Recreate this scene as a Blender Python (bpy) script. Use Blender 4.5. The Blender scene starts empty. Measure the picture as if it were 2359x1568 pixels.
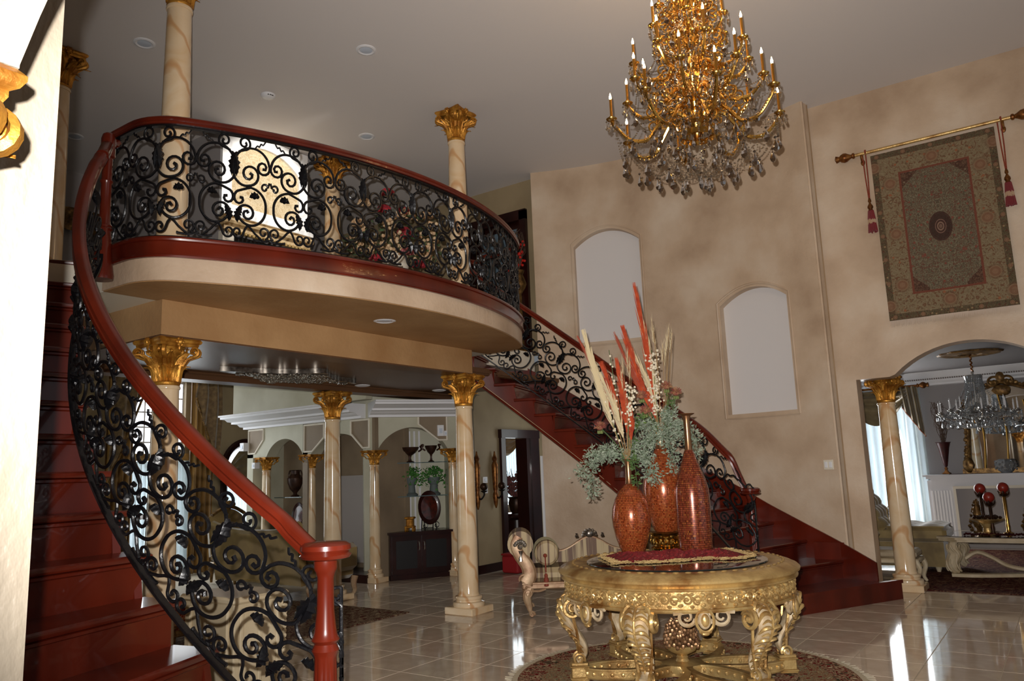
import bpy, math, random
from mathutils import Vector, Matrix
random.seed(7)
C = bpy.context.scene.collection
S = bpy.context.scene
PI = math.pi
def rad(a): return math.radians(a)

# ------------------------------------------------------------------ camera, world, lights, exposure
# house axes: x runs along the balcony, y runs from the entrance to the back rooms, z is up
cam_d = bpy.data.cameras.new('camera'); cam = bpy.data.objects.new('camera', cam_d); C.objects.link(cam)
cam_d.sensor_width = 36.0; cam_d.lens = 1798.0/2359.0*36.0; cam_d.clip_start = 0.05; cam_d.clip_end = 200
_h = Vector((0.8177, 0.5757, 0)); _r = Vector((0.5757, -0.8177, 0))
_p, _o = rad(9.5), rad(2.2)
_f = _h*math.cos(_p) + Vector((0,0,math.sin(_p)))
_u = _r.cross(_f)
_R = _r*math.cos(_o) - _u*math.sin(_o); _U = _r*math.sin(_o) + _u*math.cos(_o)
CAM = Vector((-5.227, -5.717, 1.55))
cam.matrix_world = Matrix(((_R.x,_U.x,-_f.x,CAM.x),(_R.y,_U.y,-_f.y,CAM.y),(_R.z,_U.z,-_f.z,CAM.z),(0,0,0,1)))
S.camera = cam
S.view_settings.view_transform = 'Standard'; S.view_settings.look = 'None'
S.view_settings.exposure = 0.0; S.view_settings.gamma = 1.0
try: S.view_settings.use_curve_mapping = False
except Exception: pass
S.cycles.use_denoising = True
S.cycles.max_bounces = 6; S.cycles.diffuse_bounces = 3; S.cycles.glossy_bounces = 3
S.cycles.transmission_bounces = 4; S.cycles.transparent_max_bounces = 12
S.cycles.sample_clamp_indirect = 3.0; S.cycles.caustics_reflective = False; S.cycles.caustics_refractive = False

world = bpy.data.worlds.new('daylight'); S.world = world; world.use_nodes = True
_bg = world.node_tree.nodes['Background']; _bg.inputs[0].default_value = (0.86, 0.93, 1.0, 1); _bg.inputs[1].default_value = 0.16

def lamp(name, kind, loc, energy, color=(1,1,1), size=0.1, target=None, size_y=None, spot=None, blend=0.5):
    d = bpy.data.lights.new(name, kind); d.energy = energy; d.color = color
    if kind == 'AREA':
        d.size = size
        if size_y: d.shape = 'RECTANGLE'; d.size_y = size_y
    else: d.shadow_soft_size = size
    if kind == 'SPOT': d.spot_size = rad(spot); d.spot_blend = blend
    o = bpy.data.objects.new(name, d); C.objects.link(o); o.location = loc
    if target is not None: o.rotation_euler = (Vector(target)-Vector(loc)).to_track_quat('-Z','Y').to_euler()
    return o
# the pop-up flash that lit the photograph, a little above and left of the lens
FL = CAM + _R*-0.05 + _U*0.085
lamp('camera_flash', 'SPOT', FL, 1620, (1.0,0.96,0.93), 0.012, FL + _f*10 + _R*1.4 + _U*0.3, spot=100, blend=1.0)
# daylight from the glazed entrance wall behind and to the right of the camera
lamp('entrance_daylight', 'AREA', (0.3,-9.0,2.6), 13, (0.90,0.95,1.0), 4.0, (0.3,0,2.2), size_y=4.2)
# daylight of the room on the left where the photograph was taken
lamp('side_room_daylight', 'AREA', (-8.6,-7.5,2.0), 3, (0.95,0.97,1.0), 2.5, (-4.5,-3.5,1.8), size_y=2.5)

# daylight coming in through the windows of the family room, the study and the living room
lamp('family_window_daylight', 'AREA', (2.28,6.75,1.7), 22, (0.92,0.97,1.0), 1.1, (2.28,0,1.2), size_y=2.4)
lamp('family_side_daylight', 'AREA', (-3.1,4.6,1.6), 24, (0.92,1.0,0.96), 2.2, (3.3,4.0,1.4), size_y=2.0)
lamp('living_window_daylight', 'AREA', (9.95,-2.6,1.5), 80, (0.98,0.99,1.0), 1.5, (5.5,-4.5,1.0), size_y=2.2)
lamp('study_window_daylight', 'AREA', (7.6,3.45,1.5), 12, (0.92,0.97,1.0), 1.0, (6.0,1.0,1.0), size_y=1.6)
lamp('side_passage_daylight', 'AREA', (6.4,.95,1.7), 7, (0.94,0.98,0.96), .7, (3.9,2.9,1.3), size_y=1.4)

# ------------------------------------------------------------------ objects
def tag(o, label=None, cat=None, group=None, kind=None):
    if label: o['label'] = label
    if cat: o['category'] = cat
    if group: o['group'] = group
    if kind: o['kind'] = kind
    return o
def thing(name, label, cat, loc=(0,0,0), group=None, rz=0):
    o = bpy.data.objects.new(name, None); C.objects.link(o); o.location = loc; o.rotation_euler = (0,0,rz)
    o.empty_display_size = 0.1
    return tag(o, label, cat, group)
KIDS = {}
def setpar(o, p):
    o.parent = p; KIDS.setdefault(p.name, []).append(o)
def kids(o): return KIDS.get(o.name, [])
def copy_tree(o, parent=None, loc=None, rz=None):
    c = o.copy(); C.objects.link(c)
    if parent is not None: setpar(c, parent)
    for ch in list(kids(o)): copy_tree(ch, c)
    if loc is not None: c.location = loc
    if rz is not None: c.rotation_euler = (0,0,rz)
    return c
def worg(o):
    v = Vector((0,0,0))
    while o is not None: v = v + o.location; o = o.parent
    return v

class MB:
    """collects shapes; build() links them as one mesh object"""
    def __init__(s): s.v = []; s.f = []
    def add(s, vs, fs):
        b = len(s.v); s.v += [tuple(p) for p in vs]; s.f += [tuple(i+b for i in q) for q in fs]; return s
    def box(s, c, d, rz=0, M=None):
        x,y,z = d[0]/2, d[1]/2, d[2]/2; cs, sn = math.cos(rz), math.sin(rz); vs = []
        for k in (-z,z):
            for i,j in ((-x,-y),(x,-y),(x,y),(-x,y)): vs.append((c[0]+i*cs-j*sn, c[1]+i*sn+j*cs, c[2]+k))
        return s.add(vs, [(3,2,1,0),(4,5,6,7),(0,1,5,4),(1,2,6,5),(2,3,7,6),(3,0,4,7)])
    def lbox(s, a, b): return s.box([(a[i]+b[i])/2 for i in range(3)], [abs(b[i]-a[i]) for i in range(3)])
    def rbox(s, c, d, r=0.01, rz=0):
        # box with chamfered edges
        x,y,z = d[0]/2, d[1]/2, d[2]/2; r = min(r, x*.9, y*.9, z*.9); cs, sn = math.cos(rz), math.sin(rz)
        rings = []
        for (k, q) in ((-z, r), (-z+r, 0), (z-r, 0), (z, r)):
            X, Y = x-q, y-q; e = r if q == 0 else r*0.5
            ring = [(-X+e,-Y),(X-e,-Y),(X,-Y+e),(X,Y-e),(X-e,Y),(-X+e,Y),(-X,Y-e),(-X,-Y+e)]
            rings.append([(c[0]+i*cs-j*sn, c[1]+i*sn+j*cs, c[2]+k) for i,j in ring])
        return s.loft(rings)
    def loft(s, rings, caps=True, closed=True):
        n = len(rings[0]); vs = [p for r in rings for p in r]; fs = []
        for k in range(len(rings)-1):
            for i in range(n if closed else n-1):
                j = (i+1) % n; fs.append((k*n+i, k*n+j, (k+1)*n+j, (k+1)*n+i))
        if caps and closed: fs.append(tuple(range(n-1,-1,-1))); fs.append(tuple((len(rings)-1)*n+i for i in range(n)))
        return s.add(vs, fs)
    def lathe(s, prof, c=(0,0,0), n=24, mod=None, a0=0, caps=True):
        rings = []
        for (r, z) in prof:
            ring = []
            for i in range(n):
                a = a0+2*PI*i/n; q = r*(mod(a,z) if mod else 1); ring.append((c[0]+q*math.cos(a), c[1]+q*math.sin(a), c[2]+z))
            rings.append(ring)
        return s.loft(rings, caps)
    def tube(s, pts, r, n=6, caps=True, flat=1.0, up=None):
        pts = [Vector(p) for p in pts]; m = len(pts)
        T = [(pts[min(i+1,m-1)]-pts[max(i-1,0)]).normalized() for i in range(m)]
        N = Vector(up) if up else (Vector((0,0,1)) if abs(T[0].z) < .9 else Vector((1,0,0)))
        rings = []
        for i in range(m):
            N = (Vector(up) if up else N); N = N - T[i]*N.dot(T[i])
            if N.length < 1e-6: N = T[i].orthogonal()
            N.normalize(); B = T[i].cross(N); q = r(i/(m-1)) if callable(r) else r
            rings.append([pts[i] + N*(q*math.cos(2*PI*k/n)) + B*(q*flat*math.sin(2*PI*k/n)) for k in range(n)])
        return s.loft(rings, caps)
    def sweep(s, path, prof, caps=True, side=None):
        """profile (x sideways, y up) carried along a path, kept upright"""
        path = [Vector(p) for p in path]; m = len(path); rings = []
        for i in range(m):
            t = path[min(i+1,m-1)]-path[max(i-1,0)]; h = Vector((t.x,t.y,0))
            if h.length < 1e-6: h = Vector((1,0,0)) if i == 0 else hp
            h.normalize(); hp = h; sd = Vector((h.y,-h.x,0)); t.normalize(); upv = sd.cross(t)
            if upv.z < 0: upv = -upv
            rings.append([path[i]+sd*x+upv*y for x,y in prof])
        return s.loft(rings, caps)
    def prism(s, poly, z0, z1):
        n = len(poly); return s.loft([[(x,y,z0) for x,y in poly],[(x,y,z1) for x,y in poly]])
    def extr(s, poly3, d):
        d = Vector(d); return s.loft([[Vector(p) for p in poly3],[Vector(p)+d for p in poly3]])
    def ball(s, c, r, n=10, m=6, sq=(1,1,1), jit=0):
        rings = []
        for k in range(m+1):
            a = -PI/2+PI*k/m; rr = max(math.cos(a),0.02)*r; z = math.sin(a)*r
            rings.append([(c[0]+sq[0]*rr*math.cos(2*PI*i/n)*(1+random.uniform(-jit,jit)), c[1]+sq[1]*rr*math.sin(2*PI*i/n)*(1+random.uniform(-jit,jit)), c[2]+sq[2]*z) for i in range(n)])
        return s.loft(rings)
    def grid(s, f, nu, nv, cu=False):
        vs = [f(i/nu, j/nv) for i in range(nu+1) for j in range(nv+1)]; w = nv+1
        return s.add(vs, [(i*w+j,(i+1)*w+j,(i+1)*w+j+1,i*w+j+1) for i in range(nu) for j in range(nv)])
    def slab(s, f, nu, nv, th):
        """a curved sheet with thickness; f(u,v) -> point"""
        P = [[Vector(f(i/nu,j/nv)) for j in range(nv+1)] for i in range(nu+1)]; N = {}
        for i in range(nu+1):
            for j in range(nv+1):
                a = P[min(i+1,nu)][j]-P[max(i-1,0)][j]; b = P[i][min(j+1,nv)]-P[i][max(j-1,0)]
                q = a.cross(b); q = q.normalized() if q.length > 1e-12 else Vector((0,0,1)); N[i,j] = q*(th/2)
        w = nv+1; k = (nu+1)*w
        vs = [P[i][j]+N[i,j] for i in range(nu+1) for j in range(w)]+[P[i][j]-N[i,j] for i in range(nu+1) for j in range(w)]
        fs = []
        for i in range(nu):
            for j in range(nv):
                a,b,c,d = i*w+j,(i+1)*w+j,(i+1)*w+j+1,i*w+j+1; fs += [(a,b,c,d),(d+k,c+k,b+k,a+k)]
        for i in range(nu): fs += [(i*w,i*w+k,(i+1)*w+k,(i+1)*w),(i*w+nv,(i+1)*w+nv,(i+1)*w+nv+k,i*w+nv+k)]
        for j in range(nv): fs += [(j,j+1,j+1+k,j+k),(nu*w+j,nu*w+j+k,nu*w+j+1+k,nu*w+j+1)]
        return s.add(vs, fs)
    def xform(s, M):
        s.v = [tuple(M @ Vector(p)) for p in s.v]; return s
    def merge(s, o, M=None): return s.add([tuple(M @ Vector(p)) if M else p for p in o.v], o.f)
    def build(s, name, m, parent=None, local=False, sharp=35, org=None):
        me = bpy.data.meshes.new(name); v = s.v
        if parent is not None and not local: q = worg(parent)
        elif parent is None and org is None and v:
            xs = [p[0] for p in v]; ys = [p[1] for p in v]; zs = [p[2] for p in v]
            q = Vector(((min(xs)+max(xs))/2,(min(ys)+max(ys))/2,min(zs)))
        else: q = Vector(org or (0,0,0))
        me.from_pydata([(p[0]-q.x,p[1]-q.y,p[2]-q.z) for p in v], [], s.f); me.update()
        if sharp:
            me.shade_smooth()
            try: me.set_sharp_from_angle(angle=rad(sharp))
            except Exception: pass
        me.materials.append(m if not isinstance(m, str) else MT[m])
        o = bpy.data.objects.new(name, me); C.objects.link(o)
        if parent is not None: setpar(o, parent)
        else: o.location = q
        return o
def struct(o): o['kind'] = 'structure'; return o

def lerp(a, b, t): return a+(b-a)*t
def cat(P, n=8):
    """Catmull-Rom through points"""
    P = [Vector(p) for p in P]; out = []
    for i in range(len(P)-1):
        a, b, c, d = P[max(i-1,0)], P[i], P[i+1], P[min(i+2,len(P)-1)]
        for k in range(n):
            t = k/n; out.append(0.5*((2*b)+(c-a)*t+(2*a-5*b+4*c-d)*t*t+(3*b-a-3*c+d)*t**3))
    out.append(P[-1]); return out
def resamp(P, n):
    P = [Vector(p) for p in P]; L = [0]
    for a, b in zip(P, P[1:]): L.append(L[-1]+(b-a).length)
    out = []; j = 0
    for k in range(n):
        t = L[-1]*k/(n-1)
        while j < len(L)-2 and L[j+1] < t: j += 1
        w = (t-L[j])/max(L[j+1]-L[j],1e-9); out.append(P[j].lerp(P[j+1], w))
    return out
def at(P, t):
    """point and tangent at arclength share t of a polyline"""
    P = [Vector(p) for p in P]; L = [0]
    for a, b in zip(P, P[1:]): L.append(L[-1]+(b-a).length)
    x = t*L[-1]
    for j in range(len(P)-1):
        if x <= L[j+1] or j == len(P)-2:
            w = (x-L[j])/max(L[j+1]-L[j],1e-9); return P[j].lerp(P[j+1], w), (P[j+1]-P[j]).normalized()
def rotz(a): return Matrix.Rotation(a, 4, 'Z')
def tr(x,y,z): return Matrix.Translation((x,y,z))

# ------------------------------------------------------------------ materials (procedural)
MT = {}
def lin(c):
    return tuple((x/255/12.92 if x/255 <= .04045 else ((x/255+.055)/1.055)**2.4) for x in c)+(1,)
def mat(name, col, rough=.5, metal=0, spec=.5, coat=0, col2=None, scale=4, detail=4, contrast=(.35,.65), bump=0, bscale=40, emit=None, estr=0, alpha=1, trans=0, ior=1.45, col3=None, rough2=None, stretch=None, sheen=0, dist=0, bdist=.01):
    m = bpy.data.materials.new(name); m.use_nodes = True; nt = m.node_tree; N = nt.nodes; L = nt.links
    b = N['Principled BSDF']; b.inputs['Base Color'].default_value = lin(col); b.inputs['Roughness'].default_value = rough
    b.inputs['Metallic'].default_value = metal; b.inputs['Specular IOR Level'].default_value = spec; b.inputs['IOR'].default_value = ior
    if coat: b.inputs['Coat Weight'].default_value = coat; b.inputs['Coat Roughness'].default_value = .06
    if sheen: b.inputs['Sheen Weight'].default_value = sheen
    if trans: b.inputs['Transmission Weight'].default_value = trans
    if alpha < 1: b.inputs['Alpha'].default_value = alpha
    if emit: b.inputs['Emission Color'].default_value = lin(emit); b.inputs['Emission Strength'].default_value = estr
    if col2 or bump or rough2 is not None:
        tc = N.new('ShaderNodeTexCoord'); mp = N.new('ShaderNodeMapping'); L.new(tc.outputs['Object'], mp.inputs[0])
        if stretch: mp.inputs['Scale'].default_value = stretch
    if col2 or rough2 is not None:
        n = N.new('ShaderNodeTexNoise'); n.inputs['Scale'].default_value = scale; n.inputs['Detail'].default_value = detail; n.inputs['Distortion'].default_value = dist
        L.new(mp.outputs[0], n.inputs[0])
        r = N.new('ShaderNodeValToRGB'); L.new(n.outputs[0], r.inputs[0]); e = r.color_ramp.elements
        if col2:
            e[0].position = contrast[0]; e[1].position = contrast[1]; e[0].color = lin(col); e[1].color = lin(col2)
            if col3:
                k = r.color_ramp.elements.new((contrast[0]+contrast[1])/2); k.color = lin(col3)
            L.new(r.outputs[0], b.inputs['Base Color'])
        if rough2 is not None:
            mr = N.new('ShaderNodeMapRange'); L.new(n.outputs[0], mr.inputs[0]); mr.inputs[1].default_value = .3; mr.inputs[2].default_value = .7
            mr.inputs[3].default_value = rough; mr.inputs[4].default_value = rough2; L.new(mr.outputs[0], b.inputs['Roughness'])
    if bump:
        n2 = N.new('ShaderNodeTexNoise'); n2.inputs['Scale'].default_value = bscale; n2.inputs['Detail'].default_value = 3
        L.new(mp.outputs[0], n2.inputs[0]); bp = N.new('ShaderNodeBump'); bp.inputs['Strength'].default_value = bump; bp.inputs['Distance'].default_value = bdist
        L.new(n2.outputs[0], bp.inputs['Height']); L.new(bp.outputs[0], b.inputs['Normal'])
    MT[name] = m; return m
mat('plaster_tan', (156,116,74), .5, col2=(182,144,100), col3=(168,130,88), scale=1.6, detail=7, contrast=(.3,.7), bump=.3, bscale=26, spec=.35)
mat('plaster', (176,150,124), .55, col2=(216,198,176), col3=(200,176,150), scale=1.3, detail=7, contrast=(.3,.7), bump=.35, bscale=26, spec=.35, rough2=.4)
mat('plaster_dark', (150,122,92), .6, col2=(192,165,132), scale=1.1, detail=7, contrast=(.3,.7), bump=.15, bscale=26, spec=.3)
mat('pier_plaster', (172,158,138), .5, col2=(196,184,164), scale=2.5, detail=8, bump=.8, bscale=34, spec=.5, stretch=(1,1,.55), rough2=.3)
mat('ceiling_paint', (222,216,212), .8)
mat('niche_paint', (222,218,216), .7)
mat('grey_paint', (168,162,160), .7)
mat('cream_paint', (226,218,200), .45, spec=.4)
mat('white_paint', (232,232,234), .4)
mat('mahogany', (104,32,15), .28, coat=.35, col2=(74,20,9), scale=3, detail=5, stretch=(1,1,.35), spec=.4)
mat('dark_wood', (46,14,10), .3, coat=.2, col2=(30,9,7), scale=3, spec=.4)
mat('iron', (16,16,19), .33, spec=.6, metal=.2, bump=.2, bscale=60)
mat('gold_leaf', (208,150,60), .45, metal=.6, col2=(150,94,28), scale=14, bump=.3, bscale=60)
mat('gold_shiny', (214,168,86), .24, metal=1)
mat('gold_old', (222,190,126), .36, metal=.6, col2=(146,102,52), scale=6, detail=6, contrast=(.38,.7), bump=.25, bscale=50)
mat('champagne', (196,168,134), .42, metal=.25, col2=(150,112,82), scale=7, bump=.1)
mat('silver', (180,172,160), .28, metal=.9, col2=(110,102,94), scale=20)
mat('tile', (200,182,160), .06, col2=(220,204,182), col3=(208,190,170), scale=3.2, detail=6, spec=.7, dist=1.2)
mat('grout', (196,182,160), .7)
mat('lacquer', (98,68,46), .36, coat=0, spec=.3)
mat('black', (8,8,9), .3)
mat('glass_white', (230,240,250), .6, emit=(238,244,255), estr=3.5)
# ------------------------------------------------------------------ marble with orange veins
def marble(name, c1, c2, vein, scale=1.0, rough=.12, pos=None):
    m = mat(name, c1, rough, spec=.6, coat=.4); nt = m.node_tree; N = nt.nodes; L = nt.links; b = N['Principled BSDF']
    tc = N.new('ShaderNodeTexCoord'); mp = N.new('ShaderNodeMapping'); mp.inputs['Rotation'].default_value = (.5,.6,.2); L.new(tc.outputs['Object'], mp.inputs[0])
    n1 = N.new('ShaderNodeTexNoise'); n1.inputs['Scale'].default_value = 2.2*scale; n1.inputs['Detail'].default_value = 5; n1.inputs['Distortion'].default_value = 1.5; L.new(mp.outputs[0], n1.inputs[0])
    r1 = N.new('ShaderNodeValToRGB'); L.new(n1.outputs[0], r1.inputs[0]); e = r1.color_ramp.elements; e[0].position = .35; e[0].color = lin(c1); e[1].position = .7; e[1].color = lin(c2)
    w = N.new('ShaderNodeTexWave'); w.inputs['Scale'].default_value = 1.1*scale; w.inputs['Distortion'].default_value = 9; w.inputs['Detail'].default_value = 3; w.inputs['Detail Scale'].default_value = 1.2; L.new(mp.outputs[0], w.inputs[0])
    r2 = N.new('ShaderNodeValToRGB'); L.new(w.outputs['Fac'], r2.inputs[0]); e = r2.color_ramp.elements; e[0].position = .0; e[0].color = (.75,.75,.75,1); e[1].position = .12; e[1].color = (0,0,0,1)
    mx = N.new('ShaderNodeMixRGB'); L.new(r2.outputs[0], mx.inputs[0]); L.new(r1.outputs[0], mx.inputs[1]); mx.inputs[2].default_value = lin(vein)
    L.new(mx.outputs[0], b.inputs['Base Color']); return m
marble('marble', (230,208,174), (218,184,138), (200,146,90))
marble('marble_pale', (214,196,164), (196,170,132), (160,124,84))

# ------------------------------------------------------------------ shell
def arch_h(ta, tb, zs, zt):
    """height profile of a segmental arch springing at zs and cresting at zt"""
    h = (tb-ta)/2; f = zt-zs; R = (h*h+f*f)/(2*f) if f > 0 else 1e9; mid = (ta+tb)/2
    return lambda t: zt-R+math.sqrt(max(R*R-(t-mid)**2, 0))
def wall_cols(f, t0, t1, z0, z1, ops, thick, step, back=None, m='plaster', closed=True):
    """wall as columns of quads: f(t, depth, z); openings (ta, tb, sill, head(t)); returns MB"""
    mb = MB(); ts = {round(t0,5), round(t1,5)}
    k = t0
    while k < t1: ts.add(round(k,5)); k += step
    for o in ops:
        n = 28
        for i in range(n+1): ts.add(round(o[0]+(o[1]-o[0])*i/n,5))
        for x in (o[4] if len(o) > 4 else []): ts.add(round(x-1e-4,5)); ts.add(round(x+1e-4,5))
    ts = sorted(ts)
    def quad(a,b,c,d): mb.add((a,b,c,d),[(0,1,2,3)])
    for a, b in zip(ts, ts[1:]):
        md = (a+b)/2; op = None
        for o in ops:
            if o[0] < md < o[1]: op = o
        if op is None:
            if z0 > .01: quad(f(a,0,z0),f(a,thick,z0),f(b,thick,z0),f(b,0,z0))
            quad(f(a,0,z0),f(b,0,z0),f(b,0,z1),f(a,0,z1)); quad(f(b,thick,z0),f(a,thick,z0),f(a,thick,z1),f(b,thick,z1))
        else:
            ha, hb = op[3](a), op[3](b); s = op[2]
            for d, fl in ((0,0),(thick,1)):
                A = (f(a,d,ha),f(b,d,hb),f(b,d,z1),f(a,d,z1)); quad(*(A if not fl else A[::-1]))
                if s > z0:
                    A = (f(a,d,z0),f(b,d,z0),f(b,d,s),f(a,d,s)); quad(*(A if not fl else A[::-1]))
            quad(f(a,thick,ha),f(b,thick,hb),f(b,0,hb),f(a,0,ha))
            if s > z0: quad(f(a,0,s),f(b,0,s),f(b,thick,s),f(a,thick,s))
    for o in ops:
        for t, fl in ((o[0],0),(o[1],1)):
            e = 1e-5 if not fl else -1e-5
            A = (f(t,0,o[2]),f(t,thick,o[2]),f(t,thick,o[3](t+e)),f(t,0,o[3](t+e))); quad(*(A if fl else A[::-1]))
    if closed:
        for t, fl in ((t0,0),(t1,1)):
            A = (f(t,0,z0),f(t,thick,z0),f(t,thick,z1),f(t,0,z1)); quad(*(A if fl else A[::-1]))
    return mb

# floor: a grout bed with polished tiles laid square to the house
g = MB().lbox((-10,-9.2,-.2),(13,10,-.004)).build('floor','grout', org=(0,0,0)); struct(g)
_t = .5; tile_mesh = None; count = 0; rest = MB()
for i in range(-12, 27):
    for j in range(-17, 20):
        x, y = .1+i*_t, -.1+j*_t
        xc, yc = x+_t/2, y+_t/2
        d = Vector((xc,yc,0))-CAM; dep = d.dot(_h); lat = d.dot(_r)
        if y > 2.9 or x > 12.5: continue
        near = dep > 2.2 and abs(lat) < dep*.75+.6 and -2.6 < xc < 7.2 and -5.6 < yc < 2.6
        if near and count < 296:
            if tile_mesh is None:
                o = MB().add([(-.2475,-.2475,-.01),(.2475,-.2475,-.01),(.2475,.2475,-.01),(-.2475,.2475,-.01),(-.246,-.246,0),(.246,-.246,0),(.246,.246,0),(-.246,.246,0)],[(4,5,6,7),(0,1,5,4),(1,2,6,5),(2,3,7,6),(3,0,4,7)]).build('tile','tile',g,local=True,sharp=0); tile_mesh = o.data
            else:
                o = bpy.data.objects.new('tile', tile_mesh); C.objects.link(o); setpar(o, g)
            o.location = (xc, yc, 0); count += 1
        else: rest.lbox((x+.003,y+.003,-.01),(x+_t-.003,y+_t-.003,0))
o = rest.build('tile_field','tile',g,sharp=0); o['kind'] = 'stuff'

# ceiling of the two storey hall
struct(MB().lbox((-8,-9.4,6.0),(9.5,9,6.2)).build('ceiling','ceiling_paint', org=(0,0,6)))
# right wall, first the bowed part behind the stair with its two arched niches
RC = (-.491,-1.814); RR = 5.22
def arcR(t, d, z): a = rad(t); return (RC[0]+(RR+d)*math.cos(a), RC[1]+(RR+d)*math.sin(a), z)
def arcL(t, d, z): x, y, q = arcR(t, d, z); return (-x, y, q)
N1 = (8.6,19.3,3.338,arch_h(8.6,19.3,4.77,4.99)); N2 = (-13.5,-3.3,2.165,arch_h(-13.5,-3.3,3.60,3.79))
wr = wall_cols(arcR,-18.4,25.9,0,6.0,[N1,N2],.13,1.5).build('wall_right','plaster', sharp=30, org=(0,0,0)); struct(wr)
bk = MB().grid(lambda u,v: arcR(lerp(7,21,u),.13,lerp(3.2,5.1,v)),12,2).grid(lambda u,v: arcR(lerp(-15,-2,u),.13,lerp(2.05,3.9,v)),12,2)
bk.build('niche_back','niche_paint',wr)
struct(MB().grid(lambda u,v: arcR(lerp(-18.4,25.9,u),.16,lerp(0,6,v)),24,1).build('wall_right_back','plaster_dark', org=(0,0,0)))
for (o, nm) in ((N1,'a'),(N2,'b')):
    P = [arcR(o[0]-.35,-.0,o[2]-.05),arcR(o[0]-.35,0,o[3](o[0])+.0)]
    P += [arcR(lerp(o[0]-.35,o[1]+.35,k/20),0,o[3](min(max(lerp(o[0],o[1],k/20),o[0]),o[1]))+.045) for k in range(0,21)]
    P += [arcR(o[1]+.35,0,o[2]-.05)]
    P += [arcR(lerp(o[1]+.35,o[0]-.35,k/10),0,o[2]-.05) for k in range(1,11)]
    MB().tube(P,.017,6).build('niche_moulding','plaster',wr)
# straight part of the right wall with the wide arch to the living room
def tapw(t, d, z): return (4.742+d, -3.47-t, z)
AO = (.235,2.62,0,lambda t: 2.47 if (t < .56 or t > 2.295) else 1.70+math.sqrt(max(1.10**2-(t-1.4275)**2*1.0,0)) , [.56,2.295])
_ah = AO[3]
def ah(t):
    if t < .56 or t > 2.295: return 2.47
    return max(2.47, 1.695+math.sqrt(max(1.105**2-(t-1.4275)**2,0)))
AO = (.235,2.62,0,ah,[.56,2.295])
struct(wall_cols(tapw,0,5.8,0,6.0,[AO],.26,.6).build('wall_right_front','plaster', sharp=30, org=(0,0,0)))
# the return between the bowed wall and the straight one
struct(MB().lbox((4.47,-3.485,0),(4.80,-3.455,6.0)).build('trim_right_corner','plaster', org=(0,0,0)))
# left wall bows the same way
struct(wall_cols(arcL,-18.4,25.9,0,6.0,[],.13,1.5).build('wall_left','plaster', sharp=30, org=(0,0,0)))
# pier of the left arch close to the camera; its jamb fills the left edge of the view
def ahl(t):
    u = t-.01
    return 2.19 if (u < .36 or u > 2.04) else max(2.19, 1.41+math.sqrt(max(1.15**2-(u-1.2)**2,0)))
struct(wall_cols(lambda t,d,z: (-4.745-d,-4.10-t,z),0,5.0,0,6.0,[(.001,2.40,0,ahl,[.37,2.05])],.26,.6).build('wall_left_front','pier_plaster', sharp=30, org=(0,0,0)))
struct(MB().lbox((-5.005,-4.10,0),(-4.525,-3.62,6.0)).build('wall_left_pier','pier_plaster', org=(0,0,0)))
struct(MB().lbox((-4.70,-3.62,0),(-4.53,-3.40,6.0)).build('wall_left_return','plaster', org=(0,0,0)))
# entrance wall behind the camera with tall glazing openings left free
fw = MB()
for x0,x1,z0,z1 in ((-9.5,-2.6,0,6),(3.2,5,0,6),(-2.6,3.2,4.9,6)): fw.lbox((x0,-9.3,z0),(x1,-9.1,z1))
struct(fw.build('wall_front','plaster', org=(0,0,0)))
struct(MB().lbox((-9.6,-9.2,0),(-9.4,-3.6,6)).build('wall_side_room','plaster', org=(0,0,0)))

# ------------------------------------------------------------------ upper floor, beams, balcony
BZ0, BZ1, BZ2 = 2.985, 3.15, 3.30   # soffit, top of plaster band, floor line
def bal_path(off=0, n=36):
    """balcony edge in plan: shallow arc, small rounded corners, straight returns"""
    R = 4.4+off; cy = 3.17; half = 2.15
    a = math.asin(half/4.4); P = []
    for k in range(n+1):
        q = lerp(-a, a, k/n); P.append((R*math.sin(q), cy-R*math.cos(q)))
    r = .42
    xe, ye = 4.4*math.sin(a), cy-4.4*math.cos(a)
    cxr, cyr = xe-r*math.sin(a), ye+r*math.cos(a)
    cor = [(cxr+(r+off)*math.sin(q), cyr-(r+off)*math.cos(q)) for q in [lerp(a, PI/2, k/8) for k in range(1,9)]]
    right = cor+[(cxr+r+off, .0)]
    left = [(-x,y) for x,y in right[::-1]]
    return left+P+right
bp = bal_path()
flp = [(-4.7,.46),(-4.6,9),(4.6,9),(4.7,.46),(4.2,.46),(2.45,.60),(2.35,0.0)]
outline = bp+[]
fl2 = MB(); fl2.prism([(-4.45,2.46),(-4.45,1.25),(-2.34,.30),(-2.34,.001),(2.36,.001),(2.45,.60),(4.30,.60),(4.45,2.46)][::-1], BZ0, 3.264)
struct(fl2.build('floor_upper','cream_paint', org=(0,0,0)))
b1 = MB(); b1.prism(bal_path(), BZ0, BZ1); bal = struct(b1.build('floor_balcony','plaster', org=(0,0,0)))
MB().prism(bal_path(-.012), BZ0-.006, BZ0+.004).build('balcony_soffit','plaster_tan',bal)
MB().prism(bal_path(-.01), BZ1, 3.264).build('balcony_floor_boards','mahogany',bal)
band = MB()
bpath = [Vector((x,y,0)) for x,y in bal_path()]
prof = [(-.02,BZ1),(-.02+.045,BZ1),(.03,BZ1+.012),(.018,BZ1+.03),(.018,BZ2-.035),(.032,BZ2-.028),(.036,BZ2-.015),(.03,BZ2),(-.08,BZ2),(-.08,BZ1+.05)]
band.sweep([p for p in bpath], prof, caps=True)
band.build('mahogany_band','mahogany',bal)
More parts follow.
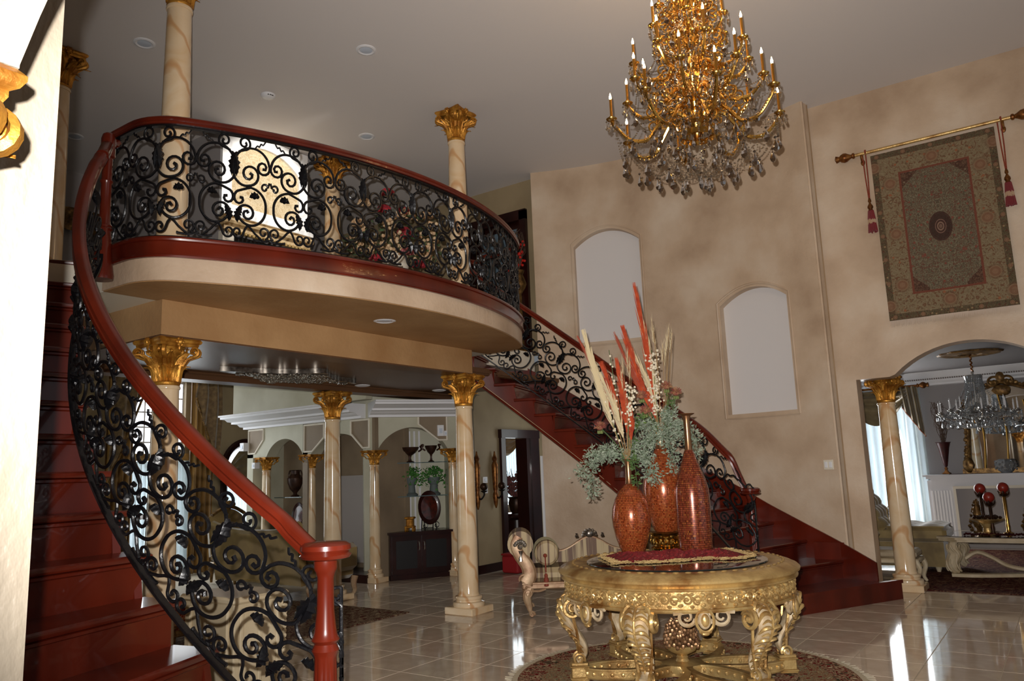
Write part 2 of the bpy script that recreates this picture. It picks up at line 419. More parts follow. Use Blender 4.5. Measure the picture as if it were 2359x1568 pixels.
# beams between the four columns, with the lacquered loggia ceiling
bm = MB(); bm.lbox((-1.93,-.07,2.70),(1.96,.20,BZ0+.01)); bm.lbox((-1.93,.2,2.70),(-1.66,2.42,BZ0+.01)); bm.lbox((1.70,.2,2.84),(1.96,.3,BZ0+.01))
struct(bm.build('trim_loggia_beams','plaster_tan', org=(0,0,0)))
struct(MB().lbox((-1.66,2.2,2.70),(4.3,2.46,BZ0+.01)).build('trim_loggia_back_beam','lacquer', org=(0,0,0)))
lc = MB(); lc.lbox((-1.67,.19,2.78),(4.3,2.21,2.84)).build('ceiling_loggia','lacquer', org=(0,0,0)); 
struct(bpy.data.objects['ceiling_loggia'])
mo = MB()
for a,b in (((-1.66,.23),(4.3,.23)),((-1.66,2.17),(4.3,2.17)),((-1.63,.2),(-1.63,2.2))):
    mo.tube([(a[0],a[1],2.775),(b[0],b[1],2.775)],.025,6)
mo.build('lacquered_moulding','lacquer',bpy.data.objects['ceiling_loggia'])
# thin lacquer facing under the beams
uf = MB(); uf.lbox((-1.93,-.07,2.69),(1.96,.20,2.702)); uf.lbox((-1.93,.2,2.69),(-1.66,2.42,2.702)); uf.lbox((1.70,.19,2.69),(1.96,.21,2.702))
struct(uf.build('trim_beam_soffit','lacquer', org=(0,0,0)))

# ------------------------------------------------------------------ corinthian columns
def leaf_slab(mb, M, h, w, curl, th=.006, nu=8, nv=6, lobes=3):
    """acanthus leaf: rises along z, curls outward (+x) at the tip"""
    def f(u, v):
        s = (v-.5)*2; env = (math.sin(PI*min(1,u*.92+.12))**.6)*(1+.22*math.sin(lobes*2*PI*u+.6))
        a = u**3*curl; z = h*(u if u < .75 else .75+.25*math.sin((u-.75)/.25*PI/2)*.8-(max(0,u-.85)/.15)*.10)
        x = h*.10*u+(u**4)*h*.42*curl+.018*h*math.cos(s*PI)*(1)+ .03*h*math.cos(s*3*PI)
        return M @ Vector((x - abs(s)**2*.12*w, s*w*.5*env, z))
    return mb.slab(f, nu, nv, th)
def volute(mb, M, r, tw=.016, turns=1.6, stem=.12):
    P = []
    for k in range(26):
        t = k/25; a = -PI/2+turns*2*PI*t; q = r*(1-.85*t); P.append(M @ Vector((r*.2+q*math.cos(a), 0, q*math.sin(a))))
    P = [M @ Vector((-stem,0,-r-stem*.9)), M @ Vector((-stem*.55,0,-r-stem*.25))]+P
    return mb.tube(P, lambda t: tw*(1-.5*t), 5, flat=1.6)
CAPN = {}
def capital(par, R=.10, H=.37, W=.19, hi=True, m='gold_leaf'):
    """capital with its foot at z=0 of the parent"""
    bell = MB(); bell.lathe([(R*1.0,0),(R*1.08,.01),(R*1.08,.025),(R*.95,.04),(R*.98,H*.5),(R*1.12,H*.72),(R*1.45,H*.84)],n=20)
    c = bell.build('capital',m,par,local=True)
    ab = MB()
    def ring(w, z):
        P = []
        for q in range(4):
            a = q*PI/2; 
            for k in range(8):
                s = k/8*2-1; d = w*(1-.16*(1-s*s)); x, y = d, s*w
                if abs(s) == 1: x, y = w*.98, s*w*.92
                P.append((x*math.cos(a)-y*math.sin(a), x*math.sin(a)+y*math.cos(a), z))
        return P
    ab.loft([ring(W*.90,H*.83),ring(W*.93,H*.86),ring(W*.93,H*.89),ring(W*.99,H*.905),ring(W*1.03,H*.94),ring(W*1.03,H*.965),ring(W*.97,H)])
    ab.build('abacus',m,c,local=True)
    if hi:
        lo = up = vo = fl = None
        for k in range(8):
            if lo is None:
                b = MB(); leaf_slab(b, tr(R*.95,0,.02), H*.42, R*.82, 1.0); lo = b.build('acanthus_leaf',m,c,local=True); o = lo
            else: o = bpy.data.objects.new('acanthus_leaf',lo.data); C.objects.link(o); setpar(o,c)
            o.rotation_euler = (0,0,k*PI/4)
        for k in range(8):
            if up is None:
                b = MB(); leaf_slab(b, tr(R*.98,0,.03), H*.68, R*.86, 1.25); up = b.build('acanthus_leaf',m,c,local=True); o = up
            else: o = bpy.data.objects.new('acanthus_leaf',up.data); C.objects.link(o); setpar(o,c)
            o.rotation_euler = (0,0,k*PI/4+PI/8)
        for k in range(8):
            if vo is None:
                b = MB(); volute(b, tr(W*1.08,0,H*.73) , H*.105, H*.036, 1.7, H*.22); vo = b.build('volute',m,c,local=True); o = vo
            else: o = bpy.data.objects.new('volute',vo.data); C.objects.link(o); setpar(o,c)
            q = k//2; o.rotation_euler = (0,0,PI/4+q*PI/2+(.13 if k%2 else -.13))
        for k in range(8):
            if k == 0:
                b = MB(); volute(b, tr(R*1.32,0,H*.72), H*.062, H*.024, 1.6, H*.12); v2 = b.build('volute',m,c,local=True); o = v2
            else: o = bpy.data.objects.new('volute',v2.data); C.objects.link(o); setpar(o,c)
            o.rotation_euler = (0,0,(k//2)*PI/2+(.34 if k%2 else -.34))
        for k in range(4):
            if fl is None:
                b = MB(); b.ball((W*.90,0,H*.92),H*.075,8,6,(1,1,1.1))
                for j in range(6):
                    a = j*PI/3; b.ball((W*.92,H*.07*math.cos(a),H*.92+H*.07*math.sin(a)),H*.036,6,4)
                b.ball((W*.88,0,H*.80),H*.03,6,4,(1,1,2.4)); fl = b.build('fleuron',m,c,local=True); o = fl
            else: o = bpy.data.objects.new('fleuron',fl.data); C.objects.link(o); setpar(o,c)
            o.rotation_euler = (0,0,k*PI/2)
    return c
COLP = {}
def column(label, x, y, z0, H, R=.115, caph=.37, W=.19, m='marble', group=None, plinth=True, hi=True, rz=0):
    key = (H,R,caph,W,m,hi)
    if key in COLP:
        c = copy_tree(COLP[key]); c.location = (x,y,z0); c['label'] = label; 
        if group: c['group'] = group
        return c
    c = thing('column', label, 'column', (0,0,0), group); c['kind'] = 'thing'
    pl = R*1.72
    MB().rbox((0,0,.04),(pl*2,pl*2,.08),.008).build('plinth',m,c,local=True)
    MB().lathe([(R*1.55,.08),(R*1.6,.10),(R*1.55,.125),(R*1.28,.135),(R*1.25,.15),(R*1.34,.16),(R*1.36,.175),(R*1.3,.188),(R*1.08,.195),(R*1.03,.22)],n=32).build('base',m,c,local=True)
    top = H-caph
    P = [(R*1.03,.21)]+[(R*(1-.16*max(0,(t-.2)/.8)**1.4), lerp(.22,top-.03,t)) for t in [k/10 for k in range(11)]]+[(R*.90,top-.028),(R*.93,top-.015),(R*.90,top)]
    MB().lathe(P,n=36).build('shaft',m,c,local=True)
    q = bpy.data.objects.new('capital_origin',None)
    cp = capital(c, R*.84, caph, W, hi); cp.location = (0,0,top)
    c.location = (x,y,z0); COLP[key] = c
    return c
column('tall marble column with gilt capital behind the left handrail', -1.77,.10,0,2.69)
column('marble column with gilt capital under the right end of the balcony', 1.925,.05,0,2.69)
column('marble column with gilt capital farther back under the middle of the beam', 1.92,2.30,0,2.69)
column('lower column standing behind the left staircase at the back of the loggia', -1.75,2.30,0,2.69)
column('upstairs marble column rising to the ceiling behind the left balcony railing', -1.77,.10,3.264,2.736,R=.118,caph=.40)
column('upstairs marble column at the right end of the balcony railing', 1.925,.05,3.264,2.736,R=.118,caph=.40)
column('upstairs column seen through the middle of the balcony ironwork', 1.92,2.30,3.264,2.736,R=.118,caph=.40)
column('shaded upstairs column at the top of the left staircase', -1.75,2.30,3.264,2.736,R=.118,caph=.40)
# ------------------------------------------------------------------ the two curved staircases
RS = .204
LI = {0:(-2.577,-3.336),1:(-2.732,-3.128),2:(-2.86,-2.908),3:(-2.96,-2.68),4:(-3.033,-2.448),5:(-3.08,-2.215),6:(-3.101,-1.984),7:(-3.099,-1.76),8:(-3.075,-1.544),9:(-3.031,-1.338),10:(-2.97,-1.145),11:(-2.893,-.965),12:(-2.803,-.801),13:(-2.703,-.652),14:(-2.594,-.52),15:(-2.479,-.404),16:(-2.40,-.20)}
LIR = dict(LI)
LI.update({10:(-2.98,-1.07),11:(-2.87,-.78),12:(-2.75,-.50),13:(-2.63,-.24),14:(-2.5,0.0),15:(-2.40,.20),16:(-2.34,.32)})
RI = {0:(3.02,-3.22),1:(2.96,-3.0),2:(2.94,-2.78),3:(2.95,-2.60),4:(2.97,-2.40),5:(3.02,-2.13),6:(3.066,-1.83),7:(3.094,-1.54),8:(3.104,-1.266),9:(3.091,-1.016),10:(3.056,-.768),11:(2.998,-.525),12:(2.919,-.287),13:(2.818,-.058),14:(2.698,.161),15:(2.558,.369),16:(2.42,.563)}
def nose_ang(n, side):
    if side < 0: return rad(-21.6+(n-4)*3.95) if n >= 4 else rad(-21.6-(4-n)*5.5)
    return rad({1:-30,2:-22,3:-13,4:-6}.get(n, -6+(n-4)*2.55))
def to_wall(p, a, side):
    """from an inner point outward along the nosing to the bowed wall"""
    d = Vector((math.cos(a)*side, math.sin(a))); c = Vector((RC[0]*side, RC[1])); o = Vector(p[:2])-c
    b = o.dot(d); k = o.dot(o)-(RR-.004)**2; t = -b+math.sqrt(max(b*b-k,0)); q = Vector(p[:2])+d*t
    if q.y < -3.47:  # past the corner: stop at the straight wall
        t = min(t, (4.738-abs(p[0]))/max(abs(d.x),.01)); q = Vector(p[:2])+d*t
    return q
def curve_at(I, n):
    ks = sorted(I); P = [Vector((*I[k],0)) for k in ks]; i = min(max(int(math.floor(n)),0),len(ks)-2); t = n-i
    a,b,c,d = P[max(i-1,0)],P[i],P[i+1],P[min(i+2,len(P)-1)]
    q = 0.5*((2*b)+(c-a)*t+(2*a-5*b+4*c-d)*t*t+(3*b-a-3*c+d)*t**3)
    g = (0.5*((c-a)+(2*a-5*b+4*c-d)*2*t+(3*b-a-3*c+d)*3*t*t)).normalized()
    return q, g
def staircase(side, I, label):
    st = thing('staircase', label, 'stairs', (side*3.3,-2.9,0)); st['kind'] = 'thing'
    nz = {n: (Vector(I[n]), to_wall(I[n], nose_ang(n,side), side)) for n in range(1,17)}
    for n in range(1,17):
        z = n*RS; p, q = nz[n]; dv = (q-p).normalized(); nf = Vector((dv.y,-dv.x)); 
        if nf.y > 0: nf = -nf      # towards the foot of the stair
        if n < 16: p2, q2 = nz[n+1]
        else: p2, q2 = p-nf*.28, q-nf*.28
        ov = .035 # tread sails past the stringer on the open side
        if n == 1:
            # starting step with a rounded end, swinging out along the wall
            r = .20; e = Vector(I[1])+Vector((side*.12,-.05)); 
            front = q+Vector((side*.24,-.20)) if side > 0 else q
            P = [e+Vector((-side*r*math.sin(t), r*math.cos(t))) for t in [lerp(0, PI*1.02, k/10) for k in range(11)]]
            P = [(v.x,v.y) for v in P]+[(front.x-(0 if side<0 else .006),front.y),(q.x,q.y)]+[(q2.x,q2.y),(p2.x,p2.y)]
            if side > 0: P = P[::-1] if False else P
            t = MB(); t.prism(P, z-.035, z); t.build('tread','mahogany',st)
            b = MB(); Q = []
            cx = sum(a for a,_ in P)/len(P); cy = sum(c for _,c in P)/len(P)
            for a, c in P: 
                d = Vector((cx-a,cy-c)); d.normalize(); Q.append((a+d.x*.025,c+d.y*.025))
            b.prism(Q, 0, z-.035); b.build('riser','mahogany',st); continue
        a = p+nf*.03-dv*ov; b_ = q+nf*.03; c = q2-nf*.02 if n < 16 else q2; d = p2-dv*ov-nf*.0
        t = MB(); rings = []
        for (zz, e) in ((z-.036,.018),(z-.030,.006),(z-.02,.002),(z-.008,0),(z,.010)):
            a2 = a-nf*e+dv*e; b2 = b_-nf*e; d2 = d+dv*e
            rings.append([(a2.x,a2.y,zz),(b2.x,b2.y,zz),(c.x,c.y,zz),(d2.x,d2.y,zz)])
        t.loft(rings)
        # small scotia under the nosing
        t.tube([(p.x+nf.x*.008,p.y+nf.y*.008,z-.045),(q.x+nf.x*.008,q.y+nf.y*.008,z-.045)],.012,6)
        t.build('tread','mahogany',st)
        r = MB(); w = .02
        r.extr([(p.x,p.y,z-RS),(q.x,q.y,z-RS),(q.x,q.y,z-.034),(p.x,p.y,z-.034)],(-nf.x*w,-nf.y*w,0)); r.build('riser','mahogany',st)
    # open stringer, sawtooth on top, curved below
    N = 96; V = []; F = []
    for k in range(N+1):
        n = 1+15.2*k/N; n = min(n,15.999); q, g = curve_at(I, n); sd = Vector((g.y,-g.x,0)) ; 
        if sd.x*side < 0: sd = -sd
        top = (math.floor(n+1e-6))*RS-.035; bot = max(n*RS-.36, 0.0)
        for off in (.0,.04): V += [tuple(q+sd*off+Vector((0,0,bot))), tuple(q+sd*off+Vector((0,0,top)))]
    for k in range(N):
        a = 4*k; b = a+4
        F += [(a,b,b+1,a+1),(a+2,a+3,b+3,b+2),(a,a+2,b+2,b),(a+1,b+1,b+3,a+3)]
    s = MB().add(V,F); s.build('stringer','mahogany',st)
    # moulded lower edge
    MB().tube([tuple(curve_at(I,n)[0]+Vector((0,0,max(n*RS-.36,.02)))) for n in [1.6+14.3*k/40 for k in range(41)]],.016,6).build('stringer_bead','mahogany',st)
    # sloping soffit below the steps
    def sof(u, v):
        n = 1.8+14.2*u; p, _ = curve_at(I,min(n,15.999)); i = int(min(n,15.99)); f = n-i; j = min(i+1,16)
        q = nz[max(i,1)][1].lerp(nz[j][1], f); r = Vector((p.x,p.y)).lerp(q, v); return (r.x, r.y, max(n*RS-.345,.003))
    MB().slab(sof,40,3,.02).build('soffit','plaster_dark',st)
    # skirting along the wall
    def sk(u, v):
        n = 1.0+15*u; i = int(min(n,15.99)); f = n-i; q = nz[max(i,1)][1].lerp(nz[min(i+1,16)][1], f)
        c = Vector((RC[0]*side,RC[1])); d = (q-c).normalized(); q = c+d*(RR-.012); base = n*RS
        top = base+.20; 
        return (q.x,q.y,lerp(max(base-.25,0),top,v))
    MB().slab(sk,48,1,.02).build('skirting','mahogany',st)
    return st, nz
stL, nzL = staircase(-1, LI, 'near curved mahogany staircase rising along the left edge of the hall')
stR, nzR = staircase(1, RI, 'far curved mahogany staircase rising in front of the wall with two niches')
# square end of the skirting at the foot of the right stair
MB().lbox((4.46,-3.44,.2),(4.50,-3.10,.60)).build('skirting','mahogany',stR)

# ------------------------------------------------------------------ wrought iron
def sp(c, L, k=12):
    """spiral arcs in the drawing plane: L lists (angle, radius); y points down"""
    out = []
    for (a0,r0),(a1,r1) in zip(L, L[1:]):
        for i in range(k):
            t = i/k; a = rad(lerp(a0,a1,t)); r = lerp(r0,r1,t); out.append((c[0]+r*math.cos(a), c[1]+r*math.sin(a)))
    a, r = L[-1]; out.append((c[0]+r*math.cos(rad(a)), c[1]+r*math.sin(rad(a)))); return out
_X0, _Y0, _SC = 835, 1240, 1/820
def _cv(P): return [((x-_X0)*_SC, (_Y0-y)*_SC*1.11) for x,y in P]
SCR = [
 _cv(sp((880,808),[(-300,9),(-120,24),(60,40),(180,43)])+sp((957,815),[(205,118),(270,110),(350,113)])+sp((970,858),[(12,98),(90,64),(180,58),(270,46),(360,38),(480,25),(620,9)])),
 _cv(sp((1025,1003),[(650,8),(480,22),(360,38),(292,46)])+sp((957,1045),[(275,112),(180,96),(90,104),(40,98)])+sp((980,1082),[(0,64),(-90,44),(-180,38),(-270,31),(-400,19),(-520,8)])),
 _cv([(838,893),(846,912)]+sp((868,925),[(-170,22),(-60,22),(60,16),(200,6)])[::1]),
 _cv(sp((872,1183),[(560,8),(380,20),(200,32),(110,36)])+[(836,1222),(880,1232),(940,1226)]),
 _cv(sp((1038,1192),[(-250,8),(-60,22),(100,32),(170,36)])+[(975,1150),(930,1190),(880,1226)]),
 _cv(sp((1004,684),[(600,8),(420,20),(270,34),(180,36),(95,38)])+[(1040,735)]),
]
SQG = _cv([(868,655),(884,676),(896,670),(908,690),(920,684),(936,704)])
LEAF = [_cv([(1052,740),(1078,800),(1082,880)]), _cv([(905,985),(935,975),(968,990)]), _cv([(1018,1050),(1042,1095),(1040,1140)])]
SCRp = [resamp(cat([(x,y,0) for x,y in P],2), 60) for P in SCR]
def iron_leaf(mb, P, F):
    """a folded leaf lying along a scroll: ribbed, serrated, with thickness"""
    P = resamp(cat([(x,y,0) for x,y in P],4), 12); rings = []
    for i, p in enumerate(P):
        t = i/11; w = .027*math.sin(PI*min(1,t*.9+.1))*(1+.28*math.sin(t*5*2*PI)); h = .018*math.sin(PI*min(1,t*.85+.12))+.002
        d = (P[min(i+1,11)]-P[max(i-1,0)]).normalized(); n = Vector((-d.y,d.x,0)); ring = []
        for k in range(8):
            a = 2*PI*k/8; ring.append(F(p.x+n.x*w*math.cos(a), p.y+n.y*w*math.cos(a), h*math.sin(a)*(1.5 if k in (2,6) else 1)))
        rings.append(ring)
    return mb.loft(rings)
def panel(par, F, scale=1.0, rt=.0085, lo=True):
    """one mirrored scroll panel; F(x, y, depth) maps the drawing to space"""
    for sx in (-1,1):
        for i, P in enumerate(SCRp):
            q = [F(sx*p.x*scale, p.y*scale, 0) for p in P]
            m = MB(); ends = (i in (0,1)); m.tube(q, lambda t: rt*(1 if i < 2 else .85)*(1.25 if (t < .03 or t > .97) else 1), 6); m.build('scroll','iron',par)
        m = MB(); m.tube([F(sx*p.x*scale, p.y*scale, 0) for p in cat([(x,y,0) for x,y in SQG],4)], .0065, 5); m.build('twisted_tip','iron',par)
        for P in LEAF:
            m = MB(); iron_leaf(m, [(sx*x*scale,y*scale) for x,y in P], F); m.build('iron_leaf','iron',par)

RAILP = [(-.036,.0),(-.036,.018),(-.030,.024),(-.038,.034),(-.036,.052),(-.02,.064),(0,.067),(.02,.064),(.036,.052),(.038,.034),(.030,.024),(.036,.018),(.036,0)]
# balcony railing
brail = thing('balcony_railing','curved balcony railing of black wrought iron scrolls under a mahogany handrail','railing',(0,-1.2,BZ2))
pth = [Vector((x,y,0)) for x,y in bal_path(-.025,48)]
RT = 4.235
MB().sweep([p+Vector((0,0,RT-.067)) for p in pth], RAILP).build('handrail','mahogany',brail)
MB().sweep([p+Vector((0,0,RT-.075)) for p in pth], [(-.02,-.006),(.02,-.006),(.02,.008),(-.02,.008)]).build('top_bar','iron',brail)
MB().sweep([p+Vector((0,0,BZ2+.012)) for p in pth], [(-.018,-.008),(.018,-.008),(.018,.006),(-.018,.006)]).build('bottom_bar','iron',brail)
L = sum((b-a).length for a,b in zip(pth,pth[1:])); NP = 11; wd = L/NP
for k in range(NP):
    def F(x, y, d, k=k):
        t = ((k+.5)*wd+x*wd/.565)/L; p, g = at(pth, min(max(t,0),1)); n = Vector((g.y,-g.x,0)); return p+n*d+Vector((0,0,BZ2+.03+y*1.03))
    panel(brail, F, 1.0, .0102)

# stair railings
def newel(par, x, y, z0, z1, volute_r=.10, m='mahogany'):
    """turned newel with a fluted lower shaft and a round cap"""
    H = z1-z0
    b = MB(); flute = lambda a, z: 1-.07*max(0,math.cos(10*a))**2 if .12*H < z < .62*H else 1
    P = [(.062,0),(.064,.03),(.056,.05),(.060,.10*H),(.060,.125*H)]+[(lerp(.060,.045,t),lerp(.13*H,.615*H,t)) for t in [k/8 for k in range(9)]]
    P += [(.049,.63*H),(.056,.645*H),(.049,.66*H),(.045,.67*H),(.058,.685*H),(.050,.70*H),(.046,.715*H),(.044,.73*H),(.036,.80*H),(.034,.93*H),(.040,.95*H),(.048,.965*H),(.048,H)]
    b.lathe(P, (x,y,z0), 40, flute); b.build('newel_post',m,par)
    c = MB(); c.lathe([(.07,0),(.10,.008),(.108,.02),(.096,.03),(.106,.042),(.104,.06),(.085,.072),(.03,.076)],(x,y,z1),28); c.build('newel_cap',m,par)
def stair_rail(side, I, label, newel_xy, cap_z, hr, n0, n1, off, post, top_z, npan, panel_n=(1.3,15.4)):
    r = thing('stair_railing', label, 'railing', (newel_xy[0],newel_xy[1],RS))
    def rp(n, h):
        q, g = curve_at(I, min(max(n,0),15.999)); sd = Vector((g.y,-g.x,0))
        if sd.x*side < 0: sd = -sd
        e = max(n-16,0); return q+sd*off+g*(e*.24)+Vector((0,0,n*RS+h))
    # handrail from the volute over the newel up to the gooseneck
    N = Vector((newel_xy[0],newel_xy[1],cap_z))
    P = [N+Vector((side*-.0,0,.0))]
    up = [rp(n0+(n1-n0)*k/40, hr-.067) for k in range(41)]
    d = (up[0]-N); h1 = N+Vector((d.x*.36,d.y*.36,d.z*.10)); h2 = N+Vector((d.x*.70,d.y*.70,d.z*.55))
    P = [N, N.lerp(h1,.5), h1, h2]+up
    P = cat(P,3)
    tp = Vector((post[0],post[1],top_z))
    e = P[-1]; P2 = cat([P[-2], e, e.lerp(tp,.45)+Vector((0,0,.0)), e.lerp(tp,.8)+Vector((0,0,.0)), tp-Vector((0,0,.02))],4)[1:]
    MB().sweep(P+P2[1:], RAILP).build('handrail','mahogany',r)
    newel(r, newel_xy[0], newel_xy[1], RS, cap_z-.0)
    # iron stringer bar and panels
    MB().sweep([rp(.6+(15.2-.6)*k/60, .06) for k in range(61)], [(-.018,-.006),(.018,-.006),(.018,.008),(-.018,.008)]).build('bottom_bar','iron',r)
    line = [rp(panel_n[0]+(panel_n[1]-panel_n[0])*k/80, .085) for k in range(81)]
    Ls = sum((b-a).length for a,b in zip(line,line[1:])); w = Ls/npan; hh = hr-.067-.085-.03
    for k in range(npan):
        def F(x, y, d, k=k):
            s = w/.565; a = (k+.5)*w + x*s
            p, g = at(line, min(max(a/Ls,0),1)); h = Vector((g.x,g.y,0)).normalized(); n = Vector((h.y,-h.x,0))
            c = h.length; cphi = Vector((g.x,g.y,0)).length; b = y*(hh*cphi)/.81
            # perpendicular to the slope, in the vertical plane of the rail
            t2 = (a - b*g.z/cphi)/Ls; p2, g2 = at(line, min(max(t2,0),1)); 
            return Vector((p2.x,p2.y,p.z)) + Vector((0,0,0)) + n*d + Vector((0,0,b*cphi)) + (Vector((0,0,0)))
        panel(r, F, 1.0, .0092)
    return r, tp
def goose(r, x, y, z0, z1, ztop):
    b = MB(); b.lathe([(.075,0),(.078,.03),(.06,.16),(.052,.30),(.045,.36),(.055,.375),(.046,.39),(.052,.40),(.040,.42),(.036,.5),(.036,.72),(.045,.74),(.036,.76),(.034,z1-z0)],(x,y,z0),24); b.build('newel_post','mahogany',r)
    b = MB(); b.lathe([(.034,z1-z0-.01),(.05,z1-z0),(.05,ztop-z0-.05),(.04,ztop-z0-.015),(.02,ztop-z0)],(x,y,z0),20); b.build('newel_cap','mahogany',r)
rl, tpL = stair_rail(-1, LIR, 'near stair railing with mahogany volute newel and black scrolls on the left staircase', (-2.942,-3.112), 1.215, .935, 2.3, 14.6, .10, (-2.46,-.18), 4.02, 8)
goose(rl, -2.46,-.18, 3.02, 3.95, 4.14)
MB().tube([(-2.46,-.18,4.06),(-2.40,-.12,4.08),(-2.35,-.1,4.12)],.03,8).build('rail_link','mahogany',rl)
rr, tpR = stair_rail(1, RI, 'far stair railing with mahogany newel and black scrolls on the right staircase', (3.12,-2.86), 1.21, 1.12, 2.6, 15.6, .10, (2.52,.60), 4.30, 8)
goose(rr, 2.52,.60, 3.264, 4.2, 4.45)
MB().sweep([(2.50,.62,4.30),(2.9,.50,4.30)], RAILP).build('rail_link','mahogany',rr)
# ------------------------------------------------------------------ pattern materials
def nodes(name, rough=.8, **k):
    m = mat(name, (128,128,128), rough, **k); return m, m.node_tree.nodes, m.node_tree.links, m.node_tree.nodes['Principled BSDF']
def mathn(N, L, op, a, b=None):
    n = N.new('ShaderNodeMath'); n.operation = op
    for i, x in enumerate((a, b)):
        if x is None: continue
        if isinstance(x, (int, float)): n.inputs[i].default_value = x
        else: L.new(x, n.inputs[i])
    return n.outputs[0]
def ramp(N, L, fac, stops, const=False):
    r = N.new('ShaderNodeValToRGB'); e = r.color_ramp.elements
    if const: r.color_ramp.interpolation = 'CONSTANT'
    while len(e) < len(stops): e.new(.5)
    for k, (p, c) in enumerate(stops): e[k].position = p; e[k].color = lin(c)
    if fac is not None: L.new(fac, r.inputs[0])
    return r.outputs[0]
def mixc(N, L, f, a, b):
    m = N.new('ShaderNodeMixRGB')
    for i, x in enumerate((f, a, b)):
        if isinstance(x, (int,float)): m.inputs[i].default_value = x
        elif isinstance(x, tuple): m.inputs[i].default_value = lin(x)
        else: L.new(x, m.inputs[i])
    return m.outputs[0]
def floral(N, L, vec, scale, cols, seed=0):
    """woven floral field: voronoi blossoms over scrolling noise"""
    mp = N.new('ShaderNodeMapping'); L.new(vec, mp.inputs[0]); mp.inputs['Location'].default_value = (seed,seed*.7,0)
    vo = N.new('ShaderNodeTexVoronoi'); vo.inputs['Scale'].default_value = scale; L.new(mp.outputs[0], vo.inputs[0])
    no = N.new('ShaderNodeTexNoise'); no.inputs['Scale'].default_value = scale*1.3; no.inputs['Detail'].default_value = 3; no.inputs['Distortion'].default_value = 2.5; L.new(mp.outputs[0], no.inputs[0])
    f1 = ramp(N, L, no.outputs[0], [(0,cols[0]),(.42,cols[0]),(.47,cols[1]),(.55,cols[0]),(.62,cols[2]),(.7,cols[3])])
    fl = ramp(N, L, vo.outputs['Distance'], [(0,(255,255,255)),(.16,(255,255,255)),(.22,(0,0,0)),(1,(0,0,0))])
    return mixc(N, L, fl, f1, vo.outputs['Color'] if False else cols[4])
def mosaic(name, c1, c2, c3, su, sv):
    """small iridescent glass tiles set in rows round the vase"""
    m, N, L, b = nodes(name, .2, spec=.8, coat=.35)
    tc = N.new('ShaderNodeTexCoord'); sx = N.new('ShaderNodeSeparateXYZ'); L.new(tc.outputs['Object'], sx.inputs[0])
    an = mathn(N, L, 'ARCTAN2', sx.outputs[1], sx.outputs[0]); cb = N.new('ShaderNodeCombineXYZ'); L.new(mathn(N,L,'MULTIPLY',an,su), cb.inputs[0]); L.new(mathn(N,L,'MULTIPLY',sx.outputs[2],sv), cb.inputs[1])
    br = N.new('ShaderNodeTexBrick'); L.new(cb.outputs[0], br.inputs[0]); br.inputs['Scale'].default_value = 1; br.inputs['Brick Width'].default_value = 1; br.inputs['Row Height'].default_value = 1; br.inputs['Mortar Size'].default_value = .07; br.offset = .5
    br.inputs['Color1'].default_value = (0,0,0,1); br.inputs['Color2'].default_value = (1,1,1,1)
    wn = N.new('ShaderNodeTexWhiteNoise'); fl = N.new('ShaderNodeVectorMath'); fl.operation = 'FLOOR'; L.new(cb.outputs[0], fl.inputs[0]); L.new(fl.outputs[0], wn.inputs[0])
    col = ramp(N, L, wn.outputs['Value'], [(0,c1),(.5,c2),(.85,c3),(1,(200,120,60))])
    L.new(mixc(N, L, br.outputs['Fac'], col, (40,12,6)), b.inputs['Base Color'])
    b.inputs['Metallic'].default_value = .35
    bp = N.new('ShaderNodeBump'); bp.inputs['Strength'].default_value = .7; bp.inputs['Distance'].default_value = .004
    L.new(mathn(N,L,'SUBTRACT',mathn(N,L,'MULTIPLY',wn.outputs['Value'],.6),br.outputs['Fac']), bp.inputs['Height']); L.new(bp.outputs[0], b.inputs['Normal']); return m
mosaic('mosaic_red', (172,74,36), (204,108,58), (128,46,22), 16, 75)
mosaic('mosaic_brown', (138,58,36), (166,84,54), (96,38,26), 13, 62)
def round_rug(name, R):
    m, N, L, b = nodes(name, .95, spec=.1); tc = N.new('ShaderNodeTexCoord'); vec = tc.outputs['Object']
    ln = N.new('ShaderNodeVectorMath'); ln.operation = 'LENGTH'; L.new(vec, ln.inputs[0]); r = mathn(N,L,'DIVIDE',ln.outputs['Value'],R)
    fld = floral(N, L, vec, 9, ((112,18,20),(196,178,140),(84,92,66),(60,14,16),(206,186,150)))
    fld2 = floral(N, L, vec, 12, ((170,150,112),(120,24,22),(96,100,74),(200,184,150),(120,26,24)), 3)
    bands = ramp(N, L, r, [(0,(0,0,0)),(.62,(0,0,0)),(.63,(255,255,255)),(.80,(255,255,255)),(.81,(0,0,0)),(1,(0,0,0))], True)
    edge = ramp(N, L, r, [(0,(0,0,0)),(.945,(0,0,0)),(.95,(255,255,255)),(1,(255,255,255))], True)
    c = mixc(N, L, bands, fld, fld2); L.new(mixc(N, L, edge, c, (206,192,164)), b.inputs['Base Color']); return m
round_rug('rug_round', 1.29)

TX, TY, TZ = .44, -3.16, .845
# round rug
rug = thing('rug', 'round red and cream floral rug lying under the gilded table', 'rug', (TX,TY,0))
MB().lathe([(.02,0),(1.27,0),(1.275,.006),(1.27,.012),(.02,.013)],(TX,TY,.001),72).build('rug_body','rug_round',rug)
fr = MB()
for k in range(220):
    a = 2*PI*k/220; w = .012; l = random.uniform(.045,.075); q = a+random.uniform(-.01,.01); c, s_ = math.cos(q), math.sin(q); r0 = 1.268
    fr.extr([(TX+r0*c-w*s_,TY+r0*s_+w*c,.002),(TX+r0*c+w*s_,TY+r0*s_-w*c,.002),(TX+(r0+l)*c+.3*w*s_,TY+(r0+l)*s_-.3*w*c,.002)],(0,0,.005))
mat('fringe',(198,186,162),.95)
f = fr.build('fringe','fringe',rug,sharp=0); f['kind'] = 'stuff'

